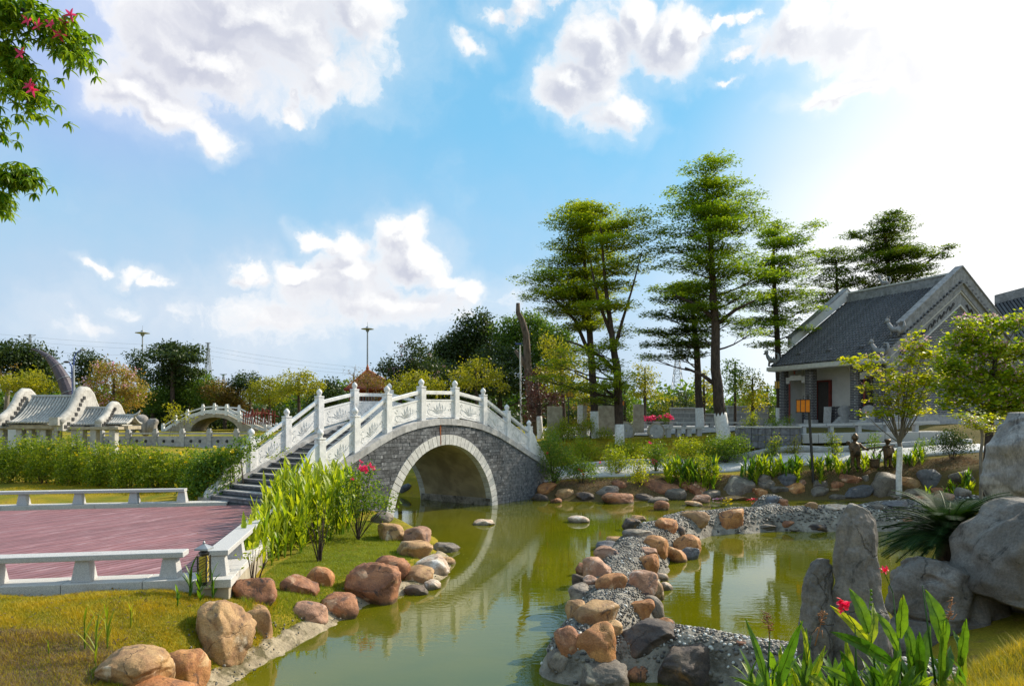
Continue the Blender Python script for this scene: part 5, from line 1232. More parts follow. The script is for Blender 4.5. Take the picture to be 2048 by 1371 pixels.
for pa, pb in ((1574, 1612), (1722, 1765)):      # pale lintels between the outer piers
    wa, wb = w_at(pa, .2), w_at(pb, .2); lo, hi = min(wa, wb), max(wa, wb)
    b_ = MB().box(.1, .35, lo, hi, ZE - 1.32, ZE - 1.12, HB); b_.box(.1, .35, lo, lo + .25, ZE - 1.5, ZE - 1.3, HB); b_.box(.1, .35, hi - .25, hi, ZE - 1.5, ZE - 1.3, HB); b_.box(.1, .35, lo + .3, hi - .3, ZE - 1.12, ZE - 1.02, HB)
    b_.build('lintel', M['cornice'], hall); MB().tube([HB(.2, hi - .2, ZF), HB(.2, hi - .2, ZE - 1.3)], .06, 8).build('porch_post', M['red_wood'], hall)
for px in (1648, 1740):
    w = w_at(px, 1.6); dr = MB().box(1.55, 1.66, w - .42, w + .42, ZF, ZF + 2.5, HB).build('door', M['dark_metal'], hall)
    b_ = MB(); [b_.box(1.50, 1.68, w + o - .05, w + o + .05, ZF, ZF + 2.55, HB) for o in (-.45, .45)]; b_.box(1.50, 1.68, w - .5, w + .5, ZF + 2.5, ZF + 2.6, HB); b_.build('door_frame', M['red_wood'], dr)
# drum stones by the door
for px in (1690, 1739):
    c = D(px, 822, 38.5 - (px - 1690) * .035); lab = 'drum stone left of the pier at the hall door' if px < 1700 else 'drum stone right of the pier, half behind the young tree'
    e = empty('drum_stone', (c[0], c[1], 2.3), lab, 'stone', 'drum stones at the hall door')
    MB().prism([(math.cos(t) * .34, math.sin(t) * .34) for t in np.linspace(0, 2 * math.pi, 24, endpoint=False)], lambda a, b: (c[0] + a, c[1], c[2] + b), lambda a, b: (c[0] + a + .05, c[1] + .28, c[2] + b)).build('drum', M['grey_stone'], e)
    MB().prism([(-.85, 2.2), (.5, 2.2), (.42, c[2] - .28), (-.2, c[2] - .28), (-.45, 2.5)], lambda a, b: (c[0] + a, c[1] - .02, b), lambda a, b: (c[0] + a, c[1] + .32, b)).build('pedestal', M['grey_stone'], e)
# leaning white sign board on the porch
c = D(1654, 838, 40.5); b_ = MB().box(-.22, .22, -.02, .02, 0, 1.0, lambda x, y, z: (c[0] + x + z * .1, c[1] + y + z * .12, c[2] - .25 + z)); tag(b_.build('notice_board', M['whitewash'], loc=(c[0], c[1], c[2] - .25)), 'white board leaning on the brick dado of the hall porch', 'board')
# neighbouring roof at the right edge
nh = empty('tiled_hall', D(2040, 840, 50), 'second dark tiled roof showing behind the hall at the right edge', 'building')
q0, q1 = D(1990, 600, 48), D(2200, 545, 44)
qd = (Vector(q1) - Vector(q0)); qn = Vector((-.35, -.93, 0)).normalized()
def nhp(t, s, dz): p = Vector(q0) + qd * t; return tuple(p + qn * s + Vector((0, 0, dz - s * .62)))
mk('roof_slope', [nhp(0, 0, -.3), nhp(1, 0, -.3), nhp(1, 5, -.3), nhp(0, 5, -.3)], [(0, 1, 2, 3)], M['roof_under'], nh)
mk('roof_slope', [nhp(0, 0, -.3), nhp(1, 0, -.3), tuple(Vector(nhp(1, -5, -.3)) - Vector((0, 0, 6.2))), tuple(Vector(nhp(0, -5, -.3)) - Vector((0, 0, 6.2)))], [(0, 1, 2, 3)], M['roof_under'], nh)
for k in range(28):
    t = (k + .5) / 28; MB().tube([nhp(t, .05, -.25), nhp(t, 5, -.25)], .07, 5).build('tile_row', M['roof_tile'], nh)
MB().prism([(0, -.3), (1, -.3), (1, .35), (0, .35)], lambda a, b: nhp(a, -.12, b - .07), lambda a, b: nhp(a, .12, b + .07)).build('roof_ridge', M['roof_trim'], nh)
w_ = MB(); a_, b2 = nhp(0, 4.4, -3), nhp(1, 4.4, -3); w_.add([(a_[0], a_[1], 2), (b2[0], b2[1], 2), (b2[0], b2[1], b2[2] + 2.7), (a_[0], a_[1], a_[2] + 2.7)], [(0, 1, 2, 3)])
a_, c_ = nhp(0.01, 4.4, -.4), nhp(0.01, -4.4, -5.8); w_.add([(a_[0], a_[1], 2), (c_[0], c_[1], 2), c_, nhp(0.01, 0, -.4), a_], [(0, 1, 2, 3, 4)]); w_.build('wall', M['hall_brick'], nh)

# ---------------------------------------------------------------- terrace furniture on the right
def zt(x, y): return float(terr(x, y))
te = empty('terrace_edge', D(1700, 862, 34), 'long pale stone terrace edge with a low stone bench in front of the hall', 'terrace')
ta, tb = np.array(D(1602, 868, 34.5)), np.array(D(1905, 862, 33.))
def tf(x, y, z): q = ta + (tb - ta) * x; return (q[0], q[1] + y, q[2] + z)
for k in range(9): MB().box(k / 9 + .002, (k + 1) / 9 - .002, -.15, 1.9, -.45, .0, tf).build('edge_slab', M['kerb_stone'], te)
for k in range(5): MB().box(.02 + k * .19, .205 + k * .19, .55, .95, .38, .50, tf).build('bench_slab', M['bench_stone'], te); MB().box(.05 + k * .19, .072 + k * .19, .6, .9, .0, .38, tf).build('leg', M['bench_stone'], te)
# round-ended planter of dark blocks
pl = empty('stone_planter', D(1540, 885, 33.5), 'curved planter of dark stone blocks with a pale rim, left of the lantern post', 'planter')
p0 = np.array(D(1486, 884, 35.2)[:2]); pts = []
pcx, pcy = D(1600, 880, 34.)[0], 35.6
for t in np.linspace(math.radians(200), math.radians(268), 7): pts.append((D(1541, 0, 34)[0] + 1.6 * math.cos(t), 35.4 + 1.7 * math.sin(t)))
pts += [(D(px, 0, 33.7)[0], 33.7) for px in (1560, 1580, 1602)]; pts += [(D(1602, 0, 33.7)[0], 36.5)]
zb0 = D(1540, 886, 33.7)[2]; zt0 = D(1540, 852, 33.7)[2]
for row_ in range(3):
    za, zb_ = zb0 - .25 + row_ * (zt0 - zb0 + .17) / 3, zb0 - .25 + (row_ + 1) * (zt0 - zb0 + .17) / 3
    for i in range(len(pts) - 1):
        a, b = np.array(pts[i]), np.array(pts[i + 1]); t = (b - a) / np.linalg.norm(b - a); n_ = np.array((-t[1], t[0])); g_ = .012
        MB().prism([tuple(a + t * g_), tuple(b - t * g_), tuple(b - t * g_ + n_ * .25), tuple(a + t * g_ + n_ * .25)], lambda x, y: (x, y, za + g_), lambda x, y: (x, y, zb_ - g_)).build('block', M['step'], pl)
for i in range(len(pts) - 1):
    a, b = np.array(pts[i]), np.array(pts[i + 1]); t = (b - a) / np.linalg.norm(b - a); n_ = np.array((-t[1], t[0]))
    MB().prism([tuple(a - n_ * .06), tuple(b - n_ * .06), tuple(b + n_ * .32), tuple(a + n_ * .32)], lambda x, y: (x, y, zt0 - .07), lambda x, y: (x, y, zt0)).build('rim_stone', M['kerb_stone'], pl)
mk('planter_soil', [(x, y, zt0 - .12) for x, y in pts], [tuple(range(len(pts)))], M['ground'], pl)
# concrete screens, disc stones, benches, wall, railing
for i, (x0, x1, y0, y1, Y, lb) in enumerate([(1095, 1125, 812, 866, 41, 'leftmost concrete slab, behind the bridge end post'), (1156, 1174, 810, 864, 41.5, 'narrow concrete slab left of the whitewashed trunk'), (1198, 1231, 811, 866, 42, 'wide concrete slab between two whitewashed trunks'), (1268, 1288, 808, 866, 43, 'concrete slab right of the disc stones')]):
    a, b = D(x0, y1, Y), D(x1, y0, Y); z0 = min(a[2], zt(a[0], Y)) - .1
    e = empty('concrete_screen', ((a[0] + b[0]) / 2, Y, z0), lb, 'wall', 'freestanding concrete slabs on the plaza')
    bevel(MB().box(a[0], b[0] - (.0 if i in (0, 2) else .25), Y, Y + .35, z0, b[2]).build('slab_face', M['concrete'] if i != 1 else M['whitewash'], e), .02)
    if i in (1, 3): MB().box(b[0] - .245, b[0], Y + .02, Y + .8, z0, b[2] - .02).build('slab_return', M['concrete'], e)
for i, (px, py, r, Y, lb) in enumerate([(1250, 862, 20, 40.5, 'stone disc half behind the whitewashed trunk'), (1313, 862, 17, 39.5, 'round stone disc in front of the long stone bench')]):
    c = D(px, py, Y); R_ = r * Y / F
    e = empty('stone_disc', (c[0], c[1], c[2] - R_), lb, 'stone', 'upright stone discs')
    MB().prism([(math.cos(t) * R_, math.sin(t) * R_) for t in np.linspace(0, 2 * math.pi, 32, endpoint=False)], lambda a, b: (c[0] + a, Y, c[2] + b), lambda a, b: (c[0] + a, Y + .28, c[2] + b)).build('disc', M['concrete'], e)
    MB().prism([(math.cos(t) * R_ * .8, math.sin(t) * R_ * .8) for t in np.linspace(0, 2 * math.pi, 32, endpoint=False)], lambda a, b: (c[0] + a, Y - .02, c[2] + b), lambda a, b: (c[0] + a, Y + .0, c[2] + b)).build('disc_face', M['grey_stone'], e)
def simple_bench(x0, x1, yt, yb, Y, nleg, lb, sd=.5):
    a, b = D(x0, yt, Y), D(x1, yt, Y); zb_ = D(x0, yb, Y)[2]; e = empty('stone_bench', ((a[0] + b[0]) / 2, Y, zb_), lb, 'bench', 'stone benches on the plaza')
    MB().box(a[0], b[0], Y, Y + sd, a[2] - .12, a[2]).build('seat_slab', M['kerb_stone'], e)
    for k in range(nleg):
        x = a[0] + (b[0] - a[0]) * (k + .5) / nleg; MB().box(x - .13, x + .13, Y + .05, Y + sd - .05, zb_ - .25, a[2] - .12).build('leg', M['bench_stone'], e)
simple_bench(1328, 1410, 853, 868, 40, 4, 'long low plaza bench right of the stone disc'); simple_bench(1266, 1345, 848, 862, 44, 3, 'plaza bench behind the two stone discs')
simple_bench(1356, 1520, 843, 856, 47, 6, 'longest plaza bench, behind the big whitewashed trunk'); simple_bench(1278, 1356, 842, 852, 50, 3, 'dark plaza bench under the pink flower beds')
M['ashlar'] = brick_mat('grey_ashlar', (.30, .30, .31), (.20, .20, .21), (.40, .39, .38), 1.1, .42, 'xyz', msize=.02)
for x0, x1, y0, lb in ((1342, 1400, 814, 'grey block wall across the back of the plaza, left part'), (1400, 1455, 826, 'lower middle part of the grey block wall'), (1456, 1537, 811, 'grey block wall at the right back of the plaza')):
    a, b = D(x0, y0, 60), D(x1, y0, 60); e = empty('block_wall', (a[0], 60, 2), lb, 'wall', 'grey block wall behind the plaza')
    MB().box(a[0], b[0], 60, 60.4, 1.6, a[2] - .12).build('wall_face', M['ashlar'], e); MB().box(a[0] - .05, b[0] + .05, 59.9, 60.5, a[2] - .12, a[2]).build('wall_coping', M['grey_stone'], e)
a, b = D(1537, 812, 60), D(1562, 812, 60); e = empty('iron_railing', (a[0], 60, 2), 'dark iron railing between the block wall and the hall', 'fence')
for z in (a[2], a[2] - .9): MB().tube([(a[0], 60.2, z), (b[0], 60.2, z)], .03, 4).build('rail', M['dark_metal'], e)
for k in range(9): x = a[0] + (b[0] - a[0]) * k / 8; MB().tube([(x, 60.2, 1.8), (x, 60.2, a[2] + .08)], .02, 4).build('bar', M['dark_metal'], e)
# lantern posts
def lantern_post(px, ptop, pbot, Y, lx0, ly0, lx1, ly1, m, lb, r=.035, arm=True, bend=0.):
    a = D(px, ptop, Y); b = D(px + bend, pbot, Y); zb_ = min(b[2], zt(b[0], Y)) - .1
    e = empty('lantern_post', (b[0], Y, zb_), lb, 'lamp', 'lantern posts'); MB().tube([(b[0], Y, zb_), ((a[0] + b[0]) / 2, Y, (a[2] + zb_) / 2), a], [r * 1.2, r * 1.1, r], 8).build('post', M['dark_metal'], e)
    p, q = D(lx0, ly1, Y), D(lx1, ly0, Y); w = q[0] - p[0]; cx_ = (p[0] + q[0]) / 2
    lp = MB().box(p[0], q[0], Y - w / 2, Y + w / 2, p[2], q[2]).build('lantern_box', M[m], e)
    fm_ = MB()
    for x in (p[0], cx_, q[0]):
        for y in (Y - w / 2, Y + w / 2): fm_.box(x - .012, x + .012, y - .012, y + .012, p[2] - .02, q[2] + .03)
    for z in (p[2], q[2]): fm_.box(p[0] - .03, q[0] + .03, Y - w / 2 - .03, Y + w / 2 + .03, z - .012, z + .012)
    fm_.build('lantern_frame', M['dark_metal'], e)
    if arm: MB().tube([(a[0], Y, a[2] - .03), (cx_, Y, a[2] - .03), (cx_, Y, q[2])], .02, 5).build('bracket', M['dark_metal'], e)
lantern_post(1616, 790, 944, 30., 1597, 799, 1616, 824, 'lamp_orange', 'tall dark post with an orange box lantern in front of the hall', .055, bend=11)
lantern_post(1137, 778, 866, 40, 1134, 781, 1146, 794, 'lamp_yellow', 'lamp post with a yellow box lantern near the concrete slabs')
lantern_post(1559, 756, 835, 44, 1552, 762, 1565, 777, 'lamp_yellow', 'yellow lantern at the left corner of the hall', .03)
lantern_post(1246, 798, 850, 41.5, 1243, 801, 1248, 811, 'lamp_orange', 'small orange lantern against the whitewashed trunk', .02)
# bronze children carrying a pail on a pole
def bronze(parts, name, label, group=None, vox=.03):
    mb = MB()
    for kind, *a in parts:
        if kind == 't': mb.tube(a[0], a[1], 10)
        else: mb.ball(a[0], a[1], 12, 9)
    o = mb.build(name, M['bronze'], smooth=True, loc=parts[0][1][0] if parts[0][0] == 't' else parts[0][1]); m_ = o.modifiers.new('r', 'REMESH'); m_.mode = 'VOXEL'; m_.voxel_size = vox; m_.use_smooth_shade = True
    s_ = o.modifiers.new('s', 'SMOOTH'); s_.iterations = 3; return tag(o, label, 'statue', group)
def child(px, feet, head, Y, turn, label, bun=False):
    b = D(px, feet, Y); t = D(px, head, Y); hh = t[2] - b[2]; X, Z = b[0], b[2]; k = hh / 1.3
    P = lambda x, y, z: (X + x * k, Y + y * k, Z + z * k)
    s = turn
    p = [('t', [P(-.10, .0, .0), P(-.11, .02, .3), P(-.09, 0, .58)], [.06 * k, .07 * k, .11 * k]), ('t', [P(.12, .05, .0), P(.12, .02, .3), P(.09, 0, .58)], [.06 * k, .07 * k, .11 * k]),
         ('b', P(-.13, -.07, .03), (.07 * k, .12 * k, .045 * k)), ('b', P(.14, -.02, .03), (.07 * k, .12 * k, .045 * k)),
         ('t', [P(0, 0, .50), P(0, .01, .62), P(-.02, .02, .82), P(-.03, .03, .96), P(-.03, .02, 1.03)], [.17 * k, .20 * k, .19 * k, .15 * k, .06 * k]),
         ('t', [P(-.03, .02, 1.0), P(-.02, .0, 1.1)], [.06 * k, .06 * k]), ('b', P(-.02, -.01, 1.18), (.125 * k, .13 * k, .135 * k)),
         ('t', [P(.13 * s, .02, .95), P(.27 * s, -.04, .80), P(.40 * s, -.08, .72)], [.065 * k, .05 * k, .04 * k]), ('b', P(.42 * s, -.08, .72), (.05 * k, .05 * k, .05 * k)),
         ('t', [P(-.16 * s, .02, .95), P(-.24 * s, -.04, .78), P(-.2 * s, -.14, .68)], [.065 * k, .05 * k, .04 * k]), ('b', P(-.02, -.14, 1.16), (.03 * k, .04 * k, .03 * k))]
    if bun: p += [('b', P(-.02, .0, 1.30), (.07 * k, .07 * k, .05 * k)), ('b', P(-.27, .03, .98), (.08 * k, .08 * k, .08 * k)), ('t', [P(-.2, .05, .92), P(-.27, .03, .98)], [.06 * k, .06 * k])]
    else: p += [('b', P(-.02, -.01, 1.24), (.16 * k, .16 * k, .06 * k))]
    return bronze(p, 'child_statue', label, 'bronze children with a pail'), P
child(1711, 937, 868, 29.8, 1, 'bronze statue of a child with a bundle at the shoulder, holding the pole', True)
child(1776, 934, 877, 29.8, -1, 'smaller bronze child statue in a cap behind the whitewashed sapling', False)
pe = empty('carrying_pole', D(1745, 896, 29.7), 'bronze pole with a hanging pail carried between the two child statues', 'statue')
MB().tube([D(1722, 899, 29.65), D(1745, 895, 29.6), D(1790, 890, 29.65)], .03, 6).build('pole', M['bronze'], pe); c = D(1749, 930, 29.6)
MB().lathe((c[0], c[1], c[2] - .12), [(.14, 0), (.19, .08), (.20, .28), (.17, .30), (.17, .34), (.21, .36), (.21, .40), (.16, .40)], 14).build('pail', M['bronze'], pe); MB().tube([(c[0] - .17, c[1], c[2] + .25), (c[0], c[1], D(0, 897, 29.6)[2]), (c[0] + .17, c[1], c[2] + .25)], .015, 5).build('pail_handle', M['bronze'], pe)

# ---------------------------------------------------------------- left background
# second, smaller arch bridge
YB = 64.
b2 = empty('small_arch_bridge', D(430, 862, YB), 'smaller pale arch bridge with white rails in the left distance', 'bridge')
tb_ = [(325, 858), (350, 841), (374, 830), (405, 820), (428, 818), (452, 820), (478, 833), (505, 846), (530, 857)]
def b2top(px): return float(np.interp(px, [p[0] for p in tb_], [p[1] + 8 for p in tb_]))
pts_x = np.linspace(322, 532, 60); lowr = []
for px in pts_x:
    dx = (px - 429) / 48.; lowr.append(868 if abs(dx) >= 1 else 864 - 30 * math.sqrt(1 - dx * dx))
v = []; f = []
for px, lo in zip(pts_x, lowr):
    tp_ = b2top(px); lo = max(lo, tp_ + 3)
    for Yq in (YB, YB + 3.2): v += [(D(px, 0, YB)[0], Yq, D(0, lo, YB)[2] - (.6 if lo > 866 else 0)), (D(px, 0, YB)[0], Yq, D(0, tp_, YB)[2])]
for i in range(len(pts_x) - 1):
    a = i * 4; b = a + 4; f += [(a, b, b + 1, a + 1), (a + 2, a + 3, b + 3, b + 2), (a + 1, b + 1, b + 3, a + 3), (a, a + 2, b + 2, b)]
mk('arch_body', v, f, M['concrete'], b2); vv = MB()
for px, py in tb_:
    for Yq in (YB + .1, YB + 3.1):
        c = D(px, py + 8, YB); MB().box(c[0] - .12, c[0] + .12, Yq - .12, Yq + .12, c[2] - .1, c[2] + .82).box(c[0] - .08, c[0] + .08, Yq - .08, Yq + .08, c[2] + .82, c[2] + .95).build('post', M['white_stone'], b2)
for (xa, ya), (xb, yb) in zip(tb_, tb_[1:]):
    for Yq in (YB + .1, YB + 3.1):
        for k, (z0, z1) in enumerate(((.05, .36), (.56, .70))):
            a, b = D(xa, ya + 8, YB), D(xb, yb + 8, YB); MB().add([(a[0], Yq - .05, a[2] + z0), (b[0], Yq - .05, b[2] + z0), (b[0], Yq + .05, b[2] + z0), (a[0], Yq + .05, a[2] + z0), (a[0], Yq - .05, a[2] + z1), (b[0], Yq - .05, b[2] + z1), (b[0], Yq + .05, b[2] + z1), (a[0], Yq + .05, a[2] + z1)], [(3, 2, 1, 0), (4, 5, 6, 7), (0, 1, 5, 4), (1, 2, 6, 5), (2, 3, 7, 6), (3, 0, 4, 7)]).build('handrail' if k else 'panel', M['white_stone'], b2)
# grey parapet over a stone wall
YP = 46.; gp = empty('stone_parapet', D(320, 893, YP), 'long grey stone parapet with moon shaped cutouts behind the yellow-flowered hedge', 'parapet')
xs_ = [150, 203, 257, 311, 365, 419, 473, 500]
for px in xs_:
    c = D(px, 893, YP); MB().box(c[0] - .15, c[0] + .15, YP - .15, YP + .15, c[2] - .2, c[2] + 1.08).box(c[0] - .1, c[0] + .1, YP - .1, YP + .1, c[2] + 1.08, c[2] + 1.24).build('post', M['grey_stone'], gp)
for xa, xb in zip(xs_, xs_[1:]):
    a, b = D(xa, 893, YP), D(xb, 893, YP); pn = MB().box(a[0] + .15, b[0] - .15, YP - .05, YP + .05, a[2], a[2] + .72).build('panel', M['grey_stone'], gp)
    for t in (.33, .66): x = a[0] + (b[0] - a[0]) * t; MB().lathe((0, 0, 0), [(.001, 0), (.10, .0)], 3) if False else MB().prism([(math.cos(q) * .11, math.sin(q) * .11) for q in np.linspace(.6, 5.4, 9)], lambda p, r: (x + p, YP - .07, a[2] + .38 + r), lambda p, r: (x + p, YP - .05, a[2] + .38 + r)).build('cutout', M['mortar'], pn)
    MB().box(a[0] + .15, b[0] - .15, YP - .08, YP + .08, a[2] + .84, a[2] + .96).build('handrail', M['grey_stone'], gp); MB().box(a[0] + .15, b[0] - .15, YP - .2, YP + .2, a[2] - .18, a[2]).build('base_slab', M['kerb_stone'], gp)
MB().box(D(150, 0, YP)[0], D(500, 0, YP)[0], YP - .12, YP + 1.2, -.6, D(0, 897, YP)[2]).build('retaining_wall', M['ashlar'], gp)
# pavilion-like gate with curved roofs
def curved_roof(e, xl, xr, yr, ye, Y, rowpx, label_m='pavilion', dep=1.7):
    a, b = D(xl, yr, Y + dep), D(xr, yr, Y + dep); zr = D(0, yr, Y)[2]; ze = D(0, ye, Y)[2]
    XL, XR = D(xl, 0, Y)[0], D(xr, 0, Y)[0]
    prof = [(s, zr + (ze - zr) * (1 - (1 - s) ** 1.75)) for s in np.linspace(0, 1, 9)]
    for sg in (1, -1):
        v = []
        for s, z in prof: v += [(XL, Y + dep - sg * dep * s, z - .06), (XR, Y + dep - sg * dep * s, z - .06)]
        mk('roof_slope', v, [(2 * i, 2 * i + 1, 2 * i + 3, 2 * i + 2) for i in range(8)], M[label_m], e, smooth=True)
        n_ = int((xr - xl) / rowpx)
        for k in range(n_ + 1):
            x = XL + (XR - XL) * (k + .5) / (n_ + 1); o = MB().tube([(x, Y + dep - sg * dep * (s * 1.02), z - .01) for s, z in prof], .075, 6).build('tile_row', M[label_m], e, smooth=True)
    MB().tube([(XL, Y + dep, zr + .02), (XR, Y + dep, zr + .02)], .10, 6).build('roof_ridge', M[label_m], e)
    MB().box(XL, XR, Y + .12, Y + 2 * dep - .12, ze - .34, ze - .14).build('eave_beam', M['concrete'], e)
    return XL, XR, zr, ze
def ear(e, px, pw_, ytop, ybot, Y, dep=1.7, flip=1):
    """thick gable end that sweeps up over the ridge like a pan handle, with square pierced blocks"""
    x0 = D(px, 0, Y)[0]; w = pw_ * Y / F; zt_ = D(0, ytop, Y)[2]; zb_ = D(0, ybot, Y)[2]; hh = zt_ - zb_
    prof = [(-1.12, 0), (-.95, .10), (-.62, .34), (-.42, .62), (-.29, .86), (-.12, 1.0), (.12, 1.0), (.29, .86), (.42, .62), (.62, .34), (.95, .10), (1.12, 0), (1.12, -.22), (-1.12, -.22)]
    poly = [(Y + dep + a * dep, zb_ + b * hh) for a, b in prof]
    g_ = MB().prism(poly, lambda y, z: (x0, y, z), lambda y, z: (x0 + w, y, z)).build('gable_end', M['pavilion'], e)
    mb = MB(); pr = prof[:12]; mb.tube([(x0 + w / 2, Y + dep + a * dep, zb_ + b * hh + .02) for a, b in pr], w * .55, 8); mb.build('gable_capping', M['pavilion'], g_, smooth=True)
    d_ = MB()
    for i in range(3, 9):
        pass
    for t in np.linspace(.06, .42, 8):
        a = np.interp(t * 11, range(12), [p[0] for p in pr]); b = np.interp(t * 11, range(12), [p[1] for p in pr]) - .17
        y, z = Y + dep + a * dep, zb_ + b * hh; d_.box(x0 - .03, x0 + w + .03, y - .10, y + .13, z - .09, z + .10)
    d_.build('pierced_blocks', M['mortar'], g_)
pv = empty('stone_gate', D(110, 890, 38), 'pale stone gate with curved tiled roofs and sweeping gable ends at the far left', 'gate')
A_ = curved_roof(pv, 14, 118, 790, 844, 38, 6.6, dep=2.0); ear(pv, -6, 13, 780, 842, 38, 2.0); ear(pv, 114, 17, 778, 846, 38, 2.0)
B_ = curved_roof(pv, 133, 196, 815, 848, 38.5, 6.4, dep=1.4); ear(pv, 193, 13, 808, 846, 38.5, 1.4)
XL, XR, zr, ze = curved_roof(pv, 209, 254, 831, 846, 38.8, 5.5, dep=.8)
MB().tube([(XR - .1, 39.6, zr), (XR + .15, 39.6, zr + .1), (XR + .32, 39.6, zr + .32)], [.10, .08, .02], 6).build('ridge_horn', M['pavilion'], pv, smooth=True)
MB().box(D(100, 0, 37.6)[0], D(118, 0, 37.6)[0], 37.5, 38.2, D(0, 850, 38)[2], D(0, 834, 38)[2]).build('gable_corbel', M['pavilion'], pv)
for px in (2, 40, 60, 88, 112, 150, 162, 188, 226):
    x = D(px, 0, 38.4)[0]; MB().box(x - .16, x + .16, 38.3, 38.7, .3, D(0, 852, 38)[2]).build('column', M['pavilion'], pv)
MB().box(D(-20, 0, 41)[0], D(120, 0, 41)[0], 41, 41.2, .3, D(0, 858, 41)[2]).build('back_wall', M['plaster'], pv)
MB().box(D(-20, 0, 38)[0], D(232, 0, 38)[0], 38.2, 38.8, D(0, 862, 38)[2] + .1, D(0, 853, 38)[2]).build('lintel_beam', M['concrete'], pv)
# horn-shaped tower
hp = [(152, 862, 15), (146, 820, 14.5), (138, 785, 13.5), (127, 758, 12), (113, 733, 9.5), (97, 714, 6.5), (80, 703, 3.6), (62, 697, 1.)]
YH = 47; hn = empty('horn_tower', D(152, 862, YH), 'dark curved horn-shaped tower rising behind the stone gate', 'sculpture')
hp_ = np.array(hp); tt_ = np.linspace(0, 7, 29); cp_ = [(np.interp(t, range(8), hp_[:, 0]), np.interp(t, range(8), hp_[:, 1]), np.interp(t, range(8), hp_[:, 2])) for t in tt_]
for i in range(0, 28, 4):
    seg = cp_[i:i + 5]; MB().tube([D(a, b, YH) for a, b, r in seg], [r * YH / F * .98 for a, b, r in seg], 12).build('clad_segment', M['horn'], hn, smooth=False)
    a, b, r = seg[0]; a2_, b2_, _ = seg[1]; MB().tube([D(a, b, YH), D(a + (a2_ - a) * .12, b + (b2_ - b) * .12, YH)], r * YH / F * 1.03, 14).build('joint_ring', M['galv'], hn)
# street lamp
YS = 42; sl_ = empty('street_lamp', D(148, 880, YS), 'blue street lamp with two curved arms beside the horn tower', 'lamp')
MB().tube([(D(148, 0, YS)[0], YS, .3), D(148, 790, YS), D(147, 730, YS)], [.09, .07, .05], 8).build('pole', M['galv'], sl_); MB().tube([D(145, 800, YS), D(144, 742, YS)], .035, 6).build('blue_sleeve', M['blue_paint'], sl_)
MB().tube([D(147, 735, YS), D(148, 715, YS), D(153, 705, YS), D(162, 701, YS)], .035, 6).build('arm', M['blue_paint'], sl_); MB().tube([D(144, 745, YS), D(143, 732, YS), D(139, 725, YS), D(133, 724, YS)], .035, 6).build('arm', M['blue_paint'], sl_)
MB().ball(D(166, 699, YS), (.22, .12, .06)).build('lamp_head', M['galv'], sl_, smooth=True); MB().ball(D(133, 723.5, YS), (.2, .12, .07)).build('lamp_head', M['dark_metal'], sl_, smooth=True)
# high-mast lamps with disc heads
for px, py, pb, Y, rpx, lb in ((285, 666, 840, 150, 13.5, 'tall mast lamp with a saucer head above the left trees'), (735, 658, 850, 125, 12.5, 'tall mast lamp with a saucer head above the red pavilion roof')):
    c = D(px, py, Y); e = empty('mast_lamp', (c[0], Y, 2), lb, 'lamp', 'tall mast lamps'); MB().tube([(c[0], Y, 1.9), c], [.22, .13], 8).build('pole', M['galv'], e); k = rpx * Y / F
    MB().lathe(c, [(.1, -.45 * k), (.22 * k, -.40 * k), (.30 * k, -.12 * k), (k, .0), (k, .05 * k), (.42 * k, .16 * k), (.26 * k, .22 * k), (.22 * k, .38 * k), (.05, .48 * k)], 20).build('lamp_head', M['galv'], e); MB().tube([(c[0], Y, c[2]), (c[0], Y, c[2] + 1.15 * k)], [.05, .03], 5).build('lightning_rod', M['galv'], e)
# pylons
def pylon(px, ptop, pbot, Y, wpx, lb, arms=(.0, .16), armw=1.0):
    t_, b_ = D(px, ptop, Y), D(px, pbot, Y); e = empty('pylon', (b_[0], Y, 2), lb, 'pylon', 'power pylons'); hh = t_[2] - b_[2]; w = wpx * Y / F / 2; mb = MB(); r = .11 * Y / 260
    lv = [0, .18, .34, .48, .6, .7, .79, .87, .94, 1.]; wd = [w * (1 - s) ** 1.1 + w * .13 for s in lv]
    C4 = [[(b_[0] + sx * q, Y + sy * q, b_[2] + hh * s) for sx, sy in ((-1, -1), (1, -1), (1, 1), (-1, 1))] for s, q in zip(lv, wd)]
    for k in range(4): mb.tube([c[k] for c in C4], r, 4)
    for i in range(len(lv) - 1):
        for k in range(4): mb.tube([C4[i][k], C4[i + 1][(k + 1) % 4]], r * .6, 3); mb.tube([C4[i][(k + 1) % 4], C4[i + 1][k]], r * .6, 3); mb.tube([C4[i + 1][k], C4[i + 1][(k + 1) % 4]], r * .6, 3)
    mb.build('lattice', M['galv'], e)
    for s in arms:
        z = t_[2] - hh * s; am = MB(); am.tube([(b_[0] - w * armw, Y, z), (b_[0] + w * armw, Y, z)], r * .9, 4); am.tube([(b_[0] - w * armw, Y, z), (b_[0], Y, z - hh * .04), (b_[0] + w * armw, Y, z)], r * .7, 4); am.build('cross_arm', M['galv'], e)
pylon(416, 685, 790, 260, 15, 'slim lattice pylon left of centre behind the green trees', (.0, .12, .24), .7); pylon(60, 668, 800, 300, 16, 'pylon whose flat top shows above the far left tree', (.01,), 1.5)
pylon(1355, 690, 800, 230, 22, 'lattice pylon seen between the tall trunks on the right', (.0, .15), .8); pylon(447, 748, 800, 420, 12, 'small distant pylon behind the brown tree', (.0,), 1.2)
pw = empty('power_lines', (-60, 265, 40), 'thin power lines crossing the sky above the left trees', 'cable')
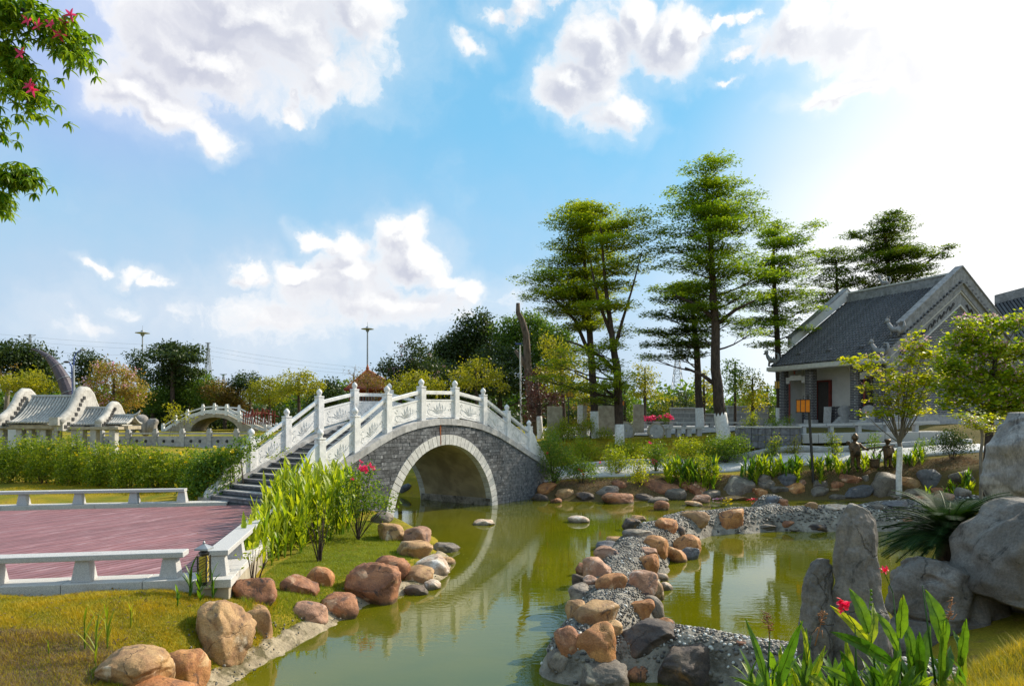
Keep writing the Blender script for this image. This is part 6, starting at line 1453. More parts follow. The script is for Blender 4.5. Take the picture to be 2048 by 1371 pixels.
for (x0, y0, x1, y1, x2, y2) in ((-80, 660, 200, 690, 416, 692), (-80, 668, 180, 700, 416, 700), (416, 692, 560, 722, 800, 742), (416, 700, 560, 730, 800, 750), (416, 710, 560, 738, 800, 756), (-80, 690, 150, 714, 416, 710)):
    MB().tube([D(x0 * (1 - t) ** 2 + 2 * x1 * t * (1 - t) + x2 * t * t, y0 * (1 - t) ** 2 + 2 * y1 * t * (1 - t) + y2 * t * t, 260) for t in np.linspace(0, 1, 14)], .028, 4).build('cable', M['galv'], pw)
# red pavilion behind the bridge
YR = 58; rp = empty('red_pavilion', D(735, 840, YR), 'red timber pavilion with a pointed orange roof behind the bridge', 'pavilion')
ap = D(735, 739, YR + 2)
def rpx_(px, py, dy): q = D(px, py, YR); return (q[0], q[1] + dy, q[2])
ev = [rpx_(690, 778, 0), rpx_(782, 776, 0), rpx_(790, 775, 4.2), rpx_(700, 775, 4.2)]
rf = mk('roof', [ap] + ev, [(0, 1, 2), (0, 2, 3), (0, 3, 4), (0, 4, 1)], M['orange_beam'], rp)
for i in range(4): MB().tube([ap, ev[i]], .09, 5).build('hip_ridge', M['orange_beam'], rf)
for i in range(4): MB().tube([ev[i], ev[(i + 1) % 4]], .16, 5).build('eave_board', M['red_wood'], rf)
MB().lathe(ap, [(.12, 0), (.15, .15), (.02, .5)], 8).build('roof_finial', M['orange_beam'], rf)
for px in (702, 712, 762, 772): c = D(px, 0, YR + .6); MB().box(c[0] - .14, c[0] + .14, YR + .5, YR + .8, 1.2, D(0, 780, YR)[2]).build('column', M['red_wood'], rp)
MB().box(D(704, 0, YR)[0], D(770, 0, YR)[0], YR + .9, YR + 1.0, D(0, 820, YR)[2], D(0, 801, YR)[2]).build('lower_wall', M['red_wood'], rp); MB().box(D(704, 0, YR)[0], D(770, 0, YR)[0], YR + 1.2, YR + 1.3, D(0, 801, YR)[2], D(0, 786, YR)[2]).build('window_band', M['galv'], rp)
for k in range(12): x = D(706 + k * 5.7, 0, YR)[0]; MB().box(x - .04, x + .04, YR + 1.1, YR + 1.2, D(0, 801, YR)[2], D(0, 786, YR)[2]).build('window_bar', M['red_wood'], rp)
MB().box(D(704, 0, YR)[0], D(770, 0, YR)[0], YR + .5, YR + .7, D(0, 786, YR)[2], D(0, 781, YR)[2]).build('lintel', M['red_wood'], rp)
# red lattice frame right of the small bridge
rl = MB(); rs_ = random.Random(5)
for k in range(16): x = 486 + k * 4.2; y0_ = 815 + abs(k - 8) * .9; rl.tube([D(x, 848, 62), D(x + rs_.uniform(-6, 6), y0_, 62)], .05, 4); rl.tube([D(x, y0_ + 8, 62), D(x + 9, y0_ + 12, 62.4)], .05, 4)
tag(rl.build('red_lattice', M['red_wood'], loc=D(515, 848, 62)), 'red lattice climbing frame right of the small far bridge', 'frame')
# plain light pole, dead trunk
e = empty('light_pole', D(1043, 860, 44), 'slim pale pole with a blue top in front of the dark trees', 'lamp'); MB().tube([(D(1043, 0, 44)[0], 44, .8), D(1040, 690, 44)], [.07, .045], 8).build('pole', M['plaster'], e); MB().box(D(1031, 0, 44)[0], D(1043, 0, 44)[0], 43.9, 44.1, D(0, 689, 44)[2], D(0, 686, 44)[2]).build('lamp_head', M['blue_paint'], e)
YD = 46; e = empty('dead_tree', D(1060, 850, YD), 'bare broken trunk standing above the dark trees', 'tree')
MB().tube([D(1068, 870, YD), D(1062, 800, YD), D(1056, 740, YD), D(1054, 700, YD), D(1052, 668, YD), D(1044, 640, YD), D(1036, 625, YD), D(1036, 606, YD)], [r * YD / F for r in (10, 9, 8, 7.5, 7, 6, 5, 4)], 10).build('trunk', M['dead_bark'], e, smooth=True)
MB().tube([D(1060, 745, YD), D(1046, 720, YD), D(1030, 700, YD)], [.25, .2, .1], 7).build('branch_stub', M['dead_bark'], e, smooth=True)

# ---------------------------------------------------------------- background trees
def blob(px, py, hw, hh): return (px, py, hw, hh)
BG = dict(per=46, k=22, flat=0., turn=(), dep=.8, limb=True, tw=3, flatz=.8, shell=.3)
def bgtree(label, Y, trunk_px, top_px, base_py, r, pads, lm, leaf=.34, **kw):
    q = dict(BG); q.update(kw); sp = q.pop('spread', leaf * 1.3)
    return tree(q.pop('name', 'background_tree'), label, 'tree', [(trunk_px, base_py, r), ((trunk_px + top_px) / 2, (base_py + pads[0][1]) / 2, r * .85), (top_px, pads[0][1], r * .5)], Y, pads, L[lm], leaf=(leaf, leaf * .5), spread=sp, group='background trees', **q)
bgtree('dark evergreen behind the horn tower at the far left', 62, 60, 50, 850, 6, [(40, 715, 45, 26), (20, 740, 35, 30), (75, 720, 30, 26), (90, 745, 22, 26), (15, 705, 22, 14), (50, 760, 50, 26)], 'dark', .30)
bgtree('pale bare-limbed tree at the left edge', 55, 10, 20, 850, 5, [(10, 745, 24, 24), (4, 775, 18, 16)], 'brown', .22, per=5, bark='pale_bark')
bgtree('yellow-green tree behind the stone gate', 50, 60, 58, 850, 3, [(60, 765, 48, 14), (30, 778, 26, 12), (85, 775, 26, 12), (55, 750, 26, 8)], 'yellow', .20, shell=0.)
bgtree('dark tree right of the blue street lamp', 66, 180, 178, 850, 5, [(175, 722, 20, 18), (195, 740, 22, 22), (170, 760, 18, 20), (165, 745, 12, 30)], 'dark', .26)
bgtree('orange and pink flowering tree in the left background', 52, 228, 228, 860, 4, [(215, 755, 42, 28), (255, 770, 36, 28), (190, 775, 26, 26), (240, 800, 44, 22), (270, 790, 28, 18), (215, 735, 28, 14), (200, 805, 30, 18)], 'autumn', .19, flowers=(L['fl_pink'], 60, .16), per=40)
bgtree('small round dark tree under the first mast lamp', 75, 280, 279, 850, 4, [(279, 720, 16, 14), (280, 738, 14, 12)], 'dark', .3)
bgtree('dark flat-topped tree with layered boughs left of the pylon', 70, 345, 345, 850, 5, [(335, 695, 28, 9), (375, 700, 28, 9), (350, 715, 48, 9), (390, 718, 20, 8), (330, 735, 30, 10), (370, 740, 30, 9), (310, 755, 26, 12), (352, 762, 30, 12)], 'dark', .3, shell=0., flatz=.5)
bgtree('dense fresh green tree beneath the layered dark tree', 72, 375, 375, 860, 5, [(375, 765, 48, 28), (340, 785, 34, 26), (410, 785, 36, 28), (375, 805, 60, 22), (360, 745, 24, 12)], 'mid', .24)
bgtree('green tree left of the dense fresh green one', 70, 305, 305, 860, 4, [(305, 785, 28, 26), (315, 805, 30, 20), (296, 808, 22, 16)], 'mid', .22)
bgtree('rusty brown tree right of the dense green one', 71, 450, 450, 860, 4, [(440, 785, 30, 24), (465, 795, 28, 22), (450, 812, 40, 16)], 'brown', .24)
bgtree('yellow-green tree with a slim trunk right of the small bridge', 69, 540, 538, 850, 3, [(530, 775, 36, 12), (560, 785, 26, 12), (510, 790, 26, 10), (540, 800, 34, 8), (545, 763, 22, 7)], 'yellow', .18, shell=0., white=(825, 4))
bgtree('umbrella shaped yellow tree left of the bridge posts', 50, 598, 598, 850, 3.5, [(600, 755, 36, 10), (575, 768, 26, 10), (625, 770, 26, 10), (600, 780, 42, 10), (560, 785, 20, 8)], 'yellow', .18, shell=0.)
bgtree('dark little tree between the yellow trees', 72, 500, 500, 850, 3, [(498, 762, 24, 14), (485, 775, 18, 14), (515, 778, 18, 10)], 'dark', .28)
bgtree('dark tree left of the red pavilion', 66, 660, 660, 850, 4, [(655, 785, 34, 18), (680, 795, 22, 18), (640, 805, 40, 18), (662, 770, 12, 10)], 'dark', .26)
bgtree('almost bare spreading tree behind the red pavilion', 60, 708, 708, 850, 2.5, [(700, 745, 26, 10), (722, 752, 24, 9), (690, 762, 20, 8), (712, 735, 14, 6)], 'brown', .14, per=9, k=5, tw=10, bark='pale_bark', shell=0.)
bgtree('orange leaved small tree in front of the red pavilion', 50, 735, 735, 850, 2.5, [(722, 762, 26, 9), (750, 768, 26, 10), (735, 752, 18, 7), (765, 790, 16, 12)], 'brown', .15, shell=0.)
bgtree('shrubby tree with pink blossom at the left of the dark wood', 60, 800, 800, 860, 5, [(800, 735, 36, 24), (830, 700, 26, 20), (815, 760, 50, 22), (850, 735, 40, 26), (775, 740, 20, 14)], 'dark', .24, flowers=(L['fl_pink'], 30, .14))
bgtree('tall dark pointed tree in the middle of the wood', 68, 930, 925, 860, 7, [(905, 690, 36, 26), (940, 670, 28, 26), (965, 655, 22, 24), (930, 710, 55, 30), (890, 720, 40, 28), (980, 690, 34, 30), (870, 745, 36, 26), (935, 640, 12, 14), (967, 632, 8, 14)], 'dark', .32)
bgtree('broad round green tree behind the dead trunk', 66, 1075, 1075, 860, 7, [(1060, 665, 46, 30), (1100, 680, 40, 34), (1030, 690, 34, 34), (1080, 720, 60, 34), (1125, 700, 24, 36), (1010, 660, 26, 24), (1060, 640, 30, 14)], 'mid', .28)
bgtree('dark leafy tree filling the wood under the pointed tree', 64, 1000, 1000, 860, 6, [(980, 760, 60, 40), (1030, 745, 40, 40), (920, 770, 60, 40), (990, 720, 40, 30), (860, 785, 40, 30), (1100, 770, 50, 40)], 'dark', .27, flowers=(L['fl_pink'], 30, .13))
bgtree('yellow umbrella tree behind the top of the bridge', 46, 830, 830, 850, 3, [(830, 752, 36, 9), (800, 765, 28, 10), (860, 768, 34, 10), (825, 778, 44, 9), (880, 782, 20, 8), (790, 785, 20, 8)], 'yellow', .16, shell=0.)
bgtree('golden umbrella tree right of the bridge top', 45, 952, 952, 850, 3, [(955, 735, 34, 9), (925, 748, 28, 10), (985, 752, 32, 10), (950, 765, 46, 9), (1000, 770, 18, 9), (918, 768, 18, 8), (955, 722, 16, 5)], 'yellow', .16, shell=0.)
bgtree('maroon leaved tree beside the dead trunk', 43, 1080, 1076, 865, 6, [(1070, 775, 26, 22), (1085, 805, 34, 24), (1060, 820, 26, 22), (1110, 800, 18, 18), (1068, 750, 16, 14)], 'maroon', .15, white=(832, 8), per=44)
bgtree('bright green tree between the maroon one and the tall trunks', 47, 1130, 1120, 862, 4, [(1110, 700, 36, 24), (1140, 730, 40, 24), (1105, 745, 36, 22), (1150, 765, 40, 20), (1120, 780, 36, 16), (1090, 690, 22, 18), (1150, 790, 26, 14)], 'yellow', .17, shell=0., per=32)
for i, (px, top, wd, lm, Y, lb) in enumerate([(1290, 735, 36, 'yellow', 56, 'thin layered yellow tree right of the concrete slabs'), (1345, 800, 34, 'yellow', 70, 'low yellow round tree behind the block wall'), (1372, 790, 36, 'dark', 64, 'dark bush-like tree left of the second tall trunk'),
        (1470, 725, 34, 'mid', 52, 'open branched tree behind the biggest trunk'), (1408, 745, 24, 'yellow', 54, 'light yellow tree behind the slim tall trunk'), (1505, 755, 30, 'yellow', 50, 'slender leaning tree left of the hall'), (1535, 775, 24, 'mid', 62, 'soft green tree at the left corner of the hall'), (1250, 780, 26, 'mid', 58, 'green tree behind the disc stones'), (1210, 770, 30, 'dark', 56, 'dark green tree between the first tall trunks'), (1170, 800, 26, 'brown', 52, 'rusty low tree by the narrow concrete slab')]):
    bgtree(lb, Y, px, px, 845, 3, [(px, top, wd * .5, 8), (px - wd * .4, top + 16, wd * .6, 9), (px + wd * .4, top + 20, wd * .6, 9), (px, top + 34, wd * .9, 10), (px - wd * .3, top + 50, wd * .7, 10), (px + wd * .4, top + 56, wd * .7, 10)], lm, .19, shell=0., per=34, flatz=.6)
# far-off wood that reads as one mass
def wood():
    P = []
    for k in range(190):
        x = -150 + k * 1.75 + random.uniform(-2, 2); y = random.uniform(96, 130); h = random.uniform(2.2, 4.6) + (1.5 if x < 20 else .3)
        P.append((x, y, 2 + h * .5, random.uniform(2, 4), 2.5, h * .62))
    T, C, tt = twigs(P, 7, 16, .9, .8, .4); V, Fc = leaf_mesh(C, .75, .45); tag(mk('distant_wood', V, Fc, L['mid'], tint=tt), kind='stuff')
    P = [(random.uniform(-70, 20), random.uniform(70, 84), 2.6, random.uniform(1.5, 3), 1.5, random.uniform(1, 2.2)) for _ in range(60)] + [(random.uniform(15, 60), random.uniform(66, 80), 2.4, random.uniform(1.5, 3), 1.5, random.uniform(.8, 1.9)) for _ in range(40)]
    T, C, tt = twigs(P, 18, 16, .5, .8, .2); V, Fc = leaf_mesh(C, .42, .24); tag(mk('distant_undergrowth', V, Fc, L['dark'], tint=tt), kind='stuff')
wood()

# ---------------------------------------------------------------- tall layered trees on the right
TT = dict(leaf=(.17, .085), per=84, k=14, spread=.19, flat=1., turn=(1.2,), flatz=.28, tw=7, jit=.6)
def tall(label, trunk, Y, pads, lm='tree', **kw):
    q = dict(TT); q.update(kw); pads = [(trunk[-2][0] + (a - trunk[-2][0]) * 1.06, b, c * 1.15, d * .9) for a, b, c, d in pads]; return tree('umbrella_tree', label, 'tree', trunk, Y, pads, L[lm], group='tall layered trees', **q)
tall('olive tall tree of the left pair whose white trunk base stands nearest in the lawn', [(1240, 882, 9), (1237, 800, 8.5), (1234, 738, 8), (1225, 680, 6), (1216, 610, 4.5), (1208, 540, 3), (1200, 440, 1.5)], 37.5,
     [(1270, 440, 42, 14), (1295, 468, 30, 16), (1235, 455, 36, 12), (1225, 490, 60, 14), (1285, 505, 34, 14), (1245, 535, 55, 14), (1215, 570, 55, 13), (1240, 610, 34, 14), (1185, 615, 50, 11), (1250, 660, 18, 18), (1218, 690, 28, 12), (1150, 700, 44, 12), (1120, 728, 36, 12), (1195, 735, 34, 14), (1105, 758, 36, 10), (1160, 775, 46, 12), (1225, 770, 24, 10), (1180, 800, 30, 8)], 'tree_olive', white=(848, 9), turn=(1.3,),
     fork=[[(1236, 750, 5), (1205, 715, 4), (1160, 690, 2.5), (1130, 680, 1)], [(1228, 700, 4.5), (1245, 640, 3), (1262, 585, 2), (1285, 500, 1)], [(1222, 670, 4), (1196, 600, 3), (1180, 520, 1.5)], [(1238, 800, 3), (1200, 770, 2.5), (1150, 745, 1.2)]])
tall('tall dense tree of the left pair, leaning crown reaching over the dead trunk', [(1190, 862, 8), (1186, 760, 7.5), (1178, 640, 6), (1172, 560, 4), (1166, 480, 2.5), (1162, 405, 1)], 40.5,
     [(1158, 408, 30, 8), (1140, 425, 34, 10), (1190, 430, 40, 10), (1140, 455, 48, 12), (1180, 470, 50, 12), (1130, 490, 42, 10), (1175, 505, 60, 12), (1115, 525, 44, 9), (1150, 545, 60, 11), (1080, 562, 46, 8), (1120, 580, 60, 10), (1170, 590, 56, 11), (1090, 598, 46, 8), (1140, 620, 60, 10), (1190, 640, 36, 12), (1160, 655, 40, 10)], 'tree_olive', white=(822, 8), turn=(.9, -1.4),
     fork=[[(1184, 720, 4.5), (1150, 640, 3.5), (1110, 600, 2), (1070, 580, 1)]])
tall('tallest tree, with the thick leaning trunk and broad white base', [(1446, 866, 13), (1437, 800, 11), (1432, 740, 9.5), (1431, 660, 8.5), (1427, 600, 7.5), (1424, 540, 6), (1420, 470, 4.5), (1415, 400, 3), (1411, 335, 1)], 38,
     [(1410, 330, 30, 7), (1395, 348, 34, 8), (1430, 352, 32, 8), (1378, 378, 40, 9), (1440, 378, 44, 9), (1405, 400, 50, 9), (1490, 392, 38, 8), (1370, 412, 40, 9), (1460, 418, 55, 9), (1400, 440, 60, 10), (1500, 432, 34, 8), (1370, 470, 56, 10), (1465, 462, 60, 10), (1345, 500, 40, 8), (1420, 505, 60, 9), (1490, 508, 50, 9), (1360, 535, 50, 9), (1450, 545, 62, 9), (1510, 552, 40, 9), (1390, 575, 55, 9), (1480, 590, 55, 9), (1400, 615, 50, 9), (1460, 640, 44, 9), (1500, 665, 34, 7)], 'tree', white=(826, 13),
     fork=[[(1432, 770, 5), (1405, 750, 3.5), (1370, 735, 2)], [(1431, 640, 5), (1395, 610, 3.5), (1350, 590, 1.5)], [(1431, 650, 5), (1470, 620, 3.5), (1510, 600, 1.5)]])
tall('slim dark tree close left of the tallest one', [(1400, 846, 8), (1397, 780, 7), (1393, 700, 6), (1387, 640, 4.5), (1382, 590, 2)], 44,
     [(1375, 575, 44, 8), (1335, 575, 34, 7), (1355, 600, 50, 8), (1400, 605, 34, 8), (1325, 632, 40, 8), (1385, 640, 50, 8), (1310, 662, 30, 7), (1355, 668, 48, 8), (1320, 690, 36, 8), (1380, 690, 44, 7), (1305, 712, 26, 8), (1350, 715, 30, 7)], 'tree_dark', white=(815, 9), turn=(1.,), leaf=(.21, .10))
tall('bright layered tree at the left corner of the hall', [(1560, 842, 7), (1558, 760, 6.5), (1555, 690, 5.5), (1550, 600, 4.5), (1547, 520, 3), (1548, 460, 1.2)], 44,
     [(1560, 448, 28, 8), (1618, 450, 24, 7), (1535, 468, 26, 7), (1590, 475, 34, 8), (1555, 495, 44, 9), (1610, 505, 30, 7), (1530, 530, 48, 8), (1585, 540, 46, 9), (1520, 565, 50, 8), (1570, 590, 56, 9), (1515, 610, 46, 8), (1600, 620, 38, 8), (1545, 640, 54, 8), (1500, 655, 34, 7), (1590, 660, 30, 8), (1520, 690, 30, 7), (1600, 690, 22, 8)], 'tree', white=(815, 8), turn=(1.2,), leaf=(.18, .09), per=84)
tall('airy layered tree rising behind the left end of the hall roof', [(1676, 845, 5), (1676, 700, 4), (1675, 600, 3), (1672, 520, 1.5)], 54,
     [(1672, 500, 30, 7), (1645, 518, 40, 8), (1700, 522, 30, 7), (1665, 545, 40, 7), (1630, 562, 40, 7), (1700, 566, 40, 8), (1655, 590, 50, 8), (1620, 610, 30, 7), (1700, 600, 30, 7)], 'tree_dark', turn=(1.2,), leaf=(.20, .10), per=50)
tall('highest tree behind the hall roof, one bough reaching right', [(1787, 845, 7), (1786, 700, 6), (1783, 600, 5), (1775, 520, 3.5), (1768, 450, 1.5)], 52,
     [(1775, 432, 20, 6), (1765, 448, 32, 7), (1745, 470, 42, 7), (1795, 470, 34, 8), (1715, 468, 24, 4), (1765, 495, 52, 9), (1820, 490, 26, 7), (1800, 515, 46, 9), (1745, 520, 42, 8), (1890, 494, 20, 4), (1866, 512, 26, 7), (1770, 545, 52, 8), (1820, 540, 34, 7), (1730, 560, 40, 8), (1790, 572, 50, 8), (1850, 545, 24, 6)], 'tree_dark', turn=(1.2,), leaf=(.20, .10), per=80,
     fork=[[(1786, 590, 3), (1830, 545, 2), (1868, 515, 1.2), (1900, 493, .6)]])

# ---------------------------------------------------------------- orchid trees in front of the hall
tree('orchid_tree', 'young orchid tree with yellow-green leaves and a whitewashed stem', 'tree', [(1797, 948, 5), (1800, 905, 4.5), (1799, 885, 4)], 28.6,
     [(1830, 668, 14, 8), (1822, 692, 22, 16), (1845, 715, 30, 18), (1810, 722, 24, 16), (1868, 712, 22, 14), (1700, 722, 26, 6), (1735, 735, 22, 8), (1745, 712, 20, 6), (1775, 745, 30, 14), (1825, 755, 40, 20), (1862, 760, 30, 16), (1790, 775, 34, 14), (1738, 775, 24, 6), (1838, 785, 30, 14), (1880, 748, 16, 7), (1760, 798, 28, 8), (1808, 805, 36, 11), (1725, 826, 18, 4), (1760, 826, 28, 6), (1805, 824, 34, 8), (1845, 822, 24, 5), (1850, 690, 20, 14)],
     L['orchid'], 'pale_bark', leaf=(.17, .15), per=120, k=8, spread=.12, flat=.4, turn=(), dep=.8, white=(893, 4.5), flatz=.7, tw=2, fork=[[(1799, 892, 3.), (1792, 860, 2.4), (1785, 835, 1.8), (1770, 800, 1)], [(1800, 890, 2.6), (1806, 850, 2.), (1808, 830, 1.6), (1815, 780, 1.2)]], flowers=(L['fl_pink'], 26, .09), limbs_r=.3)
tree('orchid_tree', 'large orchid tree with pink blossom filling the right edge above the crag', 'tree', [(1975, 930, 8), (1978, 860, 7), (1985, 780, 6), (1990, 720, 4)], 25.,
     [(1925, 645, 20, 12), (1940, 670, 34, 20), (1990, 650, 36, 20), (2040, 640, 30, 16), (1905, 690, 30, 18), (1960, 700, 44, 24), (2020, 700, 44, 28), (2070, 690, 40, 40), (1890, 730, 34, 18), (1940, 745, 50, 24), (2000, 755, 50, 26), (2060, 760, 40, 30), (1900, 775, 36, 18), (1960, 790, 50, 20), (2030, 800, 50, 26), (1915, 805, 30, 12), (1990, 820, 40, 16), (2060, 830, 40, 24)],
     L['orchid_dark'], 'bark', leaf=(.15, .13), per=210, k=10, spread=.16, flat=.3, turn=(), dep=.8, flatz=.7, tw=4, flowers=(L['fl_pink'], 210, .085), limbs_r=.3)
tree('orchid_tree', 'low orchid sapling with yellow leaves beside the top of the tall crag', 'tree', [(1962, 905, 3), (1965, 870, 2.5), (1960, 850, 2)], 21.,
     [(1925, 832, 24, 6), (1955, 840, 26, 8), (1985, 836, 26, 8), (1965, 856, 30, 7), (1990, 860, 20, 6), (1940, 850, 20, 6)], L['orchid'], 'pale_bark', leaf=(.085, .075), per=300, k=9, spread=.08, flat=.5, dep=.8, tw=3, flatz=.7, limbs_r=.3, flowers=(L['fl_pink'], 6, .06))

# ---------------------------------------------------------------- hedge and shrubs on the left
HG = 'yellow-flowered hedge shrubs'
for i, (px, py, hw, hh, Y, lb) in enumerate([(-15, 912, 38, 34, 27, 'leftmost yellow-green hedge shrub at the photo edge'), (45, 915, 40, 36, 27, 'hedge shrub in front of the main gate columns'), (100, 915, 42, 38, 26.5, 'bright hedge shrub below the gate gable end'), (158, 922, 42, 38, 26, 'hedge shrub in front of the small gate roof'),
        (215, 928, 42, 36, 25.5, 'hedge shrub under the corner of the small gate roof'), (268, 930, 42, 34, 25, 'hedge shrub before the left bays of the grey parapet'), (322, 934, 42, 32, 24.5, 'hedge shrub before the middle of the grey parapet'), (370, 936, 36, 30, 24.2, 'hedge shrub touching the big dark green bush')]):
    shrub('hedge_shrub', lb, [(px - hw * .45, py - 0, hw * .6, hh * .8), (px + hw * .4, py + 3, hw * .6, hh * .8), (px, py + hh * .45, hw * .9, hh * .7), (px - 20, py + hh * .9, hw * .5, hh * .5), (px + 20, py + hh * .9, hw * .5, hh * .5), (px + random.uniform(-15, 15), py - hh * .62, hw * .5, hh * .4), (px + random.uniform(-30, 30), py - hh * random.uniform(.5, 1.2), hw * .22, hh * .4)], Y, L['hedge'], leaf=(.10, .048), per=230, k=16, spread=.12, group=HG, flowers=[(L['fl_yel'], 5, .055)], dep=1.2, flatz=1.3)
shrub('flowering_bush', 'big dark green bush with yellow trumpet flowers at the foot of the stairs', [(420, 925, 44, 26), (395, 950, 34, 30), (440, 945, 34, 30), (415, 975, 44, 24), (465, 915, 26, 16), (385, 985, 20, 12), (480, 900, 18, 9)], 21.6, L['rose'], leaf=(.11, .06), per=300, k=15, spread=.12, dep=.8, flowers=[(L['fl_yel'], [(381, 915), (430, 893), (448, 897), (465, 903), (372, 925), (460, 986), (352, 970), (395, 995), (422, 950), (360, 905)], .07)], flatz=1.2)
shrub('creeper', 'green creeper hanging over the left handrail of the bridge', [(490, 882, 22, 6), (520, 876, 16, 6), (540, 872, 14, 4), (505, 893, 10, 8)], 21.8, L['rose'], leaf=(.08, .05), per=300, k=9, spread=.06, cat='plant', woody=False)
shrub('creeper', 'small creeper sprig growing beside the bottom steps', [(540, 915, 10, 6), (558, 906, 10, 4), (575, 900, 8, 3)], 21.5, L['shrub'], leaf=(.06, .035), per=300, k=8, spread=.05, cat='plant', woody=False)
shrub('bright_bush', 'bright yellow-green bush left of the small far bridge', [(352, 822, 22, 12), (345, 838, 18, 12), (372, 832, 14, 12)], 55, L['yellow'], leaf=(.2, .1), per=30, k=12, spread=.2)

# canna bed between deck and bridge: leafy stems one by one
cr = random.Random(11)
CN = []
bedp = [(484, 1162), (530, 1138), (590, 1112), (650, 1088), (735, 1046), (700, 1012), (640, 1000), (585, 1010), (520, 1050), (462, 1108)]
while len(CN) < 200:
    px, py = cr.uniform(455, 740), cr.uniform(1000, 1165)
    if float(sdf(np.array(px), np.array(py), bedp)) > 0: continue
    x, y, z = hit(px, py); q = (np.array([x, y]) - DK0)
    if float(q @ en) > -.42: continue
    CN.append((x, y, z))
CN.sort(key=lambda q: q[1])
for i, (x, y, z) in enumerate(CN):
    sd_ = x > np.interp(y, [10, 14, 18, 22], [-4.3, -4.6, -5.1, -5.5])
    zone = ['near the lantern', 'beside the sunlit bench', 'before the stairs', 'under the bridge rail'][int(np.digitize(y, [12.5, 15, 17.5]))] + (', on the water side' if sd_ else ', on the deck side') + (' where stems stand tall' if cr.random() < .0 else ' of the bed')
    hgt = np.interp(y, [10.5, 13, 16, 20], [.72, 1.05, 1.6, 1.75]) * cr.uniform(.7, 1.12)
    canna_plant((x, y, z), cr.randint(9, 14), hgt, .085 if y > 12 else .06, L['canna_lit'], 'yellow-green canna ' + zone, 'cannas in the bed beside the deck', cr, lean=(.1, .6), leaf_l=.40 * hgt ** .3)
rose = shrub('rose_bush', 'red rose bush at the bridge wall beside the canna bed', [(725, 965, 30, 22), (745, 995, 40, 24), (700, 1000, 34, 30), (760, 1010, 34, 14), (735, 942, 16, 10), (700, 960, 18, 18)], 17.2, L['rose'], leaf=(.085, .045), per=230, k=12, spread=.11, flowers=[(L['fl_mag'], [(722, 937), (728, 940), (724, 934)], .11), (L['fl_mag'], [(743, 932), (747, 936), (740, 928), (704, 957), (724, 924)], .06)], stems=(715, 1040))
shrub('bare_shrub', 'thin woody shrub with few leaves in the grass of the point', [(640, 1020, 30, 20), (620, 1045, 24, 16), (655, 1050, 24, 14), (640, 1075, 12, 14)], 14.2, L['shrub'], leaf=(.06, .03), per=90, k=8, spread=.08, stems=(638, 1116), sr=.016)
for px, py in ((508, 1130), (530, 1126), (480, 1150)): 
    pass
shrub('bare_shrub', 'dark cut stems at the near corner of the canna bed', [(490, 1118, 14, 20), (512, 1105, 14, 18), (540, 1110, 16, 14)], 11.0, L['canna_lit'], leaf=(.07, .03), per=60, k=6, spread=.06, stems=(505, 1150), sr=.012)
# near lawn plants
for i, (px, py, n, h, lm, lb) in enumerate([(380, 1195, 9, .50, 'canna', 'fresh green canna left of the bollard lantern'), (400, 1205, 10, .42, 'canna', 'canna in front of the kerb corner'), (425, 1200, 8, .5, 'canna', 'canna right below the bollard lantern'), (440, 1190, 7, .38, 'canna', 'small canna left of the knobbly red boulder'), (355, 1215, 6, .3, 'canna', 'smallest canna at the left of the kerb corner group'),
        (170, 1300, 7, .5, 'shrub', 'grassy strap plant left in the lower lawn'), (190, 1330, 9, .55, 'shrub', 'tallest strap plant behind the long tan boulder'), (215, 1300, 8, .48, 'shrub', 'strap plant right of the tallest one in the lower lawn'), (262, 1255, 4, .3, 'shrub', 'lone narrow leaved plant in the middle of the lower lawn'), (98, 1310, 2, .22, 'shrub', 'tiny yellow seedling in the purple dry grass')]):
    x, y, z = hit(px, py); canna_plant((x, y, z), n, h, .045 if lm == 'canna' else .022, L[lm if lm == 'canna' else 'shrub'], lb, 'plants in the near lawn', random.Random(i + 40), lean=(.1, .6), leaf_l=.6 * h, name='strap_plant' if lm != 'canna' else 'canna_plant')

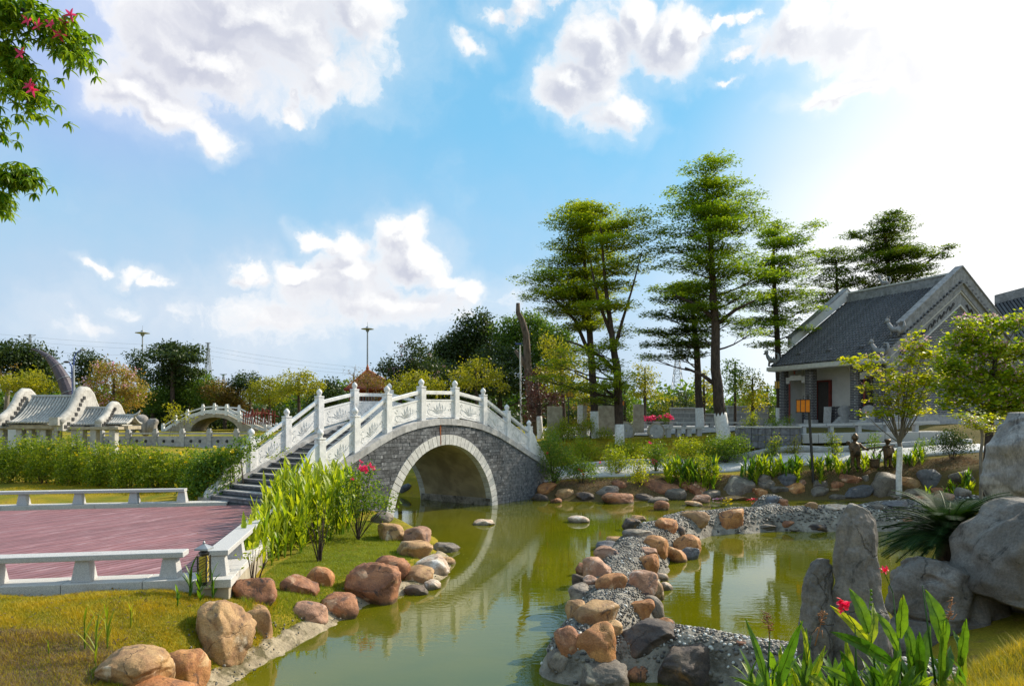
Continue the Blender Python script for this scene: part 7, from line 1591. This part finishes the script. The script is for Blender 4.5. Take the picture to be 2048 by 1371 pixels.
# ---------------------------------------------------------------- far bank planting
SB = 'shrubs along the far bank'
for (pads, Y, lm, lb, fl, st) in [
    ([(1105, 885, 24, 16), (1118, 905, 30, 20), (1098, 925, 24, 18), (1130, 930, 18, 12), (1110, 950, 20, 8)], 30.2, 'rose', 'tall leafy shrub beside the right end post of the bridge', [(L['fl_red'], [(1042, 918), (1047, 920), (1095, 905)], .06)], (1107, 965)),
    ([(1165, 890, 24, 16), (1155, 910, 22, 16), (1185, 905, 20, 14)], 34., 'shrub', 'yellow-green shrub on the lawn right of the bridge end', [], (1168, 925)),
    ([(1160, 930, 26, 14), (1175, 940, 26, 12), (1150, 945, 20, 8)], 30.2, 'rose', 'low rose shrub with a few red blooms', [(L['fl_red'], [(1158, 938), (1163, 940), (1166, 948), (1200, 925)], .06)], (1164, 966)),
    ([(1230, 910, 24, 16), (1250, 925, 20, 12), (1225, 930, 18, 14)], 31.5, 'shrub', 'thin multi-stemmed shrub over the path', [], (1233, 955)),
    ([(1248, 895, 30, 16), (1275, 900, 26, 14), (1260, 912, 30, 12)], 34.5, 'shrub', 'bright shrub at the foot of the first whitewashed trunk', [], (1255, 925)),
    ([(1278, 940, 16, 14), (1280, 955, 18, 10), (1276, 925, 12, 10)], 29.8, 'orchid', 'lime green sapling between the path and the boulders', [], (1278, 966)),
    ([(1310, 900, 24, 16), (1325, 915, 24, 14), (1305, 925, 20, 12)], 31.5, 'rose', 'rose shrub with magenta blooms over the path', [(L['fl_mag'], [(1305, 918), (1309, 921), (1306, 925), (1328, 929), (1300, 885)], .08)], (1312, 960)),
    ([(1375, 890, 28, 16), (1400, 905, 26, 16), (1365, 910, 24, 14)], 33.5, 'shrub', 'golden green shrub in front of the lawn crest', [], (1385, 925)),
    ([(1440, 890, 34, 18), (1465, 900, 34, 20), (1420, 905, 30, 18), (1480, 885, 16, 14)], 33., 'rose', 'dense green bush below the biggest whitewashed trunk', [], (1450, 925)),
    ([(1400, 930, 24, 20), (1420, 945, 24, 16), (1385, 945, 18, 14)], 30.5, 'shrub', 'leafy yellow-green bush left of the great grey-tan boulder', [], (1405, 958)),
    ([(1545, 900, 12, 16), (1555, 885, 8, 16), (1535, 915, 14, 12)], 33., 'shrub', 'spindly plant in front of the stone planter', [], (1547, 925)),
    ([(1585, 905, 10, 16), (1592, 888, 7, 14)], 33., 'yellow', 'yellowish spindly plant left of the lantern post', [], (1588, 925)),
    ([(1668, 885, 12, 12), (1662, 868, 5, 12), (1672, 900, 12, 8)], 32., 'shrub', 'small shoot on the bank behind the bronze statues', [], (1667, 915)),
    ([(1745, 888, 14, 8), (1752, 878, 8, 8)], 32., 'rose', 'little shrub between the two bronze statues', [], (1748, 905)),
    ([(1850, 890, 16, 10), (1840, 900, 12, 8)], 31., 'rose', 'low green shrub on the shaded bank right of the sapling', [], (1847, 912)),
    ([(1905, 878, 26, 16), (1925, 890, 26, 16), (1885, 890, 20, 14)], 30., 'dark', 'dark shrub on the bank left of the tall crag', [], (1905, 912)),
    ([(1505, 838, 10, 14), (1500, 850, 14, 8)], 36., 'shrub', 'sprig growing inside the stone planter', [], None),
    ([(1548, 845, 16, 6), (1575, 842, 10, 8)], 36., 'rose', 'low plants inside the right of the stone planter', [], None),
    ([(1110, 868, 30, 14), (1140, 865, 24, 14), (1125, 850, 12, 12)], 39., 'shrub', 'bright bushes in front of the leftmost concrete slab', [], None),
    ([(1140, 850, 16, 18), (1162, 855, 12, 14)], 40.5, 'yellow', 'yellow bush around the yellow lantern post', [], None),
    ([(1178, 850, 12, 18), (1210, 868, 20, 10)], 40., 'shrub', 'bushes at the foot of the whitewashed dense tree', [], None),
    ([(1298, 838, 12, 5)], 50., 'maroon', 'left clump of pink flowers in the far plaza bed', [(L['fl_mag'], 8, .16)], None),
    ([(1330, 836, 14, 7)], 50., 'mid', 'right clump of pink flowers in the far plaza bed', [(L['fl_mag'], 9, .16)], None)]:
    shrub('bank_shrub', lb, pads, Y, L[lm], leaf=(.095, .045), per=300, k=13, spread=.11, group=SB, flowers=fl, stems=st, flatz=1.3, sr=.016)
# strap-leaved plants behind the far boulders
sr_ = random.Random(23)
for k in range(170):
    px = sr_.choice([sr_.uniform(1330, 1440), sr_.uniform(1330, 1440), sr_.uniform(1480, 1640), sr_.uniform(1500, 1600), sr_.uniform(1640, 1860), sr_.uniform(1640, 1860), sr_.uniform(1890, 1945)]); 
    Y = 30.0 + sr_.uniform(-.2, .6) if px < 1850 else 27.5 + sr_.uniform(-.4, .5)
    x = (px - 1024) / F * Y; z = zt(x, Y); h = sr_.uniform(.45, .95) * (1.05 if px < 1600 else .75)
    canna_plant((x, Y, z), sr_.randint(7, 11), h, .10, L['canna_lit' if sr_.random() < .55 else 'canna'], 'upright strap-leaved plant ' + ['above the dark red boulder', 'behind the great grey-tan boulder', 'left of the lantern post', 'right of the lantern post', 'in front of the bronze children', 'around the whitewashed sapling', 'at the foot of the tall crag'][int(np.digitize(px, [1390, 1460, 1565, 1660, 1770, 1880]))], 'strap-leaved plants behind the far boulders', sr_, name='strap_plant', lean=(.1, .75), leaf_l=.5)
# floating petals by the far wall
for px, py, m, lb in ((1407, 1001, 'fl_red', 'red flower floating at the far end of the pond'),):
    pass
for px, py, m, lb in ((1506, 1001, 'fl_red', 'red flower floating at the far side of the pond'), (1455, 1002, 'fl_yel', 'yellow blossoms floating left of the red one'), (1437, 1000, 'fl_pink', 'pale violet blossoms floating near the flat slab')):
    x, y, z = G(px, py, WZ); C2 = np.array([x, y, WZ + .07]) + rng.normal(0, .05, (26, 3)) * np.array([2, 1, .5]); V, Fc = leaf_mesh(C2, .13, .09, 1.); tag(mk('floating_flower', V, Fc, L[m], loc=(x, y, WZ), tint=rng.random(26)), lb, 'flower')

# ---------------------------------------------------------------- foreground right
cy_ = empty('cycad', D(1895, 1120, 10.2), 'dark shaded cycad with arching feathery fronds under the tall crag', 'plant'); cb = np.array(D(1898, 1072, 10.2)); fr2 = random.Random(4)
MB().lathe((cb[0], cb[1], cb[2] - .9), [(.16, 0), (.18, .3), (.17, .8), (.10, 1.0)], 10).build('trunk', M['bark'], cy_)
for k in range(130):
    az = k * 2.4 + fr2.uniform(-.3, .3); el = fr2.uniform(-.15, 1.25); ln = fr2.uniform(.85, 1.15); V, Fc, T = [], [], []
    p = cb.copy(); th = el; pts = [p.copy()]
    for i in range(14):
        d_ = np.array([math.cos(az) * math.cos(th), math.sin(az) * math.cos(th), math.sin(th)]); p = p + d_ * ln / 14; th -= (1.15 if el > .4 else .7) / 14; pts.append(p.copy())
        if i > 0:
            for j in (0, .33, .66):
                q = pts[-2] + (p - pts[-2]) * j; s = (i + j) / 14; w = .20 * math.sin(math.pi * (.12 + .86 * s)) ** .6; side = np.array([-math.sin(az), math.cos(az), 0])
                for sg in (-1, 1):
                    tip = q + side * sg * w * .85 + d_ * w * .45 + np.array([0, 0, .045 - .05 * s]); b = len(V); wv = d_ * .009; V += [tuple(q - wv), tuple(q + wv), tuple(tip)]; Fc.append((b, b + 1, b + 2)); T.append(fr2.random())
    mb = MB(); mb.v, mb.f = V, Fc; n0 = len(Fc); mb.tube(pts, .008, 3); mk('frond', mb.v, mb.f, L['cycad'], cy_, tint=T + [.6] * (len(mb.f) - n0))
CG = 'cannas in front of the standing stones'; pr = random.Random(77)
def big_canna(label, bx_, by_, leaves, stalk=None, flower=None, dry=None, tall_to=None):
    """leaves: (row/column of base, tip, width px, bow) measured at the plant's own distance"""
    Y = by_; base = D(bx_, 1430, Y); e = empty('canna_plant', base, label, 'plant', CG); st = MB()
    if tall_to: t_ = D(tall_to[0], tall_to[1], Y); m_ = Vector(base).lerp(Vector(t_), .5) + Vector((.01, .02, 0)); st.tube([base, m_, t_], [.009, .007, .003], 6); st.build('stem', L['canna'], e, smooth=True)
    for (x0, y0, x1, y1, w, dy) in leaves:
        a = np.array(D(x0, y0, Y)); b = np.array(D(x1, y1, Y + dy)); mid = (a + b) / 2 + np.array([(x1 - x0) * -.0002, -.02 - dy * .3, .03]); n = 10; V, Fc, T = [], [], []; dr = b - a; wd = w * .70 * Y / F
        sd = np.cross(dr, np.array([0., -1., .15])); sd /= np.linalg.norm(sd); tw_ = pr.uniform(-.7, .7); nr = np.cross(sd, dr); nr /= np.linalg.norm(nr)
        for i in range(n + 1):
            s = i / n; p = a * (1 - s) ** 2 + mid * 2 * s * (1 - s) + b * s * s; p = p * 1.0; ww = wd * .5 * max(.02, math.sin(math.pi * min(1, s * .97 + .03) ** .8)) ** .75; an = tw_ * (1 - s)
            sv = sd * math.cos(an) + nr * math.sin(an)
            for k in (-1, -.5, 0, .5, 1): V.append(tuple(p + sv * ww * k + nr * (abs(k) * ww * .30) + nr * .006 * math.sin(s * 17 + k * 3)))
        for i in range(n):
            for k in range(4): Fc.append((i * 5 + k, i * 5 + k + 1, (i + 1) * 5 + k + 1, (i + 1) * 5 + k)); T.append(.5)
        tv = pr.uniform(.05, .8); lf = mk('leaf', V, Fc, L['canna'] if pr.random() < .75 else L['canna_lit'], e, smooth=True, tint=[tv] * len(T))
        MB().tube([V[i * 5 + 2] for i in range(n + 1)], [.003 * (1 - i / n) + .0008 for i in range(n + 1)], 4).build('midrib', L['canna_lit'], lf)
    if flower:
        fx, fy, n_, s_ = flower; c = np.array(D(fx, fy, Y)); V, Fc, T = [], [], []
        for _ in range(n_): q = c + np.array([pr.gauss(0, .018), pr.gauss(0, .015), pr.gauss(0, .018)]) * s_; blade(V, Fc, q, pr.uniform(0, 6.28), .055 * s_, .03 * s_, pr.uniform(.0, 1.2), pr.uniform(.3, 1.5), 5, tints=T, t=pr.random())
        mk('flower', V, Fc, L['fl_red'], e, smooth=True, tint=T)
        if tall_to: MB().tube([D(*tall_to, Y), tuple(c)], .003, 5).build('flower_stalk', L['canna'], e)
    if dry:
        (x0, y0, x1, y1, kind) = dry; a, b = Vector(D(x0, y0, Y)), Vector(D(x1, y1, Y)); m3 = MB(); m3.tube([a, a.lerp(b, .5), b], [.004, .003, .002], 5)
        if kind == 'seed':
            for s in (.4, .6, .75, .9, 1.): q = a.lerp(b, s) + Vector((pr.uniform(-.02, .02), 0, 0)); m3.ball(tuple(q), (.010, .010, .011), 7, 5)
        else:
            for _ in range(16): q = a.lerp(b, pr.uniform(.35, 1)); m3.tube([q, q + Vector((pr.uniform(-.03, .03), pr.uniform(-.02, .02), pr.uniform(-.01, .035))), q + Vector((pr.uniform(-.05, .05), pr.uniform(-.03, .03), pr.uniform(-.03, .05)))], [.002, .004, .001], 4)
        m3.build('seed_head', L['canna_lit'] if kind == 'seed' else RK['orange'], e, smooth=True)
big_canna('leftmost canna with a rusty seed head at the lower edge', 1530, 4.3, [(1540, 1400, 1490, 1235, 22, .1), (1550, 1390, 1605, 1240, 30, -.1), (1545, 1400, 1460, 1352, 16, -.15), (1560, 1400, 1560, 1290, 22, .05), (1540, 1410, 1450, 1370, 14, .1)], tall_to=(1540, 1262), dry=(1540, 1280, 1534, 1228, 'dry'))
big_canna('canna with slender pointed leaves left of the red flower', 1600, 4.6, [(1605, 1400, 1612, 1255, 24, .1), (1612, 1380, 1560, 1285, 18, .15), (1618, 1350, 1680, 1400, 30, -.2), (1610, 1390, 1650, 1290, 22, .1), (1600, 1400, 1580, 1330, 20, -.1), (1615, 1330, 1600, 1240, 14, .1)], tall_to=(1622, 1270), dry=(1630, 1290, 1648, 1222, 'dry'))
big_canna('canna whose long leaf lies across the standing stone, with a red flower', 1715, 4.4, [(1748, 1300, 1660, 1210, 30, .1), (1736, 1265, 1698, 1176, 40, .05), (1790, 1330, 1660, 1262, 36, -.1), (1740, 1290, 1745, 1205, 22, .15), (1720, 1400, 1680, 1300, 34, -.1), (1760, 1400, 1800, 1310, 30, -.1), (1720, 1380, 1640, 1330, 30, .05), (1700, 1400, 1690, 1275, 32, .1)], tall_to=(1710, 1250), flower=(1687, 1216, 20, .95))
big_canna('canna with a pale dried leaf and green seed pods', 1760, 4.7, [(1795, 1300, 1745, 1218, 26, .1), (1800, 1275, 1806, 1188, 34, -.05), (1770, 1400, 1740, 1330, 40, -.1), (1790, 1390, 1830, 1330, 36, .1), (1780, 1400, 1795, 1260, 30, .1), (1750, 1400, 1720, 1340, 30, .1)], tall_to=(1738, 1230), dry=(1735, 1250, 1742, 1180, 'seed'))
big_canna('tall canna with a pink bloom on a thin stalk before the sunlit edge', 1812, 4.9, [(1828, 1330, 1800, 1228, 30, .1), (1840, 1360, 1838, 1262, 34, -.1), (1822, 1370, 1860, 1250, 40, .1), (1815, 1400, 1870, 1350, 30, -.1), (1800, 1400, 1760, 1345, 34, -.1), (1825, 1390, 1812, 1290, 28, .1)], tall_to=(1786, 1185), flower=(1768, 1142, 12, .7))
big_canna('canna with one great upright backlit leaf at the right', 1880, 4.6, [(1888, 1290, 1850, 1178, 46, .05), (1880, 1385, 1888, 1240, 34, -.1), (1890, 1400, 1865, 1310, 26, .1), (1885, 1360, 1900, 1290, 30, .1), (1870, 1400, 1820, 1370, 30, -.1)], tall_to=(1845, 1170), dry=(1893, 1260, 1905, 1195, 'dry'))
big_canna('rightmost canna at the edge of the golden grass', 1922, 4.8, [(1925, 1330, 1905, 1260, 26, .1), (1920, 1330, 1932, 1236, 28, -.05), (1924, 1380, 1916, 1270, 26, .1), (1915, 1400, 1880, 1350, 24, .1)], tall_to=(1920, 1300))
# low leaves that fill the bed
for k in range(44):
    px = pr.uniform(1490, 1935); Y = pr.uniform(4.4, 5.6); b = D(px, 1420 + pr.uniform(-20, 30), Y)
    canna_plant(b, pr.randint(4, 7), pr.uniform(.16, .36), .045, L['canna' if pr.random() < .7 else 'canna_lit'], 'low canna shoot ' + ['left of the standing stones', 'under the tall standing stone', 'below the rock ledge', 'by the golden grass'][int(np.digitize(px, [1620, 1730, 1840]))] + ' at the lower edge', 'low canna shoots at the lower edge', pr, lean=(.1, .8), leaf_l=.22, parts=True)

# ---------------------------------------------------------------- grass
lawn = [G(-60, 1180, -.12)[:2], G(372, 1182, -.2)[:2], G(470, 1185, -.4)[:2], G(560, 1215, -.6)[:2], G(520, 1270, -.6)[:2], G(400, 1330, -.6)[:2], G(300, 1390, -.4)[:2], G(-120, 1400, -.1)[:2]]
grass('lawn_grass', '', lawn, 120000, .06, L['grass'], .9, .005)
dryp = [(-6.8, 6.4), (-4.2, 6.4), (-4.3, 7.6), (-4.9, 8.1), (-5.9, 8.0), (-6.6, 7.6)]
grass('dry_grass', '', dryp, 32000, .07, L['dry'], 1.4, .004)
point = [G(470, 1175, -.3)[:2], G(560, 1120, -.4)[:2], G(640, 1075, -.4)[:2], G(730, 1035, -.4)[:2], G(790, 1060, -.5)[:2], G(830, 1120, -.7)[:2], G(760, 1150, -.7)[:2], G(690, 1190, -.7)[:2], G(620, 1240, -.7)[:2], G(560, 1280, -.7)[:2], G(520, 1230, -.6)[:2]]
grass('bank_grass', '', point, 110000, .055, L['grass_green'], .8, .0055)
rg = [(1.9, 3.2), (4.8, 3.2), (6.4, 5.4), (6.2, 7.6), (4.9, 6.9), (4.0, 6.1), (3.2, 5.4), (2.2, 4.9)]
grass('tall_grass', '', rg, 62000, .13, L['grass'], .9, .003)
grass('far_lawn_grass', '', [(-18, 22.5), (-9.2, 23), (-8.5, 26), (-18, 27)], 26000, .06, L['grass'], .9, .012)
grass('hill_grass', '', [(1.5, 33.6), (14, 33.6), (14, 39.5), (2.5, 40)], 50000, .07, L['grass'], .9, .014)
grass('bank_edge_grass', '', [(0.5, 29.2), (20, 28.6), (20, 30.4), (1.2, 31)], 26000, .09, L['dry'], 1., .01)
# fallen leaves on the lawn
lx_ = rng.uniform(-8.5, -4.0, 800); ly_ = rng.uniform(7.0, 10.0, 800); V, Fc = leaf_mesh(np.stack([lx_, ly_, terr(lx_, ly_) + .045], 1), .055, .028, 1.); tag(mk('fallen_leaves', V, Fc, L['brown'], tint=rng.random(800) * .84), kind='stuff')

# ---------------------------------------------------------------- flowering branches overhead at the left edge
YO = 7.6; ot = empty('silk_floss_tree', D(-420, 1150, YO), 'overhanging tree at the upper left corner with crimson star flowers', 'tree')
tk = MB(); tk.tube([D(-430, 1180, YO), D(-400, 700, YO), D(-360, 200, YO), D(-330, -200, YO)], [.24, .20, .15, .1], 10); tk.build('trunk', M['bark'], ot, smooth=True)
OB = [([(-350, -40), (-150, -30), (0, 5), (60, 25), (110, 50), (160, 92)], .55), ([(-370, 120), (-150, 60), (-20, 75), (20, 110), (45, 150), (55, 205)], .55), ([(-380, 260), (-200, 230), (-40, 235), (8, 250)], .4), ([(-380, 420), (-200, 350), (-60, 335), (0, 345), (60, 352)], .42), ([(-390, 500), (-200, 420), (-60, 395), (8, 400)], .4)]
ro = random.Random(9)
for bi, (bp_, sc_) in enumerate(OB):
    pts = [Vector(D(px, py, YO + .15 * math.sin(i * 2 + bi))) for i, (px, py) in enumerate(bp_)]; mb = MB(); mb.tube(pts, list(np.linspace(.045, .006, len(pts))), 6); br_ = mb.build('branch', M['bark'], ot, smooth=True)
    V, Fc, T = [], [], []; tot = sum((b - a).length for a, b in zip(pts, pts[1:]))
    for a, b in zip(pts, pts[1:]):
        n_ = int((b - a).length / .0048)
        for i in range(n_):
            q = a.lerp(b, i / n_); 
            if q.x < D(-60, 0, YO)[0]: continue
            off = Vector((ro.gauss(0, .10), ro.gauss(0, .16), ro.gauss(-.02, .10))) * (1 if bi < 2 else .7)
            if bi == 0 and ro.random() < .3: off.z -= abs(ro.gauss(0, .08)); 
            q = q + off; nl = ro.randint(5, 7); az0 = ro.uniform(0, 6.28)
            for k in range(nl):
                blade(V, Fc, q, az0 + k * 2 * math.pi / nl * .8, ro.uniform(.09, .14), .032, 0, .9, 3, tints=T, t=min(.84, max(0, ro.gauss(.4, .25))), el0=ro.uniform(-.9, .1))
    mk('foliage', V, Fc, leaf_mat('leaf_silk_floss_%d' % bi, (.04, .13, .012), (.27, .36, .02), .45) if bi == 0 else bpy.data.materials['leaf_silk_floss_0'], br_, smooth=False, tint=T)
for (px, py) in ((57, 41), (104, 48), (127, 46), (142, 30), (78, 52), (42, 108), (60, 172), (66, 180), (118, 70)):
    c = np.array(D(px, py, YO - .22)); V, Fc, T = [], [], []
    for k in range(5): blade(V, Fc, c, k * 1.257 + ro.uniform(-.2, .2), .088, .028, 0, .5, 4, tints=T, t=ro.random(), el0=ro.uniform(.0, .7))
    # turn the star towards the viewer side
    A = np.array(V) - c; A = np.stack([A[:, 0], -A[:, 2], A[:, 1]], 1) + c; mk('flower', A, Fc, L['fl_mag'], ot, tint=T)

# litter: fallen leaves on lawn, bank and deck, floating leaves, crumbs of stone along the shore
def litter(name, pts, size, m, zoff=.03, zf=terr, flat=3.):
    P = np.array(pts); z = zf(P[:, 0], P[:, 1]) + zoff; V, Fc = leaf_mesh(np.stack([P[:, 0], P[:, 1], z], 1), size, size * .5, flat); return tag(mk(name, V, Fc, m, tint=rng.random(len(P)) * .84), kind='stuff')
litter('bank_litter', [(x, y) for x, y in zip(rng.uniform(-6.2, -2.4, 900), rng.uniform(8.2, 17, 900)) if sdf(np.array(x), np.array(y), SH) > .1 and float((np.array([x, y]) - DK0) @ en) < -.4], .05, L['brown'])
litter('deck_litter', [dk(rng.uniform(0, LEN), abs(rng.normal(0, 2.5)))[:2] for _ in range(90)], .045, L['brown'], .012, lambda x, y: np.zeros(x.shape))
fx, fy = rng.uniform(-4, 9, 700), rng.uniform(8.6, 27, 700); dd_ = sdf(fx, fy, SH); kk_ = (dd_ < -.1) & ((dd_ > -1.1) | (rng.random(700) < .10)) & (causeway(fx, fy) < WZ - .05)
litter('floating_leaves', list(zip(fx[kk_], fy[kk_])), .055, L['yellow'], .006, lambda x, y: np.full(x.shape, WZ), 8.)
def crumbs():
    P = []
    for _ in range(320):
        i = rng.integers(0, len(lip) - 1); q = lip[i] + (lip[i + 1] - lip[i]) * rng.random(); o = rng.uniform(.0, .75) - .05; t = lip[i + 1] - lip[i]; t = t / np.linalg.norm(t); nn = np.array([-t[1], t[0]]); q = q + nn * o
        if float((q - DK0) @ en) < -.35: P.append((q[0], q[1], float(terr(q[0], q[1])) + .02 + (.07 if o < .4 else 0)))
    P = np.array(P); n = len(P); s = rng.uniform(.005, .022, n) ** 1.0
    V = P[:, None, :] + ico[None] * s[:, None, None] * rng.uniform(.6, 1.2, (n, 1, 3)); tag(mk('shore_gravel', V.reshape(-1, 3), (icf[None] + 12 * np.arange(n)[:, None, None]).reshape(-1, 3), M['pebbles'], tint=np.repeat(rng.random(n) * .84, 20)), kind='stuff')
crumbs()
def tufts():
    V, Fc, T = [], [], []; tr = random.Random(31)
    for o in list(bpy.data.objects):
        if not o.name.startswith('boulder') or o.location.y > 20 or o.location.x > -.5 or o.location.z < -1.0: continue
        r = max(v[0] for v in o.bound_box) ; n_ = int(26 + 60 * r)
        for _ in range(n_):
            a = tr.uniform(0, 6.28); x = o.location.x + math.cos(a) * r * tr.uniform(.85, 1.12); y = o.location.y + math.sin(a) * r * tr.uniform(.7, 1.0)
            if float(sdf(np.array(x), np.array(y), SH)) < .35: continue
            z = float(terr(x, y))
            for _ in range(5): b = len(V); h = tr.uniform(.05, .13); q = tr.uniform(0, 6.28); w = .004; dx, dy = tr.gauss(0, .02), tr.gauss(0, .02); V += [(x + dx - w * math.sin(q), y + dy + w * math.cos(q), z - .01), (x + dx + w * math.sin(q), y + dy - w * math.cos(q), z - .01), (x + dx + math.cos(q) * h * .6, y + dy + math.sin(q) * h * .6, z + h)]; Fc.append((b, b + 1, b + 2)); T.append(tr.random() * .84)
    tag(mk('grass_tufts', V, Fc, L['grass_green'], tint=T), kind='stuff')
tufts()
